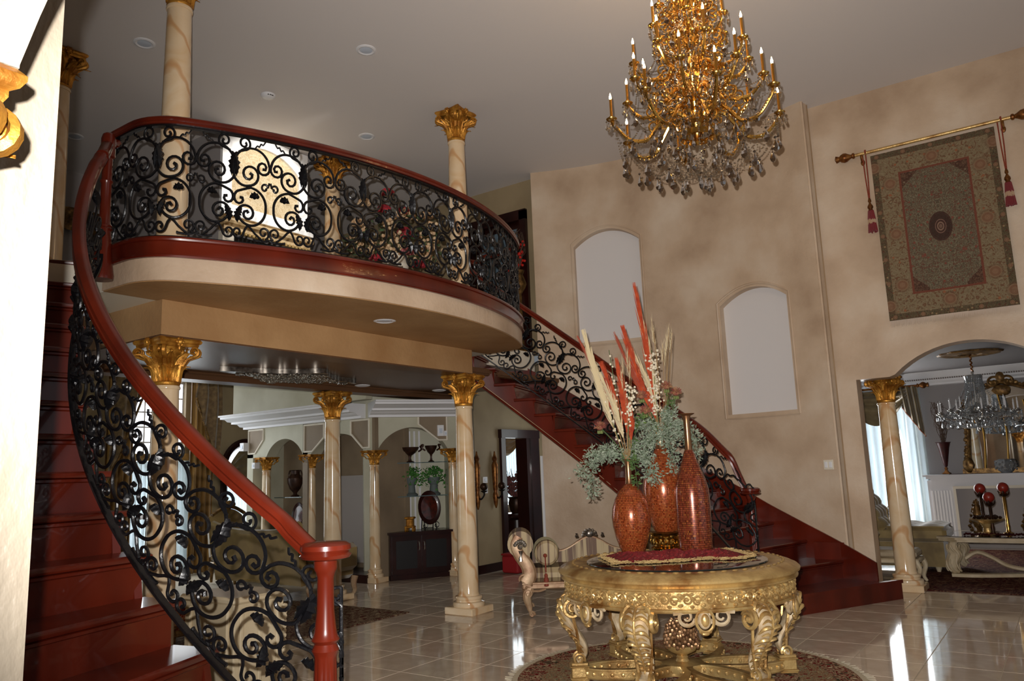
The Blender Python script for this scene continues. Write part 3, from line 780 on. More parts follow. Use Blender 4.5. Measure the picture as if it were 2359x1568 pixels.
# ------------------------------------------------------------------ gilded centre table
tb = thing('centre_table', 'round carved gilded table with six scrolled legs on the round rug', 'table', (TX,TY,0))
c0 = (TX,TY,0)
mat('carved_pale',(206,188,156),.5,col2=(176,148,108),scale=14,metal=.15)
MB().lathe([(.60,.735),(.85,.735),(.868,.742),(.87,.752),(.855,.762),(.862,.772),(.885,.785),(.888,.80),(.872,.815),(.85,.822),(.835,.832),(.80,.842),(.74,.846),(.72,.842),(.70,.842),(.688,.838),(.60,.836)],c0,96).build('top_moulding','gold_old',tb)
MB().lathe([(.80,.60),(.845,.60),(.852,.61),(.845,.622),(.832,.626),(.832,.735),(.80,.735)],c0,96).build('apron','gold_old',tb)
mat('table_glass',(30,34,34),.03,spec=1.0,coat=1,metal=.0)
mat('glass_edge',(20,60,56),.05,spec=1)
gl = MB().lathe([(.02,.838),(.665,.838),(.672,.842),(.668,.849),(.655,.851),(.02,.851)],c0,96).build('glass_top','table_glass',tb); gl['label'] = 'dark reflective glass top'
# carved border on the rim: a running leaf bead
b0 = None
for k in range(60):
    a = 2*PI*k/60
    if b0 is None:
        b = MB(); b.ball((.775,0,.846),.016,8,4,(.8,1.5,.45)); b0 = b.build('rim_leaf','gold_old',tb,local=True); o = b0
    else: o = bpy.data.objects.new('rim_leaf',b0.data); C.objects.link(o); setpar(o,tb)
    o.rotation_euler = (0,0,a)
# relief scrolls of the apron
s0 = None
for k in range(36):
    a = 2*PI*k/36
    if s0 is None:
        b = MB(); R = .834
        def on(x, z, d=0): q = x/R; return ((R+d)*math.cos(q),(R+d)*math.sin(q),.68+z)
        b.tube([on(x,y) for x,y in [(p[0],p[1]) for p in sp((-.028,.004),[(180,.036),(90,.034),(0,.03),(-90,.024),(-200,.016),(-330,.005)],5)]], lambda t: .0095*(1-.4*t), 5)
        b.tube([on(x,y) for x,y in sp((.04,-.006),[(0,.034),(90,.032),(180,.026),(290,.018),(420,.005)],5)], lambda t: .009*(1-.4*t), 5)
        for (x,z,r) in ((-.066,-.03,.012),(-.07,.03,.014),(.005,.038,.011),(.004,-.04,.012),(.07,.034,.013),(.072,-.034,.012),(-.028,.004,.012),(.04,-.006,.011)): b.ball(on(x,z,.002),r,7,4,(1,1.4,1))
        for (x,z,q) in ((-.05,.02,.6),(.02,.01,-.7),(.06,.0,.5)): 
            b.tube([on(x-.02*math.cos(q),z-.02*math.sin(q)),on(x,z,.008),on(x+.024*math.cos(q),z+.024*math.sin(q))], lambda t: .009*math.sin(PI*(.15+.8*t)), 5)
        s0 = b.build('apron_scroll','gold_old',tb,local=True); o = s0
    else: o = bpy.data.objects.new('apron_scroll',s0.data); C.objects.link(o); setpar(o,tb)
    o.rotation_euler = (0,0,a)
# legs
def leg(par, local=True):
    L_ = MB()
    path = cat([(.70,0,.60),(.80,0,.595),(.855,0,.54),(.85,0,.46),(.79,0,.37),(.735,0,.28),(.72,0,.22),(.74,0,.175),(.78,0,.15)],5); n = len(path)
    rings = []
    for i, p in enumerate(path):
        t = i/(n-1); w = lerp(.105,.042,min(1,t*1.15)) if t < .87 else lerp(.042,.055,(t-.87)/.13); d = lerp(.05,.026,min(1,t*1.2))
        T = (path[min(i+1,n-1)]-path[max(i-1,0)]).normalized(); Nn = Vector((T.z,0,-T.x)); ring = []
        for k in range(12):
            a = 2*PI*k/12; rr = 1-.10*max(0,math.cos(3*a)); ring.append(p+Nn*(d*math.cos(a)*rr)+Vector((0,w*math.sin(a)*rr,0)))
        rings.append(ring)
    L_.loft(rings); lg = L_.build('leg','carved_pale',par,local=True)
    # big side volutes at the knee
    for sy in (-1,1):
        v = MB()
        P = [(.80+x,sy*.10,.535+z) for x,z in sp((0,0),[(100,.068),(0,.062),(-100,.055),(-200,.044),(-310,.032),(-440,.018),(-560,.006)],5)]
        v.tube(P, lambda t: .017*(1-.45*t), 6, flat=1.3); v.ball((.80,sy*.11,.535),.02,8,5)
        P = [(.765+x,sy*.042,.165+z) for x,z in sp((0,0),[(200,.04),(90,.038),(-20,.034),(-130,.025),(-280,.014),(-400,.005)],5)]; v.tube(P, lambda t: .012*(1-.4*t), 5, flat=1.3); v.tube([(.80,sy*.075,.48),(.77,sy*.06,.33),(.765,sy*.042,.20)], .012, 5); v.build('knee_volute','gold_old',lg,local=True)
    lf = MB()
    def fr(u, s_, up=0.0):
        i = max(0,min(u,.97))*(n-1); k = int(i); p = path[min(k,n-1)].lerp(path[min(k+1,n-1)], i-k); T = (path[min(k+1,n-1)]-path[max(k-1,0)]).normalized(); Nn = Vector((T.z,0,-T.x))
        if Nn.x < 0: Nn = -Nn
        t = max(0,min(u,.97)); w = lerp(.105,.042,min(1,t*1.15)); d = lerp(.05,.026,min(1,t*1.2)); c = math.sqrt(max(0,1-min(1,abs(s_))**2))
        return p+Nn*(d*c+up)+Vector((0,s_*w*1.02,0))
    lf.tube([fr(.02+.84*k/16,0,.008) for k in range(17)], lambda q: .012*(1-.6*q), 6)
    for lv in range(8):
        u0 = .06+.095*lv
        for sy in (-1,1):
            lf.tube(cat([fr(u0,0,.006),fr(u0-.02,sy*.45,.014),fr(u0-.005,sy*.85,.014),fr(u0+.05,sy*1.08,.010)],4), lambda q: .017*math.sin(PI*(.12+.82*q))*(1-.05*lv), 6, flat=1.3)
            lf.tube(cat([fr(u0+.05,sy*.05,.006),fr(u0+.03,sy*.5,.010),fr(u0+.055,sy*.9,.010)],4), lambda q: .010*math.sin(PI*(.15+.8*q)), 5)
    lf.build('leg_leaf','gold_old',lg,local=True)
    bl = MB()
    for (w,z0,z1) in ((.062,.122,.145),(.072,.112,.122),(.06,.04,.112),(.072,.028,.04),(.066,.016,.028)): bl.rbox((.765,0,(z0+z1)/2),(w*2,w*2,z1-z0),.005)
    bl.lathe([(.03,.0),(.045,.006),(.048,.016)],(.765,0,.0005),16); bl.build('leg_block','gold_old',lg,local=True)
    return lg
lg0 = leg(tb)
def petal(par):
    p = MB(); N_ = 40; rings = []
    for k in range(N_):
        a = 2*PI*k/N_; c, s_ = math.cos(a), math.sin(a); cx, rx, ry = .425, .31, .145
        pr = [(-.016,.035),(.016,.035),(.022,.045),(.016,.052),(.016,.095),(.024,.10),(.024,.112),(-.024,.112),(-.024,.10),(-.016,.095)]
        rings.append([(cx+(rx+q)*c,(ry+q)*s_,z) for q,z in pr])
    rings.append(rings[0]); p.loft(rings,caps=False); o = p.build('base_hoop','gold_old',par,local=True)
    r = MB()
    for k in range(26):
        a = 2*PI*k/26; 
        for q in (.018,-.018):
            r.ball((.425+(.31+q)*math.cos(a),(.145+q)*math.sin(a),.073),.014,6,4,(1,1,1.2))
    hr = r.build('hoop_relief','gold_old',o,local=True); hr['kind'] = 'stuff'; return o
pt0 = petal(tb)
def cart(par):
    c = MB(); R = .835
    c.ball((R,0,.555),.05,14,8,(.5,.85,1.15)); 
    for sy in (-1,1):
        c.tube([(R-.01,sy*(.05+x),.585+z) for x,z in [(0,-.05),(-.02,-.02),(-.01,.02)]],.011,5)
        c.tube([(R-.01,sy*(.115+x),.575+z) for x,z in sp((0,0),[(-170,.06),(-90,.05),(0,.046),(90,.04),(200,.028),(330,.012)],5)], lambda t: .014*(1-.5*t), 5)
        c.tube([(R-.01,sy*.045,.62),(R-.01,sy*.085,.61),(R-.01,sy*.17,.602),(R-.01,sy*.2,.60)], .013, 5)
    c.build('cartouche_scroll','carved_pale',par,local=True)
    d = MB(); d.ball((R+.012,0,.557),.036,14,8,(.6,.8,1.2))
    d.tube([(R+.01,.058*math.cos(a),.555+.07*math.sin(a)) for a in [2*PI*k/24 for k in range(25)]],.010,6)
    d.ball((R,0,.475),.022,8,5,(.8,1.4,.8)); d.ball((R,.03,.487),.014,6,4); d.ball((R,-.03,.487),.014,6,4)
    return d.build('cartouche','gold_old',par,local=True)
ca0 = cart(tb); cs0 = [o for o in kids(tb) if o.name.startswith('cartouche_scroll')][0]
for k in range(6):
    a = rad(-54.8+60*k)
    if k == 0: L_, P_, = lg0, pt0
    else: L_, P_ = copy_tree(lg0, tb), copy_tree(pt0, tb)
    for o in (L_, P_): o.rotation_euler = (0,0,a)
    if k == 0: A_, B_ = ca0, cs0
    else: A_, B_ = copy_tree(ca0, tb), copy_tree(cs0, tb)
    for o in (A_, B_): o.rotation_euler = (0,0,a+PI/6)
MB().lathe([(.02,.06),(.15,.06),(.16,.09),(.155,.112),(.10,.118),(.05,.122),(.04,.14),(.045,.15),(.035,.16),(.06,.175),(.10,.195),(.118,.225),(.118,.235),(.10,.24),(.02,.24)],c0,36).build('urn','gold_old',tb)
pn = MB(); 
for k in range(130):
    t = (k+.5)/130; z = .225+.185*t; r = .122*math.sqrt(max(0,1-abs(t*.92-.05)**2.3))*(.95+.05*random.random()); a = k*2.39996
    pn.ball((TX+r*math.cos(a),TY+r*math.sin(a),z),.017,6,4,(1,1,1.1),.25)
pn.ball((TX,TY,.30),.105,14,8,(1,1,1.05))
mat('pine_bronze',(176,136,96),.38,metal=.55,col2=(96,62,40),scale=30)
p_ = pn.build('pineapple_finial','pine_bronze',tb); p_['label'] = 'bronze knobbly pineapple finial'

# ------------------------------------------------------------------ cloth, vases and dried flowers on the table
Z = .852
mat('runner',(120,26,26),.85,col2=(150,70,54),scale=40,detail=3,contrast=(.4,.75),col3=(92,18,22))
ru = thing('table_runner', 'crumpled red and gold lace table scarf under the vases', 'cloth', (TX,TY,Z))
def rn(u, v):
    a = rad(-49); x = (u-.5)*1.05; y = (v-.5)*.62*(1-.18*abs(math.cos(u*9)))+.04*math.sin(u*14)
    y = y-.0; z = .012+.0; ed = min(1,6*min(u,1-u,v,1-v)); z = .005+ed*(.006+.034*abs(math.sin(u*31+v*11))*abs(math.cos(v*23+u*9))+.014*random.random())
    X = x*math.cos(a)-y*math.sin(a); Y = x*math.sin(a)+y*math.cos(a); return (TX+.06+X, TY+.02+Y, Z+z)
MB().slab(rn,44,26,.004).build('scarf','runner',ru,sharp=0)
mat('gold_thread',(196,166,112),.6,metal=.2)
fz = MB()
for k in range(620):
    u = random.random(); e = random.choice((0,1)); 
    p = Vector(rn(u, e)) if random.random() < .75 else Vector(rn(random.choice((0,1)), random.random()))
    q = [p+Vector((random.uniform(-.03,.03),random.uniform(-.03,.03),random.uniform(-.004,.02))) for _ in range(4)]
    for w in q: w.z = max(w.z, Z+.005)
    fz.tube(cat([p]+q,3), .0018, 4)
f = fz.build('gold_fringe','gold_thread',ru,sharp=0); f['kind'] = 'stuff'
def vase(label, x, y, z, prof, neck, m, mo):
    v = thing('vase', label, 'vase', (x,y,z))
    MB().lathe(prof,(0,0,0),48).build('body',m,v,local=True)
    MB().lathe(neck,(0,0,0),24,caps=False).build('neck',mo,v,local=True); return v
mat('copper_neck',(172,128,92),.28,metal=.9)
v1 = vase('rounded red mosaic vase with slim metal neck at the front left', TX+.10,TY+.40,Z+.012,
  [(.06,0),(.085,.004),(.105,.05),(.132,.13),(.150,.22),(.155,.29),(.147,.36),(.125,.43),(.092,.49),(.055,.53),(.034,.55),(.02,.552)],
  [(.034,.548),(.030,.56),(.026,.62),(.025,.70),(.032,.735),(.045,.745),(.043,.748),(.028,.735),(.018,.70)],'mosaic_red','copper_neck')
v2 = vase('tall bottle shaped mosaic vase with flared metal neck at the right', TX+.335,TY-.03,Z+.012,
  [(.10,0),(.126,.004),(.132,.03),(.136,.20),(.138,.40),(.134,.49),(.115,.57),(.085,.65),(.060,.72),(.042,.78),(.032,.80),(.02,.802)],
  [(.033,.795),(.029,.81),(.026,.90),(.026,1.04),(.036,1.075),(.066,1.09),(.068,1.094),(.034,1.08),(.018,1.04)],'mosaic_brown','copper_neck')
st = thing('vase_stand','gilt lotus shaped pedestal under the middle vase','stand',(TX+.46,TY+.27,Z+.012))
lo = MB(); lo.lathe([(.10,0),(.13,.005),(.135,.02),(.11,.035),(.10,.06),(.115,.10),(.14,.13),(.145,.145),(.02,.145)],(0,0,0),28); lo.build('pedestal_body','gold_shiny',st,local=True)
l0 = None
for k in range(8):
    if l0 is None:
        b = MB()
        for sy in (-1,1): b.tube([(.118,sy*.026+x,.075+z) for x,z in sp((0,0),[(200,.035),(90,.034),(0,.028),(-100,.02),(-230,.008)],5)],.009,5)
        b.ball((.125,0,.115),.022,8,5,(.6,1.2,1)); l0 = b.build('pedestal_scroll','gold_shiny',st,local=True); o = l0
    else: o = bpy.data.objects.new('pedestal_scroll',l0.data); C.objects.link(o); setpar(o,st)
    o.rotation_euler = (0,0,k*PI/4)
v3 = vase('broad copper mosaic vase standing on the gilt pedestal between the other two', TX+.46,TY+.27,Z+.157,
  [(.06,0),(.085,.004),(.10,.02),(.125,.09),(.152,.18),(.168,.28),(.170,.36),(.158,.44),(.13,.52),(.10,.58),(.07,.64),(.05,.68),(.04,.69)],
  [(.05,.678),(.042,.70),(.04,.76),(.05,.79),(.062,.80),(.058,.803),(.04,.77)],'mosaic_red','copper_neck')
M1 = Vector((TX+.10,TY+.40,Z+.75)); M3 = Vector((TX+.46,TY+.27,Z+.93))
RV = Vector((.5757,-.8177,0)); HV = Vector((.8177,.5757,0))   # along and across the view, only to arrange the stems
mat('plume_cream',(206,188,148),.9,sheen=.5); mat('plume_orange',(186,72,26),.9,sheen=.5,col2=(150,46,18),scale=20); mat('plume_rust',(150,64,40),.9,sheen=.4)
mat('stem_green',(74,92,54),.7); mat('stem_tan',(150,120,80),.8)
def plume(label, grp, base, tip, w, m, n=70, bend=.06):
    w *= 1.35; n = int(n*1.5)
    base, tip = Vector(base), Vector(tip); t = thing('dried_plume', label, 'dried grass', tuple(base), grp)
    ax = tip-base; L_ = ax.length; d = ax.normalized(); a1 = d.orthogonal().normalized(); a2 = d.cross(a1); off = RV*random.uniform(-bend,bend)
    def P(s_): return base+ax*s_+off*math.sin(PI*s_)
    MB().tube([P(k/8) for k in range(9)], lambda s_: .0045*(1-.7*s_), 5).build('stem','stem_tan',t)
    b = MB()
    for k in range(n):
        s0 = random.uniform(.30,.92); a = random.uniform(0,2*PI); env = w*math.sin(PI*min(1,.12+.85*s0))*random.uniform(.35,1); ln = random.uniform(.14,.26)
        p0 = P(s0); o = a1*math.cos(a)+a2*math.sin(a); p1 = P(min(1,s0+ln*.5))+o*env*.7; p2 = P(min(1.03,s0+ln))+o*env
        b.tube([p0,p1,p2], lambda q: .0052*(1-.85*q), 3, caps=False)
    f = b.build('plume',m,t,sharp=0); f['kind'] = 'stuff'; return t
def vpt(o, r, z, h=0): return o+RV*r+HV*h+Vector((0,0,z))
gc, go, gr = 'tall cream plumes', 'orange plumes', 'rust plumes'
B1 = vpt(M1,0,-.04); B3 = vpt(M3,0,-.05)
for (lab,g,B,r,z,h,w,m,n) in (
  ('cream pampas plume leaning farthest left above the front vase','cream plumes of the front vase',B1,-.30,1.10,0,.035,'plume_cream',90),
  ('cream pampas plume second from the left above the front vase','cream plumes of the front vase',B1,-.25,.96,.05,.035,'plume_cream',80),
  ('short cream pampas plume low in the front vase','cream plumes of the front vase',B1,-.19,.74,-.05,.035,'plume_cream',70),
  ('thin rust plume at the far left tip above the front vase','rust plumes',B1,-.34,1.06,.06,.02,'plume_rust',40),
  ('upright orange plume in the centre of the front vase','orange plumes of the front vase',B1,-.04,.86,.0,.03,'plume_orange',90),
  ('orange plume leaning left behind the cream plumes of the front vase','orange plumes of the front vase',B1,-.16,.84,.06,.035,'plume_orange',90),
  ('orange plume just right of centre in the front vase','orange plumes of the front vase',B1,-.02,.66,.05,.03,'plume_orange',80),
  ('tallest orange plume rising from the middle vase','orange plumes of the middle vase',B3,-.13,1.36,.0,.03,'plume_orange',90),
  ('tall cream plume beside the tallest orange plume','cream plumes of the middle vase',B3,-.09,1.10,.05,.035,'plume_cream',80),
  ('cream plume leaning left out of the middle vase','cream plumes of the middle vase',B3,-.18,.80,.05,.03,'plume_cream',70),
  ('orange plume leaning left out of the middle vase','orange plumes of the middle vase',B3,-.25,1.0,.02,.035,'plume_orange',90),
  ('broad orange plume low on the left of the middle vase','orange plumes of the middle vase',B3,-.22,.70,.08,.045,'plume_orange',90),
  ('rust plume at the left of the middle vase','rust plumes',B3,-.32,.95,.04,.02,'plume_rust',40)):
    plume(lab,g,B,vpt(B,r,z,h),w,m,n)
# thin wheat stalks
wh = None
for k in range(12):
    B = B1 if k < 5 else B3; tip = vpt(B, random.uniform(-.02,.16) if k < 5 else random.uniform(-.05,.22), random.uniform(.7,.95) if k < 5 else random.uniform(.8,1.05), random.uniform(-.1,.1))
    t = thing('wheat_stalk','thin dry wheat stalk fanning out of the front vase' if k < 5 else 'thin dry wheat stalk fanning out of the middle vase at the right','dried grass',tuple(B),'wheat stalks of the front vase' if k < 5 else 'wheat stalks of the middle vase')
    P = [B.lerp(tip,i/6)+RV*.02*math.sin(PI*i/6) for i in range(7)]
    MB().tube(P, .0022, 4).build('stem','stem_tan',t)
    b = MB()
    for i in range(14):
        p = B.lerp(tip,.82+.18*i/14); b.tube([p,p+Vector((random.uniform(-.02,.02),random.uniform(-.02,.02),.07))], lambda q: .0018*(1-.8*q), 3, caps=False)
    b.build('ear','plume_cream',t,sharp=0)
# white statice
mat('statice',(224,212,186),.85)
for (lab,B,r,z,n,sp_) in (('white statice spray of small blossoms standing in the front vase',B1,.05,.66,70,.20),('single thin white blossom stem left of centre in the front vase',B1,-.10,.95,16,.55),('dense white statice spray standing in the middle vase',B3,-.02,.80,130,.34),('small white blossom stem at the left foot of the cream plumes',B1,-.15,.50,16,.3)):
    tip = vpt(B,r,z); t = thing('statice_spray',lab,'dried flower',tuple(B),'white statice sprays')
    MB().tube([B.lerp(tip,i/6) for i in range(7)],.003,5).build('stem','stem_green',t)
    b = MB()
    for k in range(n):
        s_ = 1-sp_*2*random.random()**1.0 if sp_ > .25 else 1-.5*random.random(); p = B.lerp(tip,max(.3,s_)); w = .045 if n > 40 else .012
        b.ball(p+Vector((random.gauss(0,w*.6),random.gauss(0,w*.6),random.gauss(0,.02))),random.uniform(.008,.013),6,4,(1,1,1),.3)
    f = b.build('blossoms','statice',t,sharp=0); f['kind'] = 'stuff'
# pincushion flower heads
mat('protea',(136,62,60),.85,col2=(158,116,78),scale=24); mat('bud_green',(120,130,72),.7)
for k,(lab,B,r,z,h,R_) in enumerate((('pink and green pincushion flower at the far left of the arrangement',B1,-.20,.32,.1,.05),('pincushion flower low in the middle beside the orange plumes',B3,-.13,.27,-.1,.05),('pincushion flower just above the lower one in the middle',B3,-.14,.40,-.05,.048),('pincushion flower highest at the right of the arrangement',B3,.085,.48,0,.048),('pincushion flower at the far right of the arrangement',B3,.155,.42,-.03,.05))):
    p = vpt(B,r,z,h); t = thing('pincushion_flower',lab,'flower',tuple(B),'pincushion flower heads')
    MB().tube(cat([B,B.lerp(p,.5)+RV*.03,p],4),.005,5).build('stem','stem_green',t)
    b = MB(); b.ball(p,R_*.62,10,6,(1,1,.8))
    for i in range(90):
        a = random.uniform(0,2*PI); e = math.asin(random.uniform(-.25,1)); d = Vector((math.cos(a)*math.cos(e),math.sin(a)*math.cos(e),math.sin(e)))
        b.tube([p+d*R_*.5,p+d*R_*random.uniform(.95,1.15)], lambda q: .0032*(1-.3*q), 3)
    b.build('flower_head','protea',t,sharp=0)
    b = MB()
    for i in range(7):
        a = i*.9; b.ball(p+Vector((.018*math.cos(a),.018*math.sin(a),-.040)),.012,6,4,(1,.6,1.3))
    b.build('sepals','bud_green',t)
# grey green foliage
mat('foliage_grey',(158,166,146),.85,col2=(112,128,104),scale=30); mat('foliage_green',(66,92,50),.75,col2=(96,122,60),scale=20)
def spray(label, B, pts, m, n, ls, grp, spread=.05):
    P = cat([B]+pts,6); t = thing('foliage_spray',label,'foliage',tuple(B),grp)
    MB().tube(P, lambda q: .004*(1-.6*q), 5).build('stem','stem_green',t)
    b = MB()
    for k in range(n):
        i = random.uniform(.25,1)*(len(P)-1); p = P[int(i)]; d = Vector((random.gauss(0,1),random.gauss(0,1),random.gauss(-.2,1))).normalized(); q = p+d*random.uniform(.2,1)*spread
        e = (d+Vector((random.gauss(0,.5),random.gauss(0,.5),random.gauss(0,.5)))).normalized(); s_ = e.orthogonal().normalized(); l = random.uniform(.6,1.3)*ls; nn = e.cross(s_)*(.12*l)
        b.add([q, q+e*l*.5+s_*l*.28+nn, q+e*l, q+e*l*.5-s_*l*.28+nn, q+e*l*.5-nn*.6],[(0,1,4),(1,2,4),(2,3,4),(3,0,4),(0,3,2,1)])
    f = b.build('leaves',m,t,sharp=0); f['kind'] = 'stuff'
gg = 'grey green foliage sprays'
for (lab,B,L_) in (
  ('grey green spray drooping farthest left of the front vase',B1,[(-.15,.10,0),(-.30,.04,0),(-.42,-.07,0)]),
  ('grey green spray hanging low at the left of the front vase',B1,[(-.12,.10,.1),(-.24,.06,.1),(-.30,-.12,.1),(-.28,-.22,.1)]),
  ('grey green spray arching left just above the neck of the front vase',B1,[(-.10,.12,-.05),(-.22,.12,-.05),(-.34,.09,-.05)]),
  ('grey green spray between the front vase and the middle vase',B1,[(.08,.10,0),(.18,.02,0),(.22,-.14,0)]),
  ('grey green spray hanging down in front of the middle vase',B3,[(-.08,.05,-.16),(-.16,-.08,-.2),(-.14,-.30,-.2)]),
  ('grey green spray falling over the front of the middle vase',B3,[(.02,.06,-.16),(.05,-.06,-.2),(.07,-.24,-.2)]),
  ('grey green spray rising above the middle vase at the left',B3,[(-.06,.12,-.05),(-.12,.18,-.08),(-.2,.16,-.08)]),
  ('grey green spray arching right over the bottle vase',B3,[(.10,.16,0),(.22,.14,0),(.32,.02,0)]),
  ('grey green spray drooping right behind the bottle vase',B3,[(.12,.10,.1),(.26,.04,.1),(.34,-.10,.1)]),
  ('grey green spray in the centre above the middle vase',B3,[(.03,.12,-.1),(.05,.22,-.12),(.10,.26,-.12)]),
  ('grey green spray lying on the shoulder of the middle vase',B3,[(-.12,.04,-.12),(-.26,-.02,-.14),(-.34,-.16,-.14)])):
    spray(lab,B,[vpt(B,r,z,h) for r,z,h in L_],'foliage_grey',330,.030,gg,.065)
for (lab,B,L_) in (('dark green leafy stem behind the orange plumes of the front vase',B1,[(.04,.10,.05),(.10,.30,.05),(.16,.42,.05)]),('dark green leafy stem under the right pincushion flowers',B3,[(.06,.14,0),(.09,.30,0),(.12,.40,0)]),('dark green leafy stem hanging beside the neck of the front vase',B1,[(.03,.05,-.05),(.05,-.06,-.06),(.05,-.17,-.06)])):
    spray(lab,B,[vpt(B,r,z,h) for r,z,h in L_],'foliage_green',90,.035,'dark green leafy stems',.03)
b = None
# ------------------------------------------------------------------ great chandelier
mat('crystal',(186,166,140),.02,trans=.85,ior=1.5,spec=1.0,coat=.5)
mat('crystal_smoke',(96,76,58),.03,trans=.7,ior=1.52,spec=1.0,coat=.6)
mat('crystal_clear',(214,220,224),.03,trans=.75,ior=1.5,spec=1.0,coat=.6)
mat('bulb',(255,225,170),.4,emit=(255,205,130),estr=55)
mat('candle_brass',(214,150,62),.25,metal=.9)
def octa(mb, c, r, h=None, n=4):
    h = h or r; c = Vector(c); vs = [c+Vector((0,0,h))]+[c+Vector((r*math.cos(2*PI*k/n),r*math.sin(2*PI*k/n),0)) for k in range(n)]+[c-Vector((0,0,h))]
    return mb.add(vs,[(0,1+k,1+(k+1)%n) for k in range(n)]+[(n+1,1+(k+1)%n,1+k) for k in range(n)])
def pend(mb, c, r, h):
    """pear drop pendalogue hanging from c"""
    c = Vector(c); pr = [(.08*r,0),(.30*r,-.18*h),(.75*r,-.45*h),(1.0*r,-.68*h),(.72*r,-.88*h),(.1*r,-h)]
    return mb.loft([[c+Vector((a*math.cos(k*PI/3),a*math.sin(k*PI/3)*.6,b)) for k in range(6)] for a,b in pr])
def swag(a, b, sag, n): 
    a, b = Vector(a), Vector(b); return [a.lerp(b,k/n)+Vector((0,0,-sag*4*(k/n)*(1-k/n))) for k in range(n+1)]
def chand(name, label, loc, tiers, metal, gem, gem2, hang, stem_top, bulbm, candle_h, group=None, hi=True, hub=True):
    c = thing(name, label, 'chandelier', loc, group)
    Z = Vector((0,0,0))
    b = MB(); 
    prof = [(.02,hang-.02)]
    zs = sorted([t['hz'] for t in tiers])
    P = [(.012,stem_top),(.012,zs[-1]+.14)]
    for z in reversed(zs): P += [(.03,z+.12),(.06,z+.07),(.045,z+.04),(.085,z+.02),(.09,z-.01),(.05,z-.03),(.03,z-.07),(.045,z-.10),(.025,z-.14)]
    P += [(.03,zs[0]-.18),(.01,zs[0]-.2)]
    b.lathe(P[::-1],(0,0,0),20); b.build('stem',metal,c,local=True)
    for ti, t in enumerate(tiers):
        n, R, cz, hz, dip = t['n'], t['R'], t['cz'], t['hz'], t['dip']
        a0 = t.get('a0',0); arm0 = None
        for k in range(n):
            a = a0+2*PI*k/n
            if arm0 is None:
                P = cat([(.06,0,hz),(R*.18,0,hz+.07),(R*.34,0,hz+.06),(R*.46,0,hz-.03),(R*.60,0,cz-dip),(R*.80,0,cz-dip*.95),(R*.96,0,cz-dip*.3),(R,0,cz)],6)
                A = MB(); A.tube(P, lambda q: .020*(1-.35*q), 7)
                A.tube([(R*.22+x,0,hz+.005+z) for x,z in sp((0,0),[(90,.05),(0,.046),(-90,.04),(-200,.028),(-330,.01)],4)], lambda q:.010*(1-.5*q), 5)
                if hi:
                    for j in range(9): p = P[int(len(P)*(.52+.042*j))]; A.tube([p+Vector((0,-.014,.006)),p+Vector((0,0,-.020)),p+Vector((0,.014,.006))],.005,4)
                    A.tube([(R*.50+x,0,cz-dip*.35+z) for x,z in sp((0,0),[(-90,.05),(0,.042),(90,.034),(200,.02),(330,.008)],4)], lambda q:.009*(1-.5*q), 5)
                ar = A.build('arm',metal,c,local=True); arm0 = ar
                B = MB(); B.lathe([(.006,-.01),(.03,0),(.042,.012),(.044,.018),(.03,.016),(.016,.02),(.02,.035),(.014,.04)],(R,0,cz),14); cup = B.build('candle_cup',metal,ar,local=True)
                D = MB(); D.lathe([(.0105,.035),(.0105,.04+candle_h),(.006,.045+candle_h)],(R,0,cz),10); D.build('candle',('candle_brass' if metal == 'gold_shiny' else 'white_paint'),ar,local=True)
                E_ = MB(); E_.lathe([(.004,.04+candle_h),(.0095,.05+candle_h),(.0105,.062+candle_h),(.006,.08+candle_h),(.0012,.098+candle_h)],(R,0,cz),8); E_.build('bulb',bulbm,ar,local=True)
                G = MB()
                for j in range(6):
                    q = j*PI/3; x, y = R+.042*math.cos(q), .042*math.sin(q)
                    octa(G,(x,y,cz-.008),.009,.011); pend(G,(x,y,cz-.022),.012,.06)
                gg_ = G.build('cup_drops',gem,ar,local=True,sharp=0); gg_['kind'] = 'stuff'
            else: ar = copy_tree(arm0, c)
            ar.rotation_euler = (0,0,a)
        # bead swags from cup to cup, and from cup in to the stem
        for k in range(n):
            a = a0+2*PI*k/n; e = a0+2*PI*(k+1)/n
            if k == 0:
                S1 = MB(); 
                for p in swag((R*.97,0,cz-.02),(R*.97*math.cos(2*PI/n),R*.97*math.sin(2*PI/n),cz-.02),t['sag'],30): octa(S1,p,.0085)
                s1 = S1.build('bead_swag',gem,c,local=True,sharp=0); s1['kind'] = 'stuff'
                S2 = MB(); top = (.07,0,t.get('inz',hz+.22))
                for p in swag((R*.97,0,cz-.02),top,.10,30): octa(S2,p,.0085)
                s2 = S2.build('bead_chain',gem,c,local=True,sharp=0); s2['kind'] = 'stuff'; o1, o2 = s1, s2
                S3 = MB(); m_ = swag((R*.97,0,cz-.02),(R*.97*math.cos(2*PI/n),R*.97*math.sin(2*PI/n),cz-.02),t['sag'],30)[15]
                octa(S3,m_-Vector((0,0,.02)),.014); pend(S3,m_-Vector((0,0,.035)),.026,.095); s3 = S3.build('pendalogue',gem2,c,local=True,sharp=0); o3 = s3
                S4 = MB(); q = R*.55; octa(S4,(q,0,cz-dip-.035),.012); pend(S4,(q,0,cz-dip-.05),.024,.09); s4 = S4.build('pendalogue',gem2,c,local=True,sharp=0); o4 = s4
            else:
                o1, o2, o3, o4 = [copy_tree(x, c) for x in (s1,s2,s3,s4)]
            for x in (o1,o2,o3,o4): x.rotation_euler = (0,0,a)
    return c
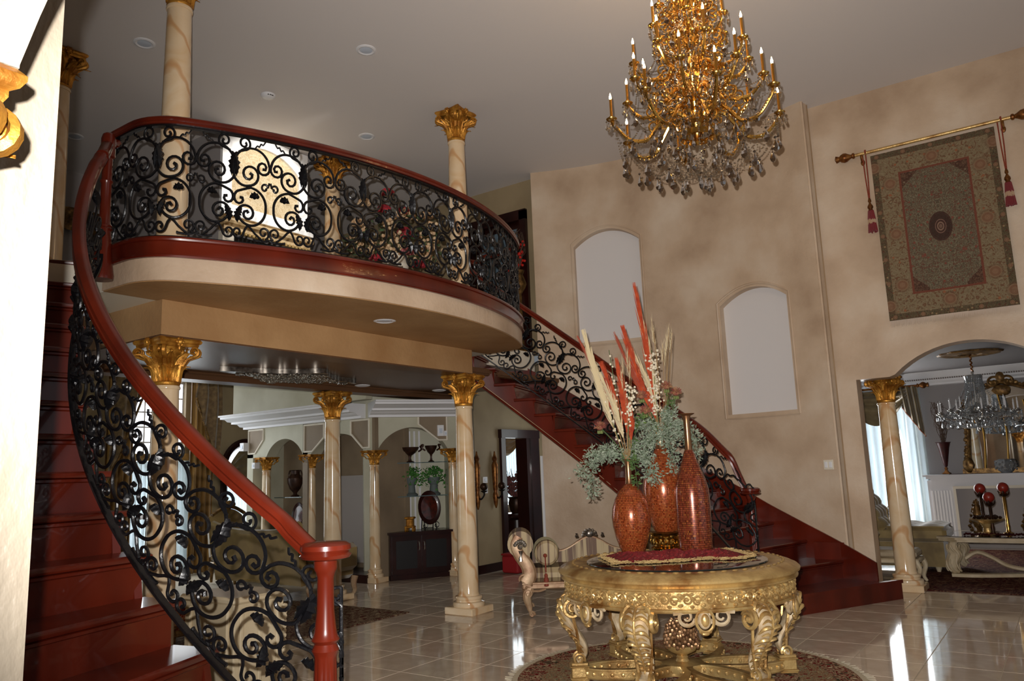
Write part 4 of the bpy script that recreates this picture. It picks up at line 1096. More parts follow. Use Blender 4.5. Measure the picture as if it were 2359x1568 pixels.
TI = [dict(n=8,R=.67,cz=4.27,hz=4.24,dip=.17,sag=.24,a0=rad(-55)),
      dict(n=8,R=.54,cz=4.50,hz=4.42,dip=.14,sag=.14,a0=rad(-55+22.5)),
      dict(n=8,R=.46,cz=4.74,hz=4.64,dip=.13,sag=.12,a0=rad(-55)),
      dict(n=6,R=.31,cz=5.02,hz=4.93,dip=.10,sag=.09,a0=rad(-40)),
      dict(n=6,R=.22,cz=5.28,hz=5.20,dip=.08,sag=.07,a0=rad(-10))]
ch = chand('chandelier','huge gilded candle chandelier hung with crystal beads over the round table',(.44,-3.6,0),TI,'gold_shiny','crystal','crystal_smoke',3.7,6.0,'bulb',.14)
# lower crystal basket
b = MB(); b.lathe([(.13,4.09),(.14,4.095),(.14,4.135),(.13,4.14)],(0,0,0),32,caps=False); b.build('basket_ring','gold_shiny',ch,local=True)
for (R0,z0,R1,z1,n,nm) in ((.66,4.22,.05,3.80,16,20),(.40,4.10,.04,3.82,12,16),(.62,4.18,.30,3.88,16,16)):
    o0 = None
    for k in range(n):
        if o0 is None:
            S_ = MB()
            for p in swag((R0,0,z0),(R1,0,z1),.10 if R0 > .5 else .05,nm): octa(S_,p,.008)
            o0 = S_.build('basket_chain','crystal',ch,local=True,sharp=0); o0['kind'] = 'stuff'; o = o0
        else: o = copy_tree(o0, ch)
        o.rotation_euler = (0,0,2*PI*k/n)
for (R0,z0,n,r,h) in ((.58,3.98,16,.026,.10),(.42,3.90,12,.03,.11),(.24,3.86,10,.032,.11),(.03,3.82,1,.035,.13),(.18,4.05,10,.026,.09),(.30,4.18,12,.024,.09),(.16,4.45,10,.022,.08),(.2,4.70,10,.022,.08)):
    o0 = None
    for k in range(n):
        if o0 is None:
            S_ = MB(); octa(S_,(R0,0,z0),.014); pend(S_,(R0,0,z0-.015),r,h); o0 = S_.build('pendalogue','crystal_smoke',ch,local=True,sharp=0); o = o0
        else: o = copy_tree(o0, ch)
        o.rotation_euler = (0,0,2*PI*k/n+.2)
# strands of beads down the upper stem and rosettes of crystals
o0 = None
for k in range(16):
    if o0 is None:
        S_ = MB()
        for (r0,z0,r1,z1) in ((.06,5.7,.20,5.2),(.20,5.2,.10,4.95),(.22,5.0,.13,4.7),(.24,4.75,.14,4.42),(.30,4.5,.14,4.14)):
            for p in swag((r0,0,z0),(r1,0,z1),.02,16): octa(S_,p,.0085)
        o0 = S_.build('bead_strand','crystal',ch,local=True,sharp=0); o0['kind'] = 'stuff'; o = o0
    else: o = copy_tree(o0, ch)
    o.rotation_euler = (0,0,2*PI*k/16)
o0 = None
for k in range(20):
    if o0 is None:
        S_ = MB()
        for (r,z) in ((.12,5.55),(.15,5.40),(.12,5.10),(.2,5.14),(.16,4.84),(.25,4.88),(.14,4.62),(.26,4.58),(.20,4.34),(.34,4.36)):
            S_.tube([(r+x,0,z+y) for x,y in sp((0,0),[(90,.045),(0,.04),(-90,.034),(-200,.024),(-330,.008)],3)], lambda q:.008*(1-.4*q), 5)
        o0 = S_.build('gilt_scroll','gold_shiny',ch,local=True); o0['kind'] = 'stuff'; o = o0
    else: o = copy_tree(o0, ch)
    o.rotation_euler = (0,0,2*PI*k/20+.1)
for z in (4.45,4.95,5.4):
    lamp('chandelier_glow','POINT',(.44,-3.6,z+.08),13,(1.0,.68,.38),.28)
# ------------------------------------------------------------------ tapestry on the right wall
def tap_mat():
    m, N, L, b = nodes('tapestry_weave', .95, spec=.1); tc = N.new('ShaderNodeTexCoord'); sx = N.new('ShaderNodeSeparateXYZ'); L.new(tc.outputs['Object'], sx.inputs[0])
    W_, H_ = .645, 1.02
    X, Y = sx.outputs[1], sx.outputs[2]
    Yc = mathn(N,L,'SUBTRACT',Y,H_)
    ax, ay = mathn(N,L,'ABSOLUTE',X), mathn(N,L,'ABSOLUTE',Yc)
    dist = mathn(N,L,'MINIMUM',mathn(N,L,'SUBTRACT',W_,ax),mathn(N,L,'SUBTRACT',H_,ay))   # distance in from the edge
    cb = N.new('ShaderNodeCombineXYZ'); L.new(ax, cb.inputs[0]); L.new(Yc, cb.inputs[1])
    field = floral(N, L, cb.outputs[0], 15, ((84,74,60),(134,128,104),(104,52,44),(112,108,88),(126,66,56)))
    border = floral(N, L, cb.outputs[0], 13, ((124,108,82),(146,132,104),(110,64,44),(98,92,70),(150,92,62)), 5)
    edge = floral(N, L, cb.outputs[0], 18, ((66,60,44),(112,100,74),(96,44,36),(62,58,46),(150,126,92)), 9)
    is_b = ramp(N, L, dist, [(0,(255,255,255)),(.285,(255,255,255)),(.29,(0,0,0)),(1,(0,0,0))], True)
    is_e = ramp(N, L, dist, [(0,(255,255,255)),(.065,(255,255,255)),(.07,(0,0,0)),(1,(0,0,0))], True)
    line = ramp(N, L, dist, [(0,(0,0,0)),(.272,(0,0,0)),(.275,(255,255,255)),(.298,(255,255,255)),(.30,(0,0,0))], True)
    # central dark medallion
    cx = N.new('ShaderNodeCombineXYZ'); L.new(mathn(N,L,'DIVIDE',X,.12), cx.inputs[0]); L.new(mathn(N,L,'DIVIDE',Yc,.175), cx.inputs[1])
    ln = N.new('ShaderNodeVectorMath'); ln.operation = 'LENGTH'; L.new(cx.outputs[0], ln.inputs[0])
    med = ramp(N, L, ln.outputs['Value'], [(0,(120,92,80)),(.14,(64,40,38)),(.2,(140,110,94)),(.3,(60,34,34)),(.42,(128,96,84)),(.48,(48,28,30)),(.86,(58,34,34)),(1,(116,104,84))], True)
    inm = ramp(N, L, ln.outputs['Value'], [(0,(255,255,255)),(.98,(255,255,255)),(.99,(0,0,0)),(1,(0,0,0))], True)
    # corner spandrels of dark red
    fx, fy = mathn(N,L,'SUBTRACT',W_-.30,ax), mathn(N,L,'SUBTRACT',H_-.30,ay)
    cp = ramp(N, L, mathn(N,L,'ADD',fx,fy), [(0,(255,255,255)),(.17,(255,255,255)),(.18,(0,0,0)),(1,(0,0,0))], True)
    spn = floral(N, L, cb.outputs[0], 14, ((66,36,32),(112,84,66),(58,34,30),(84,48,42),(120,104,84)), 2)
    c = mixc(N,L,cp,field,spn); c = mixc(N,L,inm,c,med); c = mixc(N,L,is_b,c,border); c = mixc(N,L,line,c,(116,58,46)); c = mixc(N,L,is_e,c,edge)
    # ring medallions along the border
    def rings(c, u, v, pu, R0, col):
        f = mathn(N,L,'SUBTRACT',mathn(N,L,'MODULO',mathn(N,L,'ADD',u,10*pu+pu/2),pu),pu/2); q = N.new('ShaderNodeCombineXYZ'); L.new(f,q.inputs[0]); L.new(v,q.inputs[1])
        l = N.new('ShaderNodeVectorMath'); l.operation='LENGTH'; L.new(q.outputs[0], l.inputs[0])
        k = ramp(N,L,mathn(N,L,'DIVIDE',l.outputs['Value'],R0),[(0,(255,255,255)),(.74,(255,255,255)),(.75,(160,160,160)),(1,(0,0,0))],True)
        k2 = ramp(N,L,mathn(N,L,'DIVIDE',l.outputs['Value'],R0),[(0,(138,104,80)),(.35,(126,90,68)),(.62,(138,110,84)),(.75,(100,62,46)),(1,(100,62,46))],True)
        return mixc(N,L,k,c,k2)
    c = rings(c, mathn(N,L,'ADD',Yc,.0), mathn(N,L,'SUBTRACT',ax,W_-.18), .62, .085, None)
    c = rings(c, X, mathn(N,L,'SUBTRACT',ay,H_-.17), .62, .085, None)
    c = rings(c, Yc, mathn(N,L,'SUBTRACT',ax,W_-.034), .29, .030, None)
    c = rings(c, X, mathn(N,L,'SUBTRACT',ay,H_-.034), .29, .030, None)
    L.new(mixc(N,L,.25,c,floral(N,L,tc.outputs['Object'],34,((96,84,66),(128,112,92),(96,56,46),(104,98,80),(124,92,72)),4)), b.inputs['Base Color']); return m
tap_mat()
tp = thing('tapestry','faded floral tapestry rug hanging from a gilt rod on the tall right wall','tapestry',(4.70,-4.80,3.115))
def tpf(u, v):
    y = lerp(-.645,.645,u); z = lerp(0,2.04,v); return (4.70-.012*math.sin(u*9)*(1-v), -4.80+y, 3.115+z)
MB().slab(tpf,24,4,.016).build('weave','tapestry_weave',tp)
mat('tap_fringe',(206,186,168),.95)
f = MB()
for k in range(160):
    y = lerp(-.64,.64,k/159); 
    f.extr([(4.695,-4.80+y-.004,3.118),(4.695,-4.80+y+.004,3.118),(4.697,-4.80+y+.003+random.uniform(-.004,.004),3.045+random.uniform(-.012,.01))],(.008,0,0))
    f.extr([(4.695,-4.80+y-.004,5.15),(4.695,-4.80+y+.004,5.15),(4.697,-4.80+y+.003,5.19+random.uniform(-.01,.01))],(.008,0,0))
f = f.build('fringe','tap_fringe',tp,sharp=0); f['kind'] = 'stuff'
rod = thing('curtain_rod','gilt tapestry rod with carved finials high on the right wall','rod',(4.68,-4.80,5.205))
def lat_y(prof, y0, d, n=16, c=(4.68,5.205)):
    b = MB(); b.loft([[(c[0]+r*math.cos(2*PI*k/n), y0+d*h, c[1]+r*math.sin(2*PI*k/n)) for k in range(n)] for r,h in prof]); return b
lat_y([(.02,0),(.02,1.62)],-5.61,1).build('rod_bar','gold_old',rod)
FP = [(.02,0),(.035,.01),(.035,.03),(.022,.04),(.03,.06),(.055,.10),(.06,.13),(.045,.165),(.03,.18),(.038,.20),(.045,.22),(.01,.235)]
mat('gold_dark',(150,100,48),.4,metal=.7,col2=(96,52,24),scale=20)
for y0, d in ((-5.61,-1),(-3.99,1)): lat_y(FP,y0,d).build('finial','gold_dark',rod)
for y0 in (-5.53,-4.06):
    b = MB(); b.tube([(4.735,y0,5.14),(4.70,y0,5.13),(4.68,y0,5.16),(4.68,y0,5.19)],.016,8); b.ball((4.735,y0,5.11),.025,8,6,(.5,1,1.6)); b.build('rod_bracket','gold_dark',rod)
mat('tassel_red',(124,22,30),.8,sheen=.4); mat('tassel_cord',(150,70,44),.7,col2=(110,40,30),scale=120); mat('tassel_cream',(190,160,130),.85)
for (lab,y0,zb) in (('red tasselled cord hanging at the left end of the tapestry rod',-4.09,4.22),('red tasselled cord hanging at the right end of the tapestry rod',-5.50,4.22)):
    t = thing('tassel',lab,'tassel',(4.69,y0,zb))
    b = MB(); 
    for o in (-.018,.018): b.tube([(4.685,y0+o,5.19),(4.69,y0+o*.8,4.9),(4.695,y0+o*.2,zb+.40)],.008,6)
    b.tube([(4.655,y0-.02,5.19),(4.652,y0-.02,5.23),(4.68,y0-.02,5.24),(4.70,y0,5.2)],.010,6); b.build('cord','tassel_cord',t)
    MB().lathe([(.008,.42),(.016,.40),(.02,.375),(.01,.36),(.018,.34),(.030,.32),(.033,.30),(.022,.28),(.028,.265),(.02,.26)],(4.695,y0,zb),14).build('tassel_head','gold_dark',t)
    for (z0,z1,m_,r0,r1) in ((.26,.15,'tassel_red',.026,.038),(.165,.10,'tassel_cream',.034,.04),(.11,0,'tassel_red',.038,.048)):
        b = MB()
        for k in range(18):
            a = 2*PI*k/18; b.tube([(4.695+r0*.8*math.cos(a),y0+r0*math.sin(a),zb+z0),(4.695+r1*.8*math.cos(a),y0+r1*math.sin(a),zb+z1+random.uniform(-.012,.008))],.0075,4)
        b.build('tassel_skirt',m_,t)
# light switch
sw = thing('light_switch','white double rocker light switch by the corner of the niche wall','switch',arcR(-17.15,-.004,1.485)[:2]+(1.44,))
_a = rad(-17.15)
def swb(c, d, z, dp): 
    b = MB(); q = Vector(arcR(-17.15,-dp/2-.001,z)); t = Vector((-math.sin(_a),math.cos(_a),0)); b.rbox((q.x+t.x*c,q.y+t.y*c,z),(dp,d[0],d[1]),.003,_a); return b
swb(0,(.125,.115),1.485,.008).build('plate','cream_paint',sw)
for c in (-.028,.028): swb(c,(.036,.07),1.485,.016).build('rocker','white_paint',sw)

# ------------------------------------------------------------------ living room behind the arch
LS, LCZ = 10.3, 3.0
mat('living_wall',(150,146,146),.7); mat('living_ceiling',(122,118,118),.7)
# back wall with the tall window, left side wall, ceiling
struct(wall_cols(lambda t,d,z: (LS+d,-1.6-t,z),0,8.5,0,LCZ,[(.25,1.88,.35,lambda t:2.6)],.2,2,m='living_wall').build('wall_living_back','living_wall', org=(0,0,0)))
struct(MB().lbox((5.2,-1.75,0),(LS+.2,-1.6,LCZ)).build('wall_living_side','living_wall', org=(0,0,0)))
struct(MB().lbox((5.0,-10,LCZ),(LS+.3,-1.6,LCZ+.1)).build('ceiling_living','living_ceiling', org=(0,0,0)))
struct(MB().lbox((5.0,-10.2,0),(LS+.3,-10,LCZ+.1)).build('wall_living_front','living_wall', org=(0,0,0)))
mat('taupe_trim',(110,100,94),.6)
cr = struct(MB().sweep([(LS,-1.7,0),(LS,-9.9,0)],[(0,2.76),(.03,2.77),(.03,2.80),(.06,2.83),(.06,2.86),(.10,2.90),(.13,2.97),(.16,2.99),(.16,3.0),(0,3.0)]).build('trim_living_crown','white_paint', org=(0,0,0)))
dm = None
for k in range(90):
    y = -2.9-k*.035
    if dm is None: dm = MB().lbox((LS-.085,-.011,2.862),(LS-.055,.011,2.893)).build('dentil','taupe_trim',cr); o = dm
    else: o = bpy.data.objects.new('dentil',dm.data); C.objects.link(o); setpar(o,cr)
    o.location = (0,y,0)
wf = struct(MB().build('window_1','white_paint', org=(LS,-2.5,0)) if False else MB().lbox((LS+.14,-3.48,.35),(LS+.16,-1.85,2.6)).build('window_1','glass_white', org=(LS,-2.5,.35)))
for y in (-3.46,-2.66,-1.87): MB().lbox((LS+.06,y-.03,.35),(LS+.14,y+.03,2.6)).build('window_frame','white_paint',wf)
for z in (.38,1.1,1.85,2.57): MB().lbox((LS+.07,-3.48,z-.02),(LS+.13,-1.85,z+.02)).build('window_bar','white_paint',wf)
mat('sheer',(214,226,226),.7,trans=.15)
m = MT['sheer']; m.node_tree.nodes['Principled BSDF'].inputs['Transmission Weight'].default_value = 0
_nt = m.node_tree; _t = _nt.nodes.new('ShaderNodeBsdfTranslucent'); _t.inputs[0].default_value = (.82,.9,.9,1); _mx = _nt.nodes.new('ShaderNodeMixShader'); _mx.inputs[0].default_value = .55
_nt.links.new(_nt.nodes['Principled BSDF'].outputs[0], _mx.inputs[1]); _nt.links.new(_t.outputs[0], _mx.inputs[2]); _nt.links.new(_mx.outputs[0], _nt.nodes['Material Output'].inputs[0])
cu = thing('sheer_curtain','white pleated sheer curtain in the window behind the arch column','curtain',(LS-.1,-2.7,.05))
MB().slab(lambda u,v: (LS-.10+.035*math.sin(u*26*PI), lerp(-3.62,-1.8,u), lerp(.05,2.75,v)),130,2,.004).build('sheer','sheer',cu)
mat('swag_olive',(120,104,66),.55,sheen=.6,col2=(92,76,44),scale=5); mat('swag_rust',(120,72,50),.7)
_t.inputs[0].default_value = (.9,.93,.93,1)
sg = thing('swag_valance','olive silk swag and jabot draped over the living room window','curtain',(LS-.16,-2.7,1.88))
def swagf(u, v):
    y = lerp(-3.45,-2.35,u); dz = .12+.50*math.sin(PI*u)*v; fold = .03*math.sin(v*22+1.5*math.sin(PI*u)); return (LS-.17-.06*math.sin(PI*u)*v+fold, y, 2.74-dz*v*1.0-.02*v)
MB().slab(swagf,24,40,.006).build('swag','swag_olive',sg)
def jab(u, v):
    y = lerp(-3.60,-3.28,u)-.05*v+.0*u; zb = lerp(1.88,2.40,u); return (LS-.18+.04*math.sin(u*7*PI), y, lerp(2.77,zb,v))
MB().slab(jab,56,6,.006).build('jabot','swag_olive',sg)
MB().tube([(LS-.18+.04*math.sin(u*7*PI)-.004, lerp(-3.60,-3.28,u)-.05, lerp(1.88,2.40,u)) for u in [k/56 for k in range(57)]],.012,5).build('jabot_trim','swag_rust',sg)
dr = thing('curtain_rod','dark carved curtain pole ending in a finial above the living room window','rod',(LS-.17,-2.7,2.77))
lat_y([(.02,0),(.02,2.0)],-3.60,1,12,(LS-.17,2.77)).build('rod_bar','gold_dark',dr); lat_y([(a*1.0,b*.85) for a,b in FP],-3.60,-1,14,(LS-.17,2.77)).build('finial','gold_dark',dr)
# olive side drape seen beside the column
sd = thing('side_drape','long olive drape hanging beside the arch column','curtain',(5.35,-3.2,.03))
MB().slab(lambda u,v: (5.35+.9*u, -3.30+.05*math.sin(u*12*PI)+.1*u, lerp(.03,2.7,v)),60,2,.012).build('drape','swag_olive',sd)
# fireplace
mat('stone_white',(206,206,210),.35,spec=.5)
fp = thing('fireplace','white fluted fireplace surround with a dark shelf on the living room wall','fireplace',(9.95,-4.9,0))
b = MB(); b.lbox((9.95,-6.1,1.12),(LS-.005,-3.66,1.15)); b.lbox((9.90,-6.15,1.15),(LS-.005,-3.60,1.19)); b.lbox((9.86,-6.2,1.19),(LS-.005,-3.555,1.215)); b.build('mantel_shelf','stone_white',fp)
b = MB(); b.lbox((10.0,-3.98,.0),(LS-.005,-3.60,1.12)); b.lbox((10.0,-6.1,.0),(LS-.005,-5.75,1.12)); b.lbox((10.0,-5.75,.98),(LS-.005,-3.98,1.12)); b.build('surround','stone_white',fp)
for k in range(7): MB().lbox((9.985,-3.65-k*.045,.15),(10.0,-3.675-k*.045,.95)).build('flute','white_paint',fp)
MB().lbox((9.96,-3.99,0),(10.0,-3.59,.14)).build('plinth_block','stone_white',fp)
b = MB(); b.lbox((9.97,-4.02,.0),(9.999,-3.98,.975)); b.lbox((9.968,-5.75,.975),(9.999,-3.98,1.02)); b.build('opening_moulding','cream_paint',fp)
MB().lbox((10.2,-5.75,.0),(10.24,-3.98,.98)).build('screen_back','grey_paint',fp)
MB().lbox((9.94,-6.15,1.2155),(LS-.005,-3.95,1.222)).build('shelf_top','dark_wood',fp)
# trumpet vase with twigs
tv = thing('trumpet_vase','dark red trumpet vase on a footed stand on the fireplace shelf','vase',(10.12,-3.90,1.222))
mat('maroon',(62,16,14),.4,col2=(40,10,10),scale=8)
b = MB(); b.lathe([(.075,.0),(.08,.012),(.05,.03),(.032,.05),(.022,.075),(.035,.09),(.02,.11),(.02,.13)],(10.12,-3.90,1.223),4,a0=.6); b.build('foot','gold_dark',tv)
MB().lathe([(.018,.12),(.03,.14),(.06,.30),(.085,.44),(.11,.525),(.13,.54),(.105,.535),(.05,.3)],(10.12,-3.90,1.223),20,caps=False).build('body','maroon',tv)
tw = thing('twig_bundle','bundle of curly dry twigs standing in the trumpet vase','twigs',(10.12,-3.90,1.5))
mat('twig',(74,56,44),.8); b = MB()
for k in range(34):
    a = random.uniform(0,2*PI); r = random.uniform(.02,.12); P = [(10.12,-3.90,1.62)]
    for j in range(1,8): t = j/7; P.append((10.12+r*math.sin(a+3*t)*min(1,t*2)+.02*random.random(), -3.90+r*1.1*math.cos(a+4*t*random.uniform(.6,1.4))*min(1,t*1.6), 1.62+.85*t*random.uniform(.85,1.0)))
    b.tube(cat(P,3), .0035, 3)
f = b.build('twigs','twig',tw,sharp=0); f['kind'] = 'stuff'
# ornate mirror
mat('mirror',(220,224,228),.02,metal=1); mat('gold_antique',(150,116,66),.4,metal=.6,col2=(86,62,36),scale=16,bump=.3)
mi = thing('mirror','large ornate gilt mirror leaning over the fireplace shelf','mirror',(10.2,-4.95,1.223))
def mo_(t):  # outline of the frame, t from 0 to 1, left foot over the crest to the right foot
    P = [(-.62,0),(-.60,.25),(-.56,.7),(-.60,1.0),(-.52,1.18),(-.38,1.32),(-.18,1.40),(0,1.46),(.18,1.40),(.38,1.32),(.52,1.18),(.60,1.0),(.56,.7),(.60,.25),(.62,0)]
    return at([(a,b_,0) for a,b_ in P], t)[0]
yc = -4.86
MB().tube([(10.2,yc+p.x,1.26+p.y) for p in [mo_(k/60) for k in range(61)]],.05,8,flat=.7).build('frame','gold_antique',mi)
MB().lbox((10.14,yc-.72,1.223),(10.26,yc+.72,1.30)).build('frame_base','gold_antique',mi)
MB().extr([(10.21,yc+p.x,1.26+p.y) for p in [mo_(k/40) for k in range(41)]],(.01,0,0)).build('glass','mirror',mi,sharp=20)
b = MB()
for k in range(60):
    p = mo_((k+.5)/60); b.ball((10.17,yc+p.x*1.06,1.26+p.y*1.03),random.uniform(.02,.045),7,5,(.6,1,1),.2)
for sy in (-1,1): b.tube([(10.16,yc+sy*(.10+x),2.72+z) for x,z in sp((0,0),[(180,.10),(90,.09),(0,.08),(-120,.05),(-280,.015)],5)],.022,6)
b.ball((10.16,yc,2.80),.07,10,7,(.5,1,1.3)); b.ball((10.15,yc+.62,1.36),.09,8,6,(.6,.9,1.5),.2); b.ball((10.15,yc-.62,1.36),.09,8,6,(.6,.9,1.5),.2); b.ball((10.14,yc,2.58),.10,10,6,(.4,1.4,.9),.15)
b.build('carved_leaves','gold_antique',mi)
for (y0,h) in ((.38,1.12),(.05,1.25),(-.30,1.12)):
    MB().tube(cat([(10.18,yc+y0,1.30),(10.175,yc+y0-.04,1.30+h*.5),(10.18,yc+y0+.02,1.28+h)],8),.018,6).build('mirror_divider','gold_shiny',mi)
cb_ = thing('crystal_bowl','round cut crystal bowl on the fireplace shelf before the mirror','bowl',(10.0,-4.78,1.222))
b = MB(); b.lathe([(.07,0),(.09,.02),(.14,.09),(.15,.14),(.13,.20),(.09,.22),(.06,.22)],(10.0,-4.78,1.223),16,lambda a,z: 1+.06*math.cos(8*a)); b.build('body','crystal_clear',cb_,sharp=10)
b = MB()
for k in range(34): a = k*2.4; z = .05+.14*(k/34); b.ball((10.0+.145*math.cos(a),-4.78+.145*math.sin(a),1.223+z),.02,5,4)
f = b.build('cut_facets','crystal_clear',cb_,sharp=0); f['kind'] = 'stuff'
# ceiling medallion and crystal chandelier
me_ = thing('ceiling_medallion','gilt oval ceiling medallion above the crystal chandelier','medallion',(7.83,-4.66,2.96))
b = MB(); b.lathe([(.02,0),(.12,-.005),(.16,-.03),(.20,-.02),(.30,-.012),(.36,-.03),(.40,-.02),(.41,0),(.02,.0)],(7.83,-4.66,2.998),40,lambda a,z: 1+.05*math.cos(12*a)); b.build('plaque','gold_antique',me_)
lv = None
for k in range(12):
    if lv is None: b = MB(); b.ball((.27,0,2.975),.06,8,4,(1,.5,.25)); lv = b.build('medallion_leaf','gold_antique',me_); lv.data.transform(Matrix.Translation((7.83,-4.66,2.96))) ; o = lv
    else: o = bpy.data.objects.new('medallion_leaf',lv.data); C.objects.link(o); setpar(o,me_)
    o.rotation_euler = (0,0,2*PI*k/12)
mat('bulb_off',(230,232,235),.1,spec=1)
mat('chand_silver',(200,200,196),.15,metal=.9)
c2 = chand('crystal_chandelier','clear crystal chandelier hanging in the living room behind the arch',(7.83,-4.66,0),[dict(n=10,R=.50,cz=2.12,hz=2.06,dip=.07,sag=.05,a0=.2,inz=2.62),dict(n=6,R=.34,cz=2.17,hz=2.14,dip=.05,sag=.05,a0=.5,inz=2.5)],'chand_silver','crystal_clear','crystal_clear',1.93,2.72,'bulb_off',.10,hi=False)
MB().tube([(.012*math.sin(k*1.4),.012*math.cos(k*1.4),lerp(2.70,2.97,k/20)) for k in range(21)],.012,6).build('chain','gold_dark',c2,local=True)
MB().lathe([(.10,2.56),(.11,2.60),(.12,2.66),(.11,2.67),(.09,2.62)],(0,0,0),20).build('crystal_crown','crystal_clear',c2,local=True,sharp=10)
b = MB()
for k in range(22):
    a = 2*PI*k/22
    for p in swag((.105*math.cos(a),.105*math.sin(a),2.62),(.15*math.cos(a),.15*math.sin(a),2.16),.0,24): octa(b,p,.011)
    for p in swag((.46*math.cos(a),.46*math.sin(a),2.09),(.06*math.cos(a),.06*math.sin(a),1.93),.07,26): octa(b,p,.011)
    for p in swag((.46*math.cos(a),.46*math.sin(a),2.09),(.46*math.cos(a+.285),.46*math.sin(a+.285),2.09),.0,10): octa(b,p,.011)
f = b.build('crystal_strands','crystal_clear',c2,local=True,sharp=0); f['kind'] = 'stuff'
# tufted chaise
mat('olive_velvet',(150,128,78),.6,sheen=.6,col2=(112,92,52),scale=4); mat('cream_wood',(206,190,160),.5,col2=(184,164,130),scale=8)
cz = thing('chaise','olive tufted chaise with a rolled back beneath the living room window','chaise',(7.2,-3.5,0))
def tuft(mb, x0,x1,y0,y1,z0,z1,nx,ny,amp):
    mb.rbox(((x0+x1)/2,(y0+y1)/2,(z0+z1)/2),(x1-x0,y1-y0,z1-z0),.05)
    mb.slab(lambda u,v: (lerp(x0+.02,x1-.02,u),lerp(y0+.02,y1-.02,v),z1-.02+amp*abs(math.sin(u*nx*PI))*abs(math.sin(v*ny*PI))+.02),nx*8,ny*8,.02)
b = MB(); tuft(b,6.75,7.55,-4.20,-2.9,.40,.60,3,4,.035); b.build('seat','olive_velvet',cz)
b = MB(); b.slab(lambda u,v: (lerp(6.75,7.55,u),-3.12-.30*(1-v)+.06*v-.02*abs(math.sin(u*4*PI))*abs(math.sin(v*4*PI))*3, lerp(.55,1.15,v)),32,32,.12); b.build('backrest','olive_velvet',cz)
b = MB(); b.lbox((6.78,-4.15,.08),(7.52,-2.9,.40)); b.build('base','olive_velvet',cz)
for (x,y) in ((6.85,-4.05),(7.45,-4.05),(6.85,-3.0),(7.45,-3.0)): MB().lathe([(.02,0),(.03,.03),(.045,.08)],(x,y,.0),10).build('leg','cream_wood',cz)
pl = thing('pillow','dark red striped pillow leaning against the tufted chaise back','pillow',(7.1,-3.60,.63))
mat('pillow_red',(70,22,18),.7,col2=(40,12,12),scale=3,stretch=(8,1,1))
b = MB(); b.ball((7.05,-3.56,.77),.20,16,8,(1.25,.42,.66)); b.build('cushion','pillow_red',pl)
for x in (6.93,7.05,7.17): MB().tube([(x,-3.56+.088*math.cos(a),.77+.137*math.sin(a)) for a in [2*PI*k/16 for k in range(17)]],.006,5).build('pillow_stripe','gold_thread',pl)
# carved cream bench in front of the chaise
bn = thing('bench','pale carved bench with striped seat just inside the arch beside the column','bench',(5.7,-3.75,0))
mat('stripe_fabric',(190,176,150),.75,col2=(150,132,104),scale=3,stretch=(14,1,1))
b = MB(); b.rbox((5.72,-3.72,.29),(.5,.62,.06),.015); b.build('seat_rail','cream_wood',bn)
b = MB(); b.rbox((5.72,-3.72,.37),(.46,.58,.10),.03); b.build('seat','stripe_fabric',bn)
b = MB(); b.sweep([(5.52,-3.46,0),(5.92,-3.46,0)],[(-.03,.30),(.03,.30),(.05,.52),(.09,.58),(.05,.64),(-.03,.62)]); b.build('arm','cream_wood',bn)
for (x,y) in ((5.5,-4.0),(5.94,-4.0),(5.5,-3.45),(5.94,-3.45)):
    b = MB(); b.tube(cat([(x,y,.28),(x,y-.03,.2),(x,y+.0,.08),(x,y-.03,.0+.012)],5), lambda q: lerp(.035,.018,q), 8); b.build('leg','cream_wood',bn)
# coffee table
ct = thing('coffee_table','long cream coffee table with glass top and carved scroll supports','table',(7.0,-5.4,0))
b = MB(); tp_ = [(6.42,-4.35),(6.60,-4.12),(7.4,-4.12),(7.55,-4.35),(7.55,-6.6),(6.42,-6.6)]
b.prism(tp_,.44,.47); b.prism([(6.98+(x-6.98)*1.03,-5.4+(y+5.4)*1.015) for x,y in tp_],.47,.495); b.build('tabletop','cream_wood',ct)
MB().prism([(6.98+(x-6.98)*.86,-5.4+(y+5.4)*.93) for x,y in tp_],.495,.501).build('glass','table_glass',ct)
for (x,y) in ((6.55,-4.30),(7.42,-4.30),(6.55,-6.4),(7.42,-6.4)):
    b = MB(); P = cat([(x,y,.44),(x-.02,y+.02,.36),(x,y,.28),(x-.03,y+.04,.18),(x-.03,y+.03,.09),(x,y,.06)],5); b.tube(P, lambda q: .05+.035*math.sin(PI*min(1,q*1.1))**2, 10); lg = b.build('leg','cream_wood',ct)
    b = MB()
    for k in range(7):
        a = k*.9; b.tube([P[j]+Vector((.075*math.cos(a+j*.08),.075*math.sin(a+j*.08),0)) for j in range(3,len(P)-3)],.012,5)
    b.build('leg_leaf','cream_wood',lg)
b = MB(); b.sweep(cat([(6.48,-4.25,0),(6.50,-4.55,0),(6.72,-5.1,0),(6.72,-5.6,0),(6.5,-6.2,0),(6.48,-6.45,0)],6),[(-.07,.0),(.07,.0),(.07,.05),(-.07,.05)]); b.build('stretcher','cream_wood',ct)
for sy in (-1,1):
    b = MB(); yc2 = -5.32
    b.tube([(6.62,yc2+sy*(.16+x),.24+z) for x,z in sp((0,0),[(-100,.03),(40,.06),(130,.10),(230,.12)],6)],.028,6)
    b.tube(cat([(6.62,yc2+sy*.03,.12),(6.62,yc2+sy*.2,.10),(6.62,yc2+sy*.45,.14),(6.62,yc2+sy*.62,.24),(6.62,yc2+sy*.78,.30),(6.60,yc2+sy*.92,.22)],6),.026,6); b.build('scroll_support','cream_wood',ct)
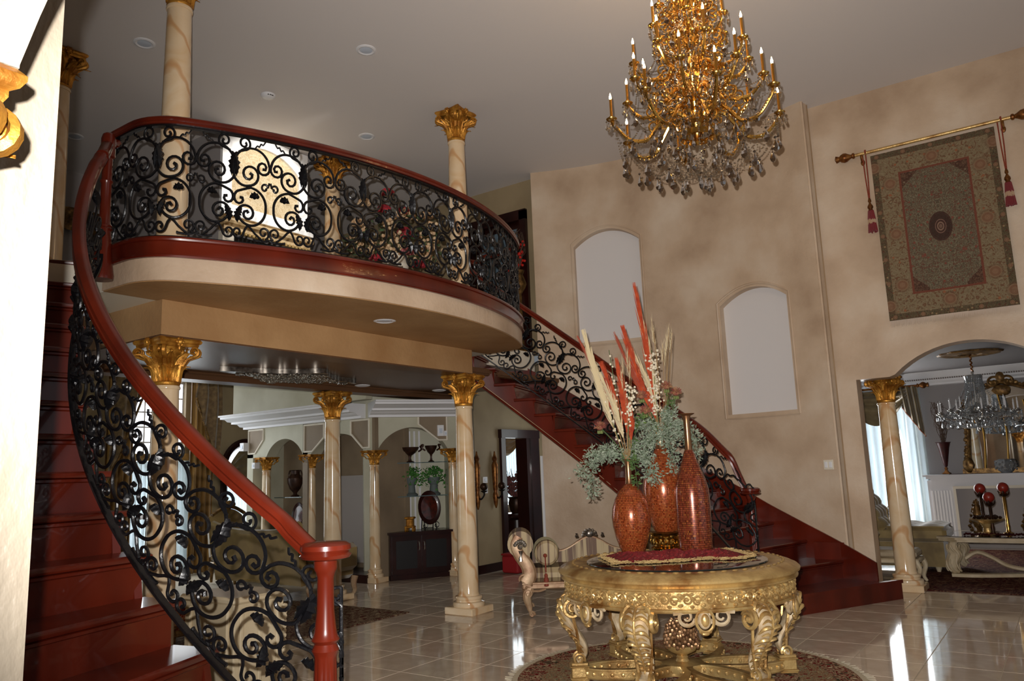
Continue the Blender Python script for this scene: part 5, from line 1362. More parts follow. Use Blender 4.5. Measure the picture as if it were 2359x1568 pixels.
# things on the coffee table
mat('candle_red',(140,40,28),.35,coat=.3); mat('bronze_dark',(70,44,26),.4,metal=.5,col2=(40,24,14),scale=12)
for (lab,y,x,z) in (('red ball candle on a tall leafy holder, left one of three','L',None,None),):
    pass
for (lab,x,y,zb,zc) in (('red ball candle on the left tall holder of the coffee table',6.95,-4.635,.50,1.09),('red ball candle low in the middle between the two tall ones',6.75,-4.74,.50,.985),('red ball candle on the right tall holder of the coffee table',7.0,-4.895,.50,1.095)):
    t = thing('candle_holder',lab,'candle holder',(x,y,zb),'ball candle holders')
    b = MB(); b.lathe([(.06,.003),(.062,.015),(.03,.03),(.02,.06),(.025,.10),(.018,.14),(.02,zc-zb-.12),(.03,zc-zb-.10),(.06,zc-zb-.075),(.02,zc-zb-.06)],(x,y,zb),14); b.build('stem','gold_shiny' if y < -4.8 else 'bronze_dark',t)
    b = MB()
    for k in range(6): a = k*PI/3; b.tube(cat([(x,y,zc-.11),(x+.05*math.cos(a),y+.05*math.sin(a),zc-.09),(x+.075*math.cos(a),y+.075*math.sin(a),zc-.04)],4), lambda q:.014*(1-.7*q), 5, flat=2)
    b.build('holder_leaf','bronze_dark',t)
    b = MB(); b.ball((x,y,zc),.068,18,12); b.build('candle','candle_red',t)
tr_ = thing('tray','gilt footed tray with cast ornaments on the coffee table','tray',(6.85,-4.75,.502))
b = MB(); b.lathe([(.12,.002),(.14,.02),(.06,.04),(.05,.09),(.08,.15),(.16,.18),(.20,.20),(.205,.21),(.15,.205)],(6.80,-4.68,.501),24,lambda a,z: 1+.04*math.cos(9*a)); b.build('bowl','gold_old',tr_)
b = MB()
for k in range(26): a = k*2.4; r = .05+.12*(k/26); b.ball((6.80+r*math.cos(a),-4.68+r*math.sin(a),.72+.02*random.random()),.022,6,4,(1,1,1),.2)
b.build('fruit_ornament','bronze_dark',tr_)
for (lab,x,y,h) in (('bronze fir shaped ornament behind the tray on the coffee table',7.15,-4.55,.52),('gilt crested ornament at the right of the red candles',7.2,-5.15,.52)):
    t = thing('ornament',lab,'ornament',(x,y,.502)); b = MB()
    for k in range(40): q = k/40; a = k*2.4; r = .11*(1-q)**.8+.01; b.ball((x+r*.4*math.cos(a),y+r*math.sin(a),.53+h*q*.8),.026*(1-q*.5),6,4,(1,1,1),.25)
    b.lathe([(.08,.001),(.085,.02),(.03,.04),(.055,.08),(.075,.16),(.06,.26),(.03,.36),(.008,.44)],(x,y,.502),10); b.build('body','gold_antique' if h < .525 else 'bronze_dark',t)
bd = thing('bead_garland','dark red bead garland lying along the coffee table','garland',(6.65,-5.0,.502)); b = MB()
for k in range(90): b.ball((6.66+.05*math.sin(k*.7)+random.uniform(-.03,.03),-4.42-.0165*k,.517+.012*abs(math.sin(k*1.3))),.015,6,4)
f = b.build('beads','maroon',bd); f['kind'] = 'stuff'
# living room rug
def rect_rug(name, c1, c2, c3, sc):
    m, N, L, b = nodes(name,.95,spec=.1); tc = N.new('ShaderNodeTexCoord'); L.new(floral(N,L,tc.outputs['Object'],sc,(c1,c2,c3,c1,c2)), b.inputs['Base Color'])
rect_rug('rug_dark',(70,20,20),(120,92,70),(46,30,26),5)
r_ = thing('rug','dark red patterned rug under the coffee table','rug',(7.4,-5.4,0)); MB().rbox((7.5,-5.5,.006),(4.6,3.7,.010),.003).build('rug_body','rug_dark',r_)
column('column with gilt capital standing in the right archway', 5.19,-3.93,0,2.53,R=.115,caph=.33,W=.19)
# capital of the left arch column, close to the camera at the left edge
cn = column('column of the left archway close to the camera, only its gilt capital in view', -4.925,-4.31,0,2.185,R=.095,caph=.33,W=.185)
# recessed lights and smoke detector
mat('lamp_off',(205,215,228),.25)
def downlight(label, x, y, z):
    t = thing('recessed_light',label,'light',(x,y,z-.01),'recessed ceiling lights')
    MB().lathe([(.055,-.001),(.085,-.012),(.105,-.006),(.105,.0)],(x,y,z),28,caps=False).build('trim_ring','white_paint',t)
    MB().lathe([(.003,-.010),(.05,-.008),(.078,-.004)],(x,y,z),24).build('lens','lamp_off',t)
# ------------------------------------------------------------------ recessed lights, detector
downlight('recessed ceiling light left of the near upstairs column', -1.32,1.48,6.0)
downlight('recessed ceiling light above the middle of the balcony', .19,-.16,6.0)
downlight('recessed ceiling light just over the balcony handrail', 1.70,1.39,6.0)
downlight('recessed ceiling light low at the far left beside the shaded column', -.70,4.21,6.0)
downlight('recessed light in the plaster underside of the balcony', -.05,-.625,BZ0)
downlight('recessed light in the brown lacquered loggia ceiling near the middle column', 2.24,2.06,2.78)
downlight('recessed light in the brown lacquered ceiling beside the right capital', 3.6,1.86,2.78)
sm = thing('smoke_detector','round white smoke detector on the ceiling over the balcony','detector',(.166,1.436,5.95))
MB().lathe([(.085,0),(.085,-.012),(.07,-.03),(.045,-.042),(.01,-.045)],(.166,1.436,6.0),28).build('body','white_paint',sm)
for k in range(3): a = -2.2+k*.35; MB().box((.166+.068*math.cos(a),1.436+.068*math.sin(a),5.975),(.02,.02,.008)).build('slot','black',sm)
# silver relief ornament on the loggia ceiling
so = thing('ceiling_ornament','silver carved star ornament on the brown lacquered loggia ceiling','ornament',(.75,1.55,2.70))
def star(a): return .42+.30*abs(math.cos(2*a))**3+.10*abs(math.cos(4*a+.0))**2+.04*math.cos(12*a)
OC = (.72,1.62)
sx_, sy_ = 1.15, .62
P = [(OC[0]+sx_*star(2*PI*k/96)*math.cos(2*PI*k/96), OC[1]+sy_*star(2*PI*k/96)*math.sin(2*PI*k/96)) for k in range(96)]
MB().prism(P,2.725,2.779).build('plate','silver',so)
rl_ = None
for k in range(64):
    r = math.sqrt((k+.5)/64); a = k*2.39996; q = r*.88*star(a); x, y = OC[0]+sx_*q*math.cos(a), OC[1]+sy_*q*math.sin(a)
    if rl_ is None:
        b = MB(); b.tube([(u,v,0) for u,v in sp((0,0),[(180,.055),(90,.05),(0,.044),(-120,.03),(-270,.01)],4)], lambda t:.014*(1-.4*t), 5); b.ball((0,0,-.004),.016,6,4); b.ball((.05,.03,0),.018,6,4); b.ball((-.04,.045,0),.016,6,4)
        rl_ = b.build('relief_scroll','silver',so,local=True); o = rl_
    else: o = bpy.data.objects.new('relief_scroll',rl_.data); C.objects.link(o); setpar(o,so)
    o.location = (x-.75,y-1.55,.018); o.rotation_euler = (0,0,a)

# ------------------------------------------------------------------ family room behind the loggia
mat('sage_plaster',(176,172,148),.55,col2=(204,202,182),scale=1.4,detail=6,contrast=(.3,.7))
mat('taupe_plaster',(128,112,92),.6,col2=(150,132,108),scale=1.6,detail=6)
mat('dark_beige',(142,124,94),.6,col2=(162,144,112),scale=1.5,detail=6)
# upper hall floor above gives the family room its ceiling; far walls
struct(wall_cols(lambda t,d,z: (t,7.2+d,z),-3.2,5.2,0,3.46,[(1.72,2.84,.10,lambda t:3.36)],.2,2,m='dark_beige').build('wall_family_back','dark_beige', org=(0,0,0)))
struct(MB().lbox((-3.4,2.4,0),(-3.2,7.4,3.46)).build('wall_family_left','dark_beige', org=(0,0,0)))
struct(MB().lbox((-4.6,2.4,3.44),(11,7.4,3.50)).build('ceiling_family','cream_paint', org=(0,0,0)))
# arcade: two arched bays along the wall, one on the diagonal
AX = 3.30
def arc1(t, d, z): return (AX+d, 6.02-t, z)          # t runs towards the camera side
bays = [(.52,1.46,0,arch_h(.52,1.46,1.95,2.23)),(1.66,2.94,0,arch_h(1.66,2.94,1.95,2.24))]
struct(wall_cols(arc1,0,3.04,1.945,2.78,[(a,b,1.945,f) for a,b,_,f in bays],.22,.6,m='sage_plaster').build('wall_arcade','sage_plaster', org=(0,0,0)))
DT = Vector((.838,-.546,0)); DN = Vector((.546,.838,0)); DP = Vector((3.30,2.98,0))
def arc2(t, d, z): q = DP+DT*t+DN*d; return (q.x,q.y,z)
struct(wall_cols(arc2,0,1.42,1.945,2.78,[(.10,1.20,1.945,arch_h(.10,1.20,1.955,2.285))],.22,.6,m='sage_plaster').build('wall_arcade_corner','sage_plaster', org=(0,0,0)))
# recesses behind the arches
struct(MB().lbox((3.95,2.9,0),(4.05,6.05,2.78)).build('wall_recess_back','taupe_plaster', org=(0,0,0)))
struct(MB().lbox((3.3,4.44,0),(3.95,4.56,2.6)).build('wall_recess_divider','taupe_plaster', org=(0,0,0)))
struct(MB().lbox((3.31,2.92,0),(3.95,3.02,2.6)).build('wall_recess_side','taupe_plaster', org=(0,0,0)))
struct(MB().lbox((3.3,5.86,0),(3.95,6.02,2.78)).build('wall_recess_end','sage_plaster', org=(0,0,0)))
struct(MB().lbox((3.86,3.1,.2),(3.94,4.42,1.58)).build('wall_media_panel','grey_paint', org=(0,0,0)))
q = [arc2(-.02,.50,0),arc2(1.5,.50,0),arc2(1.5,.58,0),arc2(-.02,.58,0)]
struct(MB().prism([(a[0],a[1]) for a in q],0,2.78).build('wall_niche_back','sage_plaster', org=(0,0,0)))
q = [arc2(1.26,.02,0),arc2(1.42,.02,0),arc2(1.42,.55,0),arc2(1.30,.55,0)]
struct(MB().prism([(a[0],a[1]) for a in q],0,2.6).build('wall_niche_side','sage_plaster', org=(0,0,0)))
struct(MB().lbox((3.2,3.0,0),(3.9,6.0,.12)).build('trim_arcade_plinth','dark_wood', org=(0,0,0)))
# cornice and bulkhead over the arcade
kp = [(AX,6.02,0),(AX,3.0,0),tuple(arc2(.02,0,0)),tuple(arc2(1.42,0,0))]
cp_ = [(0,2.44),(.10,2.44),(.10,2.475),(.17,2.48),(.22,2.52),(.34,2.525),(.34,2.555),(.42,2.56),(.47,2.595),(.56,2.60),(.56,2.63),(.60,2.635),(.60,2.66),(0,2.66)]
struct(MB().sweep([(AX,6.02,0),(AX,4.5,0),(AX,3.1,0)],[(-x if False else -x,y) for x,y in cp_] if False else [(abs(x),y) for x,y in cp_]).build('trim_arcade_cornice','white_paint', org=(0,0,0)))
struct(MB().sweep([tuple(arc2(-.05,0,0)),tuple(arc2(.7,0,0)),tuple(arc2(1.42,0,0))],[(abs(x),y) for x,y in cp_]).build('trim_corner_cornice','white_paint', org=(0,0,0)))
struct(MB().lbox((2.70,2.47,2.655),(2.82,5.60,3.46)).build('wall_bulkhead','sage_plaster', org=(0,0,0)))
# raised mouldings of the spandrel panels
def frame3(f, pts, r, name, m): 
    P = [f(t,-.008,z) for t,z in pts]; b = MB()
    for p, q in zip(P, P[1:]+P[:1]): b.tube([p,q], r, 6); b.ball(p, r, 6, 4)
    return b.build(name, m)
for nm, f, pts in (('trim_panel_1',arc1,[(.04,2.42),(.44,2.42),(.44,2.24),(.22,2.02),(.04,2.02)]),('trim_panel_2',arc1,[(1.50,2.42),(1.98,2.42),(1.98,2.20),(1.70,1.99),(1.50,1.99)]),('trim_panel_3',arc1,[(2.60,2.42),(3.0,2.42),(3.0,1.99),(2.86,1.99),(2.60,2.22)]),('trim_panel_4',arc2,[(.74,2.50),(1.20,2.53),(1.20,2.08),(1.06,2.08),(.74,2.33)])):
    o = frame3(f, pts, .016, nm, 'cream_paint'); struct(o)
    P = [f(t,-.004,z) for t,z in pts]; b = MB(); nrm = Vector(f(0,1,0))-Vector(f(0,0,0)); b.extr(P, nrm*.003); k = b.build('panel','taupe_plaster',o)
# arcade columns
cg = 'slender arcade columns'
for lab,x,y in (('slender arcade column farthest left in the family room',AX+.10,5.62),('slender arcade column between the urn niche and the grey panel',AX+.10,4.47),('slender arcade column left of the dark cabinet',AX+.06,2.98)):
    column(lab,x,y,0,1.945,R=.082,caph=.22,W=.155,m='marble',group=cg)
a_ = arc2(1.31,.08,0); column('slender arcade column right of the dark cabinet, half behind the big column',a_[0],a_[1],0,1.945,R=.082,caph=.22,W=.155,group=cg)
# cabinet with two doors
cab = thing('cabinet','dark wood two door cabinet in the arched display niche','cabinet',arc2(.72,.2,0))
def dbox(t0,t1,d0,d1,z0,z1): 
    b = MB(); b.prism([arc2(t,d,0)[:2] for t,d in ((t0,d0),(t1,d0),(t1,d1),(t0,d1))],z0,z1); return b
dbox(.27,1.24,.02,.48,0,.665).build('carcass','dark_wood',cab); dbox(.25,1.26,-.01,.49,.665,.70).build('worktop','dark_wood',cab)
dbox(.27,1.24,.0,.03,0,.07).build('kick_board','dark_wood',cab)
mat('door_panel',(10,5,6),.45)
for t0,t1,hx in ((.30,.745,.715),(.765,1.21,.795)):
    d = dbox(t0,t1,-.004,.02,.09,.64).build('door','dark_wood',cab); dbox(t0+.06,t1-.06,-.010,.0,.16,.57).build('door_panel','door_panel',d)
    p0 = Vector(arc2(hx,-.03,.40)); MB().tube(cat([Vector(arc2(hx,-.005,.55)),Vector(arc2(hx,-.04,.53)),Vector(arc2(hx,-.04,.44)),Vector(arc2(hx,-.005,.42))],4),.009,6).build('handle','chand_silver',d)
# glass shelves and what stands on them
mat('shelf_glass',(120,150,150),.05,trans=.6,spec=1)
def shelf(label, t0,t1,d0,d1,z):
    s = thing('glass_shelf',label,'shelf',arc2((t0+t1)/2,d1,z)); dbox(t0,t1,d0,d1,z,z+.012).build('pane','shelf_glass',s); return s
shelf('upper glass shelf of the display niche, holding two footed cups',.20,1.26,.22,.50,1.735)
shelf('lower glass shelf of the display niche, holding two ivy pots',.25,1.26,.22,.50,1.215)
for tt in (.70,.78,.86): struct(dbox(tt,tt+.03,.485,.5,.70,2.25).build('trim_niche_strip','white_paint', org=(0,0,0)))
mat('urn_bronze',(70,44,32),.4,metal=.3,col2=(44,26,20),scale=14)
def cup(label, t, d, z, w, h):
    q = arc2(t,d,z); c = thing('footed_bowl',label,'bowl',q)
    b = MB(); b.lathe([(w*.45,0),(w*.5,.01),(w*.2,.03),(w*.13,h*.3),(w*.2,h*.45),(w*.6,h*.62),(w*.9,h*.85),(w,h),(w*.9,h*.98),(w*.5,h*.7)],q,16,caps=False); b.build('bowl','urn_bronze',c)
    for s_ in (-1,1): e = Vector(q)+DT*s_*w*.95; b = MB(); b.tube(cat([e+Vector((0,0,h*.7)),e+DT*s_*.05+Vector((0,0,h*.85)),e+DT*s_*.03+Vector((0,0,h*1.05)),e+DT*s_*.07+Vector((0,0,h*1.02))],4),.014,5); b.build('handle','urn_bronze',c)
cup('dark footed bowl with curled handles on the upper glass shelf',.68,.34,1.748,.15,.24)
cup('smaller dark footed goblet at the right of the upper glass shelf',1.03,.34,1.748,.10,.26)
mat('ivy',(50,104,44),.7,col2=(84,140,62),scale=20); mat('stone_pot',(96,106,104),.7)
for lab,t in (('ivy in a grey stone pot in the middle of the lower glass shelf',.70),('ivy in a grey stone pot at the right of the lower glass shelf',1.07)):
    q = arc2(t,.36,1.228); p = thing('ivy_pot',lab,'plant',q,'potted ivy')
    MB().lathe([(.10,0),(.11,.02),(.07,.05),(.06,.16),(.09,.20),(.10,.28),(.085,.28),(.05,.2)],q,14).build('pot','stone_pot',p)
    b = MB()
    for k in range(300):
        a = random.uniform(0,2*PI); r = random.uniform(.02,.23); z = q[2]+.36-2.4*r*r*random.uniform(.2,2.6)+random.uniform(-.03,.09); c_ = Vector((q[0]+r*math.cos(a)*DT.x+r*.5*math.sin(a)*DN.x,q[1]+r*math.cos(a)*DT.y+r*.5*math.sin(a)*DN.y,max(z,q[2]+.02)))
        d1 = Vector((random.gauss(0,1),random.gauss(0,1),random.gauss(0,1))).normalized(); d2 = d1.orthogonal().normalized(); l = .046; n_ = d1.cross(d2)*.006
        b.add([c_,c_+d1*l*.5+d2*l*.5,c_+d1*l,c_+d1*l*.5-d2*l*.5,c_+d1*l*.45+n_],[(0,1,4),(1,2,4),(2,3,4),(3,0,4),(0,3,2,1)])
    f = b.build('leaves','ivy',p,sharp=0); f['kind'] = 'stuff'
mat('plate_red',(84,26,16),.25,coat=.5,col2=(40,14,10),scale=12)
def plate(label, t, d, z, w, h, fn=None):
    q = Vector(arc2(t,d,z)) if fn is None else Vector(fn); p = thing('display_plate',label,'plate',tuple(q)); T_ = DT if fn is None else Vector((0,-1,0)); N_ = DN if fn is None else Vector((1,0,0))
    b = MB(); b.loft([[q+T_*(w*k_*math.cos(a))+Vector((0,0,.08+h+h*k_*math.sin(a)))+N_*(dd+.12*(h*k_*math.sin(a))) for a in [2*PI*j/32 for j in range(32)]] for k_,dd in ((.72,.01),(.98,-.015),(1,-.012),(.98,-.006),(.7,.02))]); b.build('rim','dark_wood',p)
    b = MB(); b.loft([[q+T_*(w*.72*k_*math.cos(a))+Vector((0,0,.08+h+h*.72*k_*math.sin(a)))+N_*(dd+.12*(h*.72*k_*math.sin(a))) for a in [2*PI*j/32 for j in range(32)]] for k_,dd in ((.05,-.012),(.6,-.004),(1,.0),(1,.012))]); b.build('centre','plate_red',p)
    b = MB()
    for s_ in (-1,1):
        e = q+T_*s_*w*.5; b.tube(cat([e+N_*-.08,e+N_*-.06+Vector((0,0,.04)),e+N_*-.02+Vector((0,0,.12)),e+N_*.06+Vector((0,0,.3)),e+N_*.14+Vector((0,0,.006))],5),.008,5)
        b.tube([e+N_*-.06+T_*x+Vector((0,0,.07+z_)) for x,z_ in sp((0,0),[(90,.05),(0,.045),(-120,.03),(-270,.01)],4)],.006,5)
    b.tube([q-T_*w*.5+N_*.1+Vector((0,0,.02)),q+T_*w*.5+N_*.1+Vector((0,0,.02))],.006,5); b.build('easel','iron',p)
plate('large oval red display plate on an iron easel on the cabinet',.95,.22,.70,.185,.26)
q = arc2(.62,.15,.70); g_ = thing('gilt_ornament','small gilt square ornament on the cabinet beside the plate','ornament',q)
b = MB(); b.rbox((q[0],q[1],.83),(.11,.11,.13),.02,.5); b.rbox((q[0],q[1],.90),(.15,.15,.03),.01,.5); b.rbox((q[0],q[1],.765),(.15,.15,.03),.01,.5); b.build('body','gold_leaf',g_)
b = MB()
for k in range(4): a = k*PI/2+.5+PI/4; b.lathe([(.012,.0005),(.02,.02),(.014,.055)],(q[0]+.08*math.cos(a),q[1]+.08*math.sin(a),.70),8)
b.build('feet','gold_leaf',g_)
# urn on the shelf and plate in the left bay
s_ = thing('glass_shelf','glass shelf with the bronze urn in the left arcade bay','shelf',(3.75,5.0,1.25)); MB().lbox((3.55,4.90,1.25),(3.95,5.60,1.262)).build('pane','shelf_glass',s_)
u_ = thing('urn','dark bronze two handled urn on the glass shelf of the left bay','urn',(3.72,5.26,1.2625))
b = MB(); b.lathe([(.07,0),(.075,.015),(.03,.04),(.035,.07),(.09,.13),(.13,.24),(.135,.31),(.09,.36),(.075,.38),(.08,.44),(.10,.45),(.07,.45)],(3.72,5.26,1.2625),20); b.build('body','urn_bronze',u_)
for sy in (-1,1): MB().tube(cat([(3.72,5.26+sy*.12,1.55),(3.72,5.26+sy*.17,1.62),(3.72,5.26+sy*.14,1.70),(3.72,5.26+sy*.09,1.68)],4),.012,5).build('handle','urn_bronze',u_)
c3 = thing('cabinet','low dark cabinet in the left arcade bay behind the sofa','cabinet',(3.7,5.0,.12)); MB().lbox((3.45,4.58,.12),(3.95,5.80,.62)).build('carcass','dark_wood',c3); MB().lbox((3.43,4.57,.62),(3.95,5.82,.65)).build('worktop','dark_wood',c3)
for y0 in (4.66,5.30): dd = MB().lbox((3.435,y0,.16),(3.45,y0+.36,.60)).build('door','dark_wood',c3); MB().ball((3.43,y0+.33,.4),.012,8,5).build('knob','chand_silver',dd)
plate('dark red plate on a scrolled iron easel on the low cabinet',0,0,.65,.16,.22,(3.62,5.05,.65))
# white sensors
def sensor(label, f, t, z, w, h, d=.04):
    q = f(t,-d,z); o = thing('wall_sensor',label,'sensor',q); b = MB(); P = [f(t-w/2,-d,z),f(t+w/2,-d,z),f(t+w/2,-.0,z),f(t-w/2,-.0,z)]; b.prism([(p[0],p[1]) for p in P],z,z+h); b.build('box','white_paint',o)
    b = MB(); P = [f(t-w/4,-d-.006,z),f(t+w/4,-d-.006,z),f(t+w/4,-d,z),f(t-w/4,-d,z)]; b.prism([(p[0],p[1]) for p in P],z+h*.25,z+h*.7); b.build('lens','lamp_off',o)
sensor('white wall sensor box on the panel above the display niche',arc2,1.09,2.14,.10,.17)
sensor('small white sensor beside the larger box above the display niche',arc2,1.17,2.14,.05,.08)
sensor('white sensor high on the left end of the arcade',arc1,-.02+.02,2.07,.10,.14,.12)
sensor('white sensor on the leftmost arcade column',arc1,.30,1.76,.08,.10,.10)
# wall with baseboard, sconce, mirror and the dark door
struct(wall_cols(lambda t,d,z: (t,1.98+d,z),4.43,9.0,0,3.46,[(5.33,5.96,0,lambda t:2.12)],.16,2,m='dark_beige').build('wall_family_right','dark_beige', org=(0,0,0)))
struct(MB().lbox((4.43,1.96,0),(5.24,1.98,.13)).build('baseboard_family','dark_wood', org=(0,0,0)))
df = struct(MB().lbox((5.22,1.93,0),(5.34,2.0,2.10)).lbox((5.95,1.93,0),(6.05,2.16,2.10)).lbox((6.05,1.91,0),(6.31,2.0,2.10)).lbox((5.20,1.905,2.10),(6.33,2.0,2.24)).build('trim_door_frame','dark_wood', org=(5.8,1.96,0)))
# room seen through the doorway: curtained window, flowers on a dark stand
struct(MB().lbox((4.4,3.62,0),(11,3.7,3.46)).build('wall_study_back','taupe_plaster', org=(0,0,0)))
w2 = struct(MB().lbox((7.3,3.605,.9),(8.05,3.618,2.2)).build('window_2','glass_white', org=(7.7,3.6,.9)))
c_ = thing('sheer_curtain','white vertical sheer curtain seen through the dark doorway','curtain',(7.7,3.55,.9)); MB().slab(lambda u,v: (lerp(7.2,8.1,u),3.56+.02*math.sin(u*22*PI),lerp(.92,2.2,v)),100,2,.004).build('sheer','sheer',c_)
mat('swag_gold',(166,134,84),.6,sheen=.4,col2=(136,104,60),scale=5)
v_ = thing('swag_valance','gold swag valance over the window beyond the doorway','curtain',(7.6,3.5,1.9)); MB().slab(lambda u,v: (lerp(7.1,8.0,u),3.50+.03*math.sin(v*20),2.24-v*(.06+.32*math.sin(PI*u))),20,24,.01).build('swag','swag_gold',v_)
stn = thing('plant_stand','dark pedestal stand with fluted sides seen through the doorway','stand',(6.95,2.9,0)); b = MB(); b.lathe([(.26,0),(.27,.03),(.2,.06),(.18,.66),(.26,.70),(.28,.74),(.28,.78)],(6.95,2.9,0),20,lambda a,z: 1-.05*abs(math.cos(8*a)) if .06<z<.66 else 1); b.build('pedestal','dark_wood',stn)
fl_ = thing('flower_vase','vase of dried red flowers on the dark pedestal beyond the doorway','flowers',(6.95,2.9,.78)); MB().lathe([(.09,0),(.12,.05),(.15,.18),(.13,.26),(.17,.30),(.12,.29)],(6.95,2.9,.781),14).build('vase','bronze_dark',fl_)
mat('dried_red',(120,54,56),.85,col2=(84,70,62),scale=25); b = MB()
for k in range(120):
    a = k*2.4; r = .24*math.sqrt(random.random()); z = 1.08+random.uniform(0,.5)*(1-r*1.6); b.ball((6.95+r*math.cos(a),2.9+r*math.sin(a),z),random.uniform(.02,.035),6,4,(1,1,1.3),.2)
for k in range(30): a = k*2.4; b.tube([(6.95,2.9,1.02),(6.95+.18*math.cos(a),2.9+.18*math.sin(a),1.3+.35*random.random())],.006,3)
f = b.build('dried_flowers','dried_red',fl_,sharp=0); f['kind'] = 'stuff'
gb = thing('glass_goblet','clear glass goblet at the foot of the dried flowers','glass',(6.88,2.72,.78)); MB().lathe([(.05,0),(.012,.02),(.012,.07),(.05,.12),(.055,.22),(.05,.22)],(6.88,2.72,.781),14).build('bowl','crystal_clear',gb)
# sconces on the wall left of the door
def sconce(label, x, h):
    s = thing('wall_sconce',label,'sconce',(x,1.95,.98)); b = MB(); b.lathe([(.01,0),(.03,.06),(.035,.1),(.05,.18),(.045,.22),(.03,.26),(.04,.30),(.05,.55),(.055,.68),(.03,.74),(.045,.78),(.02,.84),(.01,.90)],(x,1.94,.98),12); b.build('backplate','gold_dark',s)
    b = MB(); b.tube(cat([(x,1.93,1.16),(x-.02,1.86,1.14),(x-.02,1.80,1.20),(x-.02,1.80,1.24)],4),.014,6); b.lathe([(.02,0),(.05,.02),(.055,.03)],(x-.02,1.80,1.24),12); b.build('arm','iron',s)
    MB().ball((x-.02,1.80,1.33),.06,12,8).build('candle','bronze_dark',s)
sconce('tall gilt wall sconce with a ball candle just left of the dark door',5.03,.9)
sconce('gilt wall sconce half hidden behind the big right column',4.56,.9)
for lab,z in (('upper white thermostat on the wall behind the big right column',1.38),('lower white switch plate on the wall behind the big right column',1.22)):
    o = thing('wall_plate',lab,'switch',(4.80,1.97,z)); MB().rbox((4.80,1.97,z+.05),(.11,.018,.10),.004).build('plate','white_paint',o); MB().rbox((4.80,1.958,z+.05),(.05,.012,.045),.003).build('display','lamp_off',o)
rb = thing('red_box','red upholstered block standing behind the chaise bench','box',(5.0,1.5,0)); mat('red_cloth',(150,24,28),.7); MB().rbox((4.95,1.55,.14),(.30,.30,.26),.02).build('body','red_cloth',rb); MB().rbox((4.95,1.55,.285),(.32,.32,.03),.012).build('lid','red_cloth',rb)
# white strip at the wall end, paints in its window-lit edge
struct(MB().lbox((4.19,.462,.25),(4.25,.50,1.75)).build('trim_lit_edge','white_paint', org=(0,0,0)))

# ------------------------------------------------------------------ windows, drapes and mirror at the far left
w3 = struct(MB().lbox((1.70,7.34,.1),(2.86,7.36,3.38)).build('window_3','glass_white', org=(2.3,7.3,.1)))
for x in (1.73,2.12,2.45,2.83): MB().lbox((x-.012,7.28,.1),(x+.012,7.34,3.36)).build('window_bar','white_paint',w3)
for z in (.12,2.05,2.28,2.54,2.80,3.06,3.34): MB().lbox((1.72,7.285,z-.012),(2.84,7.335,z+.012)).build('window_bar','white_paint',w3)
MB().lbox((1.70,7.1,1.96),(2.86,7.3,2.08)).build('window_transom','gold_old',w3)
c4 = thing('sheer_curtain','white sheer curtain of the tall window behind the left column','curtain',(2.25,7.05,.05)); MB().slab(lambda u,v: (lerp(1.68,2.86,u),7.08+.03*math.sin(u*30*PI),lerp(.05,1.95,v)),100,2,.004).build('sheer','sheer',c4)
mat('drape_brocade',(130,104,66),.7,sheen=.4,col2=(92,70,42),scale=14); mat('drape_gold',(168,126,58),.55,sheen=.4,col2=(110,78,34),scale=2,stretch=(12,12,.3))
for lab,x0,x1 in (('gold striped brocade drape at the right of the tall window',2.80,3.25),('gold striped brocade drape at the left of the tall window',1.30,1.75)):
    d_ = thing('drape',lab,'curtain',((x0+x1)/2,6.95,.02)); MB().slab(lambda u,v: (lerp(x0,x1,u),6.95+.05*math.sin(u*9*PI),lerp(.02,3.40,v)),60,2,.012).build('drape','drape_gold',d_)
    MB().slab(lambda u,v: (lerp(x0+.02,x1+.08,u)+.02*math.sin(v*5),6.84+.04*math.sin(u*5*PI),lerp(3.40,lerp(3.05,1.65,u) if x0 > 2 else lerp(1.65,3.05,u),v)),40,16,.012).build('brocade_tail','drape_brocade',d_)
    b = MB()
    for k in range(46):
        u = k/45; z = lerp(3.05,1.65,u) if x0 > 2 else lerp(1.65,3.05,u); b.ball((lerp(x0+.02,x1+.08,u),6.83,z-.03),.022,6,4,(1,1,1.6))
    f = b.build('bobble_fringe','gold_antique',d_); f['kind'] = 'stuff'
aw = struct(MB().extr([(3.66,7.19,.02),(4.5,7.19,.02)]+[(4.08+.42*math.cos(a),7.19,1.80+.42*math.sin(a)) for a in [PI*k/16 for k in range(17)]],(0,.006,0)).build('mirror_view','glass_white', org=(4.08,7.19,.1)))  # window reflected in the arched mirror, built as a glowing pane
P = [(3.62,7.15,.0)]+[(4.08-.46*math.cos(a),7.15,1.80+.48*math.sin(a)) for a in [PI*k/20 for k in range(21)]]+[(4.54,7.15,.0)]
MB().tube(P,.075,6,flat=.6).build('dark_arched_frame','dark_wood',aw)
v2_ = thing('swag_valance','olive arched valance built as a reflection in the dark arched mirror left of the arcade','curtain',(4.08,7.1,1.5)); MB().slab(lambda u,v: (lerp(3.68,4.48,u),7.10+.025*math.sin((v*7+u*2)*PI),lerp(1.80+.40*math.sin(PI*u), 1.50+.08*math.sin(u*3*PI), v)),24,24,.01).build('swag','swag_olive',v2_)
c5 = thing('sheer_curtain','pale sheer below the olive valance built as a reflection in the dark arched mirror','curtain',(4.08,7.12,.05)); MB().slab(lambda u,v: (lerp(3.68,4.48,u),7.13+.012*math.sin(u*24*PI),lerp(.05,1.6,v)),60,2,.004).build('sheer','sheer',c5)
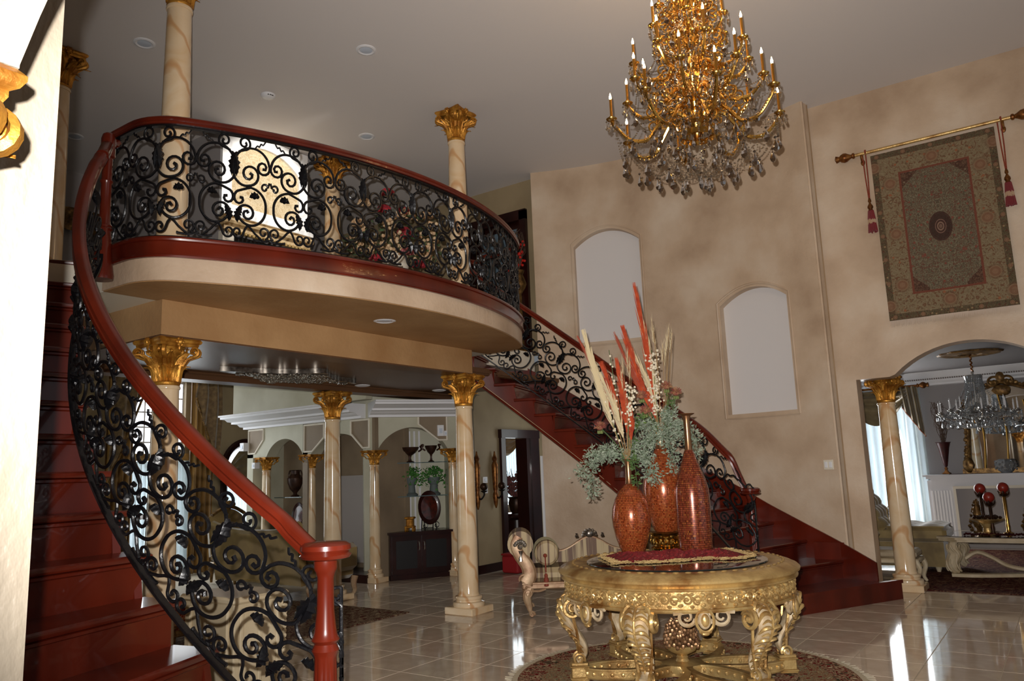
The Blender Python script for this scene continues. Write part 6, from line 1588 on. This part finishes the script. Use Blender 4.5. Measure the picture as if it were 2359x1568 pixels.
# sofa with its back to the hall
mat('sofa_gold',(150,124,70),.65,sheen=.5,col2=(126,102,56),scale=3)
sf = thing('sofa','olive gold sofa with nailhead trim, its back turned to the hall','sofa',(1.75,3.3,0))
mat('nail_gold',(196,160,90),.3,metal=.9)
def sback(u, v):
    y = lerp(4.25,2.42,u); z = lerp(.22,.86+.10*math.cos((u-.5)*2*PI)*0+.12*(abs(u-.5)*2)**3,v); return (1.62-.10*v-.05*(abs(u-.5)*2)**4+.0, y, z)
b = MB(); b.slab(sback,24,8,.10); b.build('backrest','sofa_gold',sf)
b = MB(); b.tube([sback(k/24,1.0) for k in range(25)],.05,8); b.build('top_rail','olive_velvet',sf)
b = MB(); b.rbox((2.05,3.33,.32),(.85,1.75,.22),.05); b.build('base','sofa_gold',sf)
b = MB(); b.rbox((2.1,3.33,.47),(.75,1.5,.13),.05); b.build('seat','sofa_gold',sf)
for y in (2.45,4.2): b = MB(); b.rbox((2.05,y,.50),(.85,.16,.36),.06); b.build('arm','sofa_gold',sf)
for (x,y) in ((1.66,2.42),(1.66,4.25),(2.42,2.42),(2.42,4.25)):
    b = MB(); b.tube(cat([(x,y,.24),(x-.02,y,.15),(x,y,.06),(x-.03,y,.012)],5), lambda q: lerp(.05,.022,q), 8); b.ball((x-.03,y,.19),.032,8,6); b.build('leg','champagne',sf)
b = MB()
for k in range(60): y = lerp(4.22,2.44,k/59); b.ball((1.572+.0,y,.245),.012,6,4)
f = b.build('nail_heads','nail_gold',sf); f['kind'] = 'stuff'
s2 = thing('armchair','olive armchair with carved crest beyond the sofa, left of the arcade','armchair',(2.6,5.2,0))
b = MB(); b.slab(lambda u,v: (lerp(2.30,2.9,u),5.55+.10*v-.06*math.sin(PI*u),lerp(.4,1.0+.12*math.sin(PI*u),v)),16,8,.10); b.build('backrest','sofa_gold',s2)
b = MB(); b.rbox((2.6,5.2,.40),(.66,.66,.16),.05); b.build('seat','sofa_gold',s2); b = MB(); b.rbox((2.6,5.2,.28),(.68,.68,.10),.02); b.build('frame','gold_antique',s2)
b = MB(); b.tube([(2.30+.6*u,5.52,1.04+.12*math.sin(PI*u)) for u in [k/12 for k in range(13)]],.03,6); b.ball((2.6,5.5,1.19),.07,8,6,(1.6,.5,1),.15); b.build('crest','gold_antique',s2)
for (x,y) in ((2.3,4.9),(2.9,4.9),(2.3,5.5),(2.9,5.5)): MB().tube([(x,y,.24),(x,y,.02)], lambda q: lerp(.035,.02,q), 8).build('leg','gold_antique',s2)
# small things by the foot of the near column
ot = thing('ottoman','red and cream patterned ottoman behind the near column','ottoman',(-.7,1.9,0)); rect_rug('tapestry_red',(130,34,28),(196,160,110),(70,24,20),14)
b = MB(); b.rbox((-.55,1.75,.26),(.55,.55,.20),.05); b.build('cushion','tapestry_red',ot); b = MB(); b.rbox((-.55,1.75,.13),(.5,.5,.06),.01); b.build('frame','gold_antique',ot)
for (x,y) in ((-.75,1.55),(-.35,1.55),(-.75,1.95),(-.35,1.95)): MB().tube([(x,y,.10),(x,y,.012)], lambda q: lerp(.03,.02,q), 8).build('leg','gold_antique',ot)
wc = thing('side_cabinet','white carved cabinet standing beside the left staircase under the handrail','cabinet',(-1.3,-.5,0))
mat('cabinet_white',(214,198,166),.45,col2=(200,182,148),scale=3)
b = MB(); b.rbox((-1.42,-.35,.36),(.44,.62,.64),.01); b.build('carcass','cabinet_white',wc); b = MB(); b.rbox((-1.42,-.35,.70),(.50,.68,.05),.015); b.build('top','cabinet_white',wc)
for y in (-.58,-.12): b = MB(); b.rbox((-1.65,y,.36),(.03,.06,.56),.01); b.build('pilaster','cabinet_white',wc)
for x in (-1.58,-1.42,-1.26): b = MB(); b.rbox((x,-.665,.36),(.035,.02,.56),.008); b.build('pilaster','cabinet_white',wc)
b = MB()
for k in range(14): b.ball((-1.20,-.665,.60-.035*k),.022*(1.2-.05*k),6,4,(1,.6,1),.25)
b.build('carved_drop','cabinet_white',wc)
for (x,y) in ((-1.6,-.6),(-1.24,-.6),(-1.6,-.1),(-1.24,-.1)): MB().lathe([(.02,0),(.035,.02),(.03,.04)],(x,y,.001),10).build('foot','cabinet_white',wc)
fr_ = thing('rug','dark patterned rug in the loggia reaching to the middle column','rug',(.7,1.6,0)); rect_rug('rug_loggia',(96,70,54),(160,140,112),(90,34,30),7)
MB().rbox((.35,1.75,.006),(2.6,2.1,.010),.003).build('rug_body','rug_loggia',fr_)

# ------------------------------------------------------------------ roll arm bench behind the round table
mat('bench_stripe',(186,166,128),.6,col2=(110,84,66),scale=2,stretch=(12,.3,.3),contrast=(.45,.55))
be = thing('chaise_bench','champagne carved roll arm bench with striped upholstery behind the round table','bench',(1.97,-.76,0),rz=rad(-54.8))
b = MB(); b.rbox((.70,.28,.325),(1.56,.62,.07),.012); b.build('seat_rail','champagne',be,local=True)
MB().tube([(-.08,-.035,.352),(1.48,-.035,.352)],.012,6).build('rail_bead','champagne',be,local=True)
b = MB(); b.rbox((.72,.28,.43),(1.42,.56,.15),.05); b.build('seat','bench_stripe',be,local=True)
for x in (0,1.42):
    for y in (0,.55):
        sx = -1 if x == 0 else 1
        b = MB(); P = cat([(x,y,.30),(x+sx*.035,y-.02,.22),(x+sx*.015,y,.12),(x+sx*.0,y,.06),(x-sx*.03,y-.01,.022)],6); b.tube(P, lambda q: lerp(.062,.020,min(1,q*1.25)), 10)
        b.tube([(x-sx*.015+sx*u,y-.03,.035+w_) for u,w_ in sp((0,0),[(200,.030),(90,.028),(-30,.022),(-160,.014),(-300,.005)],4)],.010,5)
        lg = b.build('leg','champagne',be,local=True)
        b = MB(); b.tube([(x+sx*.02+u,y-.06,.25+w_) for u,w_ in sp((0,0),[(200,.045),(90,.042),(-30,.034),(-160,.022),(-300,.008)],4)],.010,5); b.tube(cat([(x,y-.05,.28),(x-sx*.10,y-.045,.275),(x-sx*.17,y-.04,.295)],5),.012,5); b.build('knee_scroll','champagne',lg,local=True)
for x, sx in ((-.04,-1),(1.46,1)):
    # scrolled front post, upholstered roll and carved boss
    P = cat([(x-sx*.0,0,.36),(x-sx*.04,0,.44),(x-sx*.02,0,.54),(x+sx*.06,0,.66),(x+sx*.10,0,.76),(x+sx*.06,0,.85)],6)
    b = MB(); b.tube([p+Vector((0,-.02,0)) for p in P], lambda q: lerp(.085,.055,q), 8, flat=.6); b.tube([(x+sx*.02+u,-.045,.40+w_) for u,w_ in sp((0,0),[(200,.05),(90,.046),(-30,.036),(-160,.022),(-300,.008)],4)],.013,5); b.build('arm_post','champagne',be,local=True)
    b = MB()
    b.loft([[(x+sx*.045+.14*math.cos(a),y,.765+.14*math.sin(a)) for a in [2*PI*k/24 for k in range(24)]] for y in (-.03,.58)])
    b.loft([[(px_,y,pz) for px_,pz in ((x-sx*.07,.42),(x-sx*.05,.56),(x-sx*.06,.72),(x+sx*.03,.86),(x+sx*.10,.72),(x+sx*.0,.52),(x+sx*.02,.40))] for y in (.0,.56)])
    b.build('roll_arm','bench_stripe',be,local=True)
    b = MB(); b.ball((x+sx*.05,-.05,.74),.03,8,6)
    for k in range(7): a = rad(20+k*23); b.ball((x+sx*.05+.055*math.cos(a),-.045,.74+.055*math.sin(a)),.024,7,5,(1,.7,1.2))
    b.lathe([(.03,-.13),(.022,-.06),(.03,-.02)],(x+sx*.045,-.04,.72),10); b.build('carved_boss','silver',be,local=True)
def bk(u, v):
    x = lerp(.05,1.40,u); h = .60+.16*math.exp(-((u-.5)/.16)**2)+.05*math.exp(-(u/.12)**2)+.05*math.exp(-((u-1)/.12)**2); return (x,.58+.03*v,lerp(.40,h,v))
b = MB(); b.slab(bk,40,6,.05); b.build('backrest','bench_stripe',be,local=True)
b = MB(); b.tube([bk(k/40,1.0) for k in range(41)],.022,7); b.build('back_rail','champagne',be,local=True)
b = MB(); b.ball((.725,.6,.80),.045,10,6,(1.2,.5,1.1))
for k in range(7): a = rad(k*30); b.ball((.725+.075*math.cos(a),.6,.785+.06*math.sin(a)),.02,6,4)
for sx in (-1,1): b.lathe([(.018,0),(.022,.012),(.01,.03),(.014,.045)],(.725+sx*.15,.6,.765),8)
b.build('crest','silver',be,local=True)
bo = thing('bolster','round striped bolster cushion with a tassel lying on the roll arm bench','pillow',(2.02,-.70,.52),rz=rad(-54.8))
b = MB(); b.loft([[(.22+1.2*r*math.cos(a),y,.137+1.2*r*math.sin(a)) for a in [2*PI*k/20 for k in range(20)]] for r,y in ((.02,-.06),(.09,-.055),(.11,-.03),(.112,.0),(.112,.42),(.09,.45),(.02,.455))]); b.build('cushion','bench_stripe',bo,local=True)
mat('bolster_green',(150,140,104),.7,sheen=.4)
for y in (.12,.24,.36): MB().loft([[(.22+1.2*r*math.cos(a),yy,.137+1.2*r*math.sin(a)) for a in [2*PI*k/20 for k in range(20)]] for r,yy in ((.113,y-.012),(.119,y),(.113,y+.012))]).build('piping','bolster_green',bo,local=True)
b = MB(); b.ball((.20,-.07,.115),.022,8,6); b.tube([(.20,-.075,.11),(.20,-.085,.02),(.20,-.09,-.06)],.008,6); b.lathe([(.012,-.07),(.02,-.09),(.018,-.11),(.028,-.13),(.03,-.20),(.02,-.205)],(.20,-.09,0),10); b.build('tassel','tassel_cord',bo,local=True)
# ------------------------------------------------------------------ upper hall seen through the balcony ironwork
UF = 3.264
struct(wall_cols(lambda t,d,z: (t,5.4+d,z),-8.2,9.0,3.46,6.0,[],.16,2,m='grey_paint').build('wall_upper_back','grey_paint', org=(0,0,0)))
struct(wall_cols(lambda t,d,z: (4.42+d,t,z),.50,5.5,UF,6.0,[(.80,1.75,UF,lambda t:5.40)],.16,.6,m='dark_beige').build('wall_upper_right','dark_beige', org=(0,0,0)))
struct(MB().lbox((-8.2,1.0,0),(-8.0,7.7,6.0)).build('wall_upper_left','grey_paint', org=(0,0,0)))
# chimney breast with arched overmantel
mat('bright_white',(244,243,240),.5)
lamp('overmantel_fill_spot','SPOT',(.95,.9,5.9),150,(1.0,.98,.94),.08,(.95,2.5,5.25),spot=58,blend=.4)  # added spot without a fixture, brightens the overmantel
m, N, L, b = nodes('damask',.8); tc = N.new('ShaderNodeTexCoord'); L.new(floral(N,L,tc.outputs['Object'],7,((200,178,140),(216,198,164),(184,158,118),(208,188,150),(178,148,106))), b.inputs['Base Color'])
mat('mantel_beige',(206,182,140),.5,col2=(184,152,106),scale=6)
CX0, CX1, CY = .28, 1.62, 2.50
cb_ = struct(MB().lbox((CX0+.04,CY+.03,UF),(CX1-.04,5.4,6.0)).build('wall_chimney_breast','grey_paint', org=(0,0,0)))
fq = thing('overmantel_fireplace','upstairs fireplace with white arched overmantel seen through the balcony ironwork','fireplace',((CX0+CX1)/2,CY,UF))
b = wall_cols(lambda t,d,z: (t,CY-.03+d,z),CX0,CX1,4.86,5.995,[(CX0+.14,CX1-.14,4.98,arch_h(CX0+.14,CX1-.14,5.62,5.86))],.05,.5); b.build('overmantel','bright_white',fq)
MB().lbox((CX0+.1,CY+.012,4.9),(CX1-.1,CY+.028,5.95)).build('panel','damask',fq)
MB().lbox((CX0-.03,CY-.12,4.80),(CX1+.03,CY+.05,4.86)).build('mantel_shelf','bright_white',fq)
MB().lbox((CX0,CY-.09,4.62),(CX1,CY+.02,4.80)).build('frieze','mantel_beige',fq)
MB().tube([(CX0-.02,CY-.10,4.73),(CX1+.02,CY-.10,4.73)],.045,8).build('frieze_roll','mantel_beige',fq)
gd = None
for k in range(24):
    x = CX0+.02+k*(CX1-CX0-.04)/23
    if gd is None: gd = MB().rbox((0,CY-.105,4.60),(.036,.04,.045),.01).build('gilt_dentil','gold_old',fq); gd.location = (x-worg(fq).x,0,0); o = gd; o.data.transform(Matrix.Translation((worg(fq).x,0,0)))
    else: o = bpy.data.objects.new('gilt_dentil',gd.data); C.objects.link(o); setpar(o,fq); o.location = (x-worg(fq).x,0,0)
for x0 in (CX0,CX1-.16): MB().lbox((x0,CY-.07,UF),(x0+.16,CY+.02,4.60)).build('pilaster','cream_paint',fq)
MB().lbox((CX0+.16,CY-.03,UF),(CX1-.16,CY+.02,4.58)).build('firebox','black',fq)
# flower arrangement on a console
fa = thing('flower_arrangement','large arrangement of red and cream blossoms on the upper landing behind the ironwork','flowers',(1.40,.62,UF))
MB().lathe([(.22,0),(.23,.04),(.10,.08),(.07,.3),(.12,.5),(.20,.56),(.22,.60)],(1.40,.62,UF),20).build('pedestal','gold_antique',fa)
MB().lathe([(.09,.60),(.14,.66),(.17,.76),(.13,.84),(.16,.88)],(1.40,.62,UF),18).build('vase','cream_paint',fa)
mat('petal_red',(176,44,54),.75,col2=(120,24,40),scale=20); mat('petal_cream',(222,196,158),.8,col2=(190,150,110),scale=20); mat('petal_pink',(186,108,110),.8); mat('leaf_green',(76,104,66),.75,col2=(50,76,46),scale=12)
def blossom(mb, c, R):
    c = Vector(c)
    for k in range(16):
        a = k*2.4; e = 1.2-1.1*k/16; d = Vector((math.cos(a)*math.cos(e),math.sin(a)*math.cos(e),math.sin(e)))
        mb.ball(c+d*R*.55,R*.42,6,4,(1,1,.75),.15)
red, cre, pnk, grn = MB(), MB(), MB(), MB()
def fpos(rr):
    a = random.uniform(0,2*PI); r = math.sqrt(random.random())*rr; return a, r
for k in range(13):
    a, r = k*2.4, .18+.40*((k*7)%13)/13; c_ = (1.40+r*math.cos(a)*.9,.62+r*math.sin(a)*.9,UF+1.05+.42*math.sin(k*1.7)+(.25-r*.5)); 
    o = MB(); blossom(o,c_,.095); q_ = o.build('blossom',('petal_red','petal_cream','petal_red','petal_pink')[k%4],fa)
for k in range(46):
    a, r = fpos(.60); c_ = Vector((1.40+r*math.cos(a)*.9,.62+r*math.sin(a)*.9,UF+.80+random.uniform(0,.75)*(1.1-r))); 
    for j in range(5): cre.ball(c_+Vector((random.gauss(0,.04),random.gauss(0,.04),random.gauss(0,.04))),.022,6,4,(1,1,1),.2)
f = cre.build('small_blossoms','petal_cream',fa,sharp=0); f['kind'] = 'stuff'
for k in range(260):
    a, r = fpos(.66); c_ = Vector((1.40+r*math.cos(a)*.9,.62+r*math.sin(a)*.9,UF+.78+random.uniform(0,.8)*(1.1-r))); d1 = Vector((random.gauss(0,1),random.gauss(0,1),random.gauss(0,.7))).normalized(); d2 = d1.orthogonal().normalized(); l = random.uniform(.05,.11); n_ = d1.cross(d2)*.008
    grn.add([c_,c_+d1*l*.5+d2*l*.25,c_+d1*l,c_+d1*l*.5-d2*l*.25,c_+d1*l*.45+n_],[(0,1,4),(1,2,4),(2,3,4),(3,0,4),(0,3,2,1)])
f = grn.build('leaves','leaf_green',fa,sharp=0); f['kind'] = 'stuff'
# doorway on the right wall upstairs and the console beside it
dfu = struct(MB().lbox((4.36,.70,UF),(4.44,.82,5.52)).lbox((4.36,1.73,UF),(4.44,1.86,5.52)).lbox((4.36,.70,5.38),(4.44,1.86,5.54)).build('trim_upper_door_frame','dark_wood', org=(4.4,1.3,UF)))
du = struct(MB().lbox((4.47,.81,UF),(4.51,1.74,5.40)).build('door_2','dark_wood', org=(4.49,1.3,UF))); mat('door_glass',(96,116,130),.08,spec=.9); MB().lbox((4.462,.93,UF+.5),(4.472,1.62,5.28)).build('door_glass','door_glass',du)
bq = thing('berry_vase','vase of red berries and curled twigs by the upstairs door','flowers',(4.20,.78,UF))
MB().lathe([(.12,0),(.13,.03),(.07,.10),(.06,.9),(.12,1.0),(.14,1.05),(.09,1.2),(.11,1.26)],(4.20,.78,UF),16).build('stand','gold_antique',bq)
b = MB()
for k in range(22): a = k*2.4; b.tube(cat([(4.20,.78,UF+1.2),(4.20+.08*math.cos(a),.78+.08*math.sin(a),UF+1.45),(4.20+.14*math.cos(a+.5),.78+.14*math.sin(a+.5),UF+1.55+.3*random.random()),(4.20+.10*math.cos(a+1.2),.78+.12*math.sin(a+1.2),UF+1.7+.2*random.random())],4),.006,4)
f = b.build('twigs','twig',bq,sharp=0); f['kind'] = 'stuff'
mat('berry',(190,36,24),.4); b = MB()
for k in range(46): a = k*2.4; r = .05+.09*random.random(); b.ball((4.20+r*math.cos(a),.78+r*math.sin(a),UF+1.25+.45*random.random()),.022,7,5)
f = b.build('berries','berry',bq); f['kind'] = 'stuff'
# gold valance of a window at the far left of the upper hall
va = thing('gold_valance','gold ruched valance over a window at the far left upstairs','curtain',(.2,5.2,5.1))
MB().slab(lambda u,v: (lerp(-1.6,1.2,u),5.22+.03*math.sin(u*60)*math.sin(v*9),lerp(5.08,5.40,v)),80,10,.02).build('valance','gold_antique',va)
# hall railing far behind on the left
hr_ = thing('hall_rail','dark wooden rail at the far left of the upper hall','railing',(-3.4,3.6,UF)); MB().rbox((-2.6,4.6,UF+1.0),(1.6,.08,.08),.02).build('handrail','mahogany',hr_)
for x in (-3.35,-1.85): MB().lathe([(.04,0),(.05,.05),(.03,.2),(.035,.5),(.03,.96)],(x,4.6,UF),12).build('newel_post','mahogany',hr_)
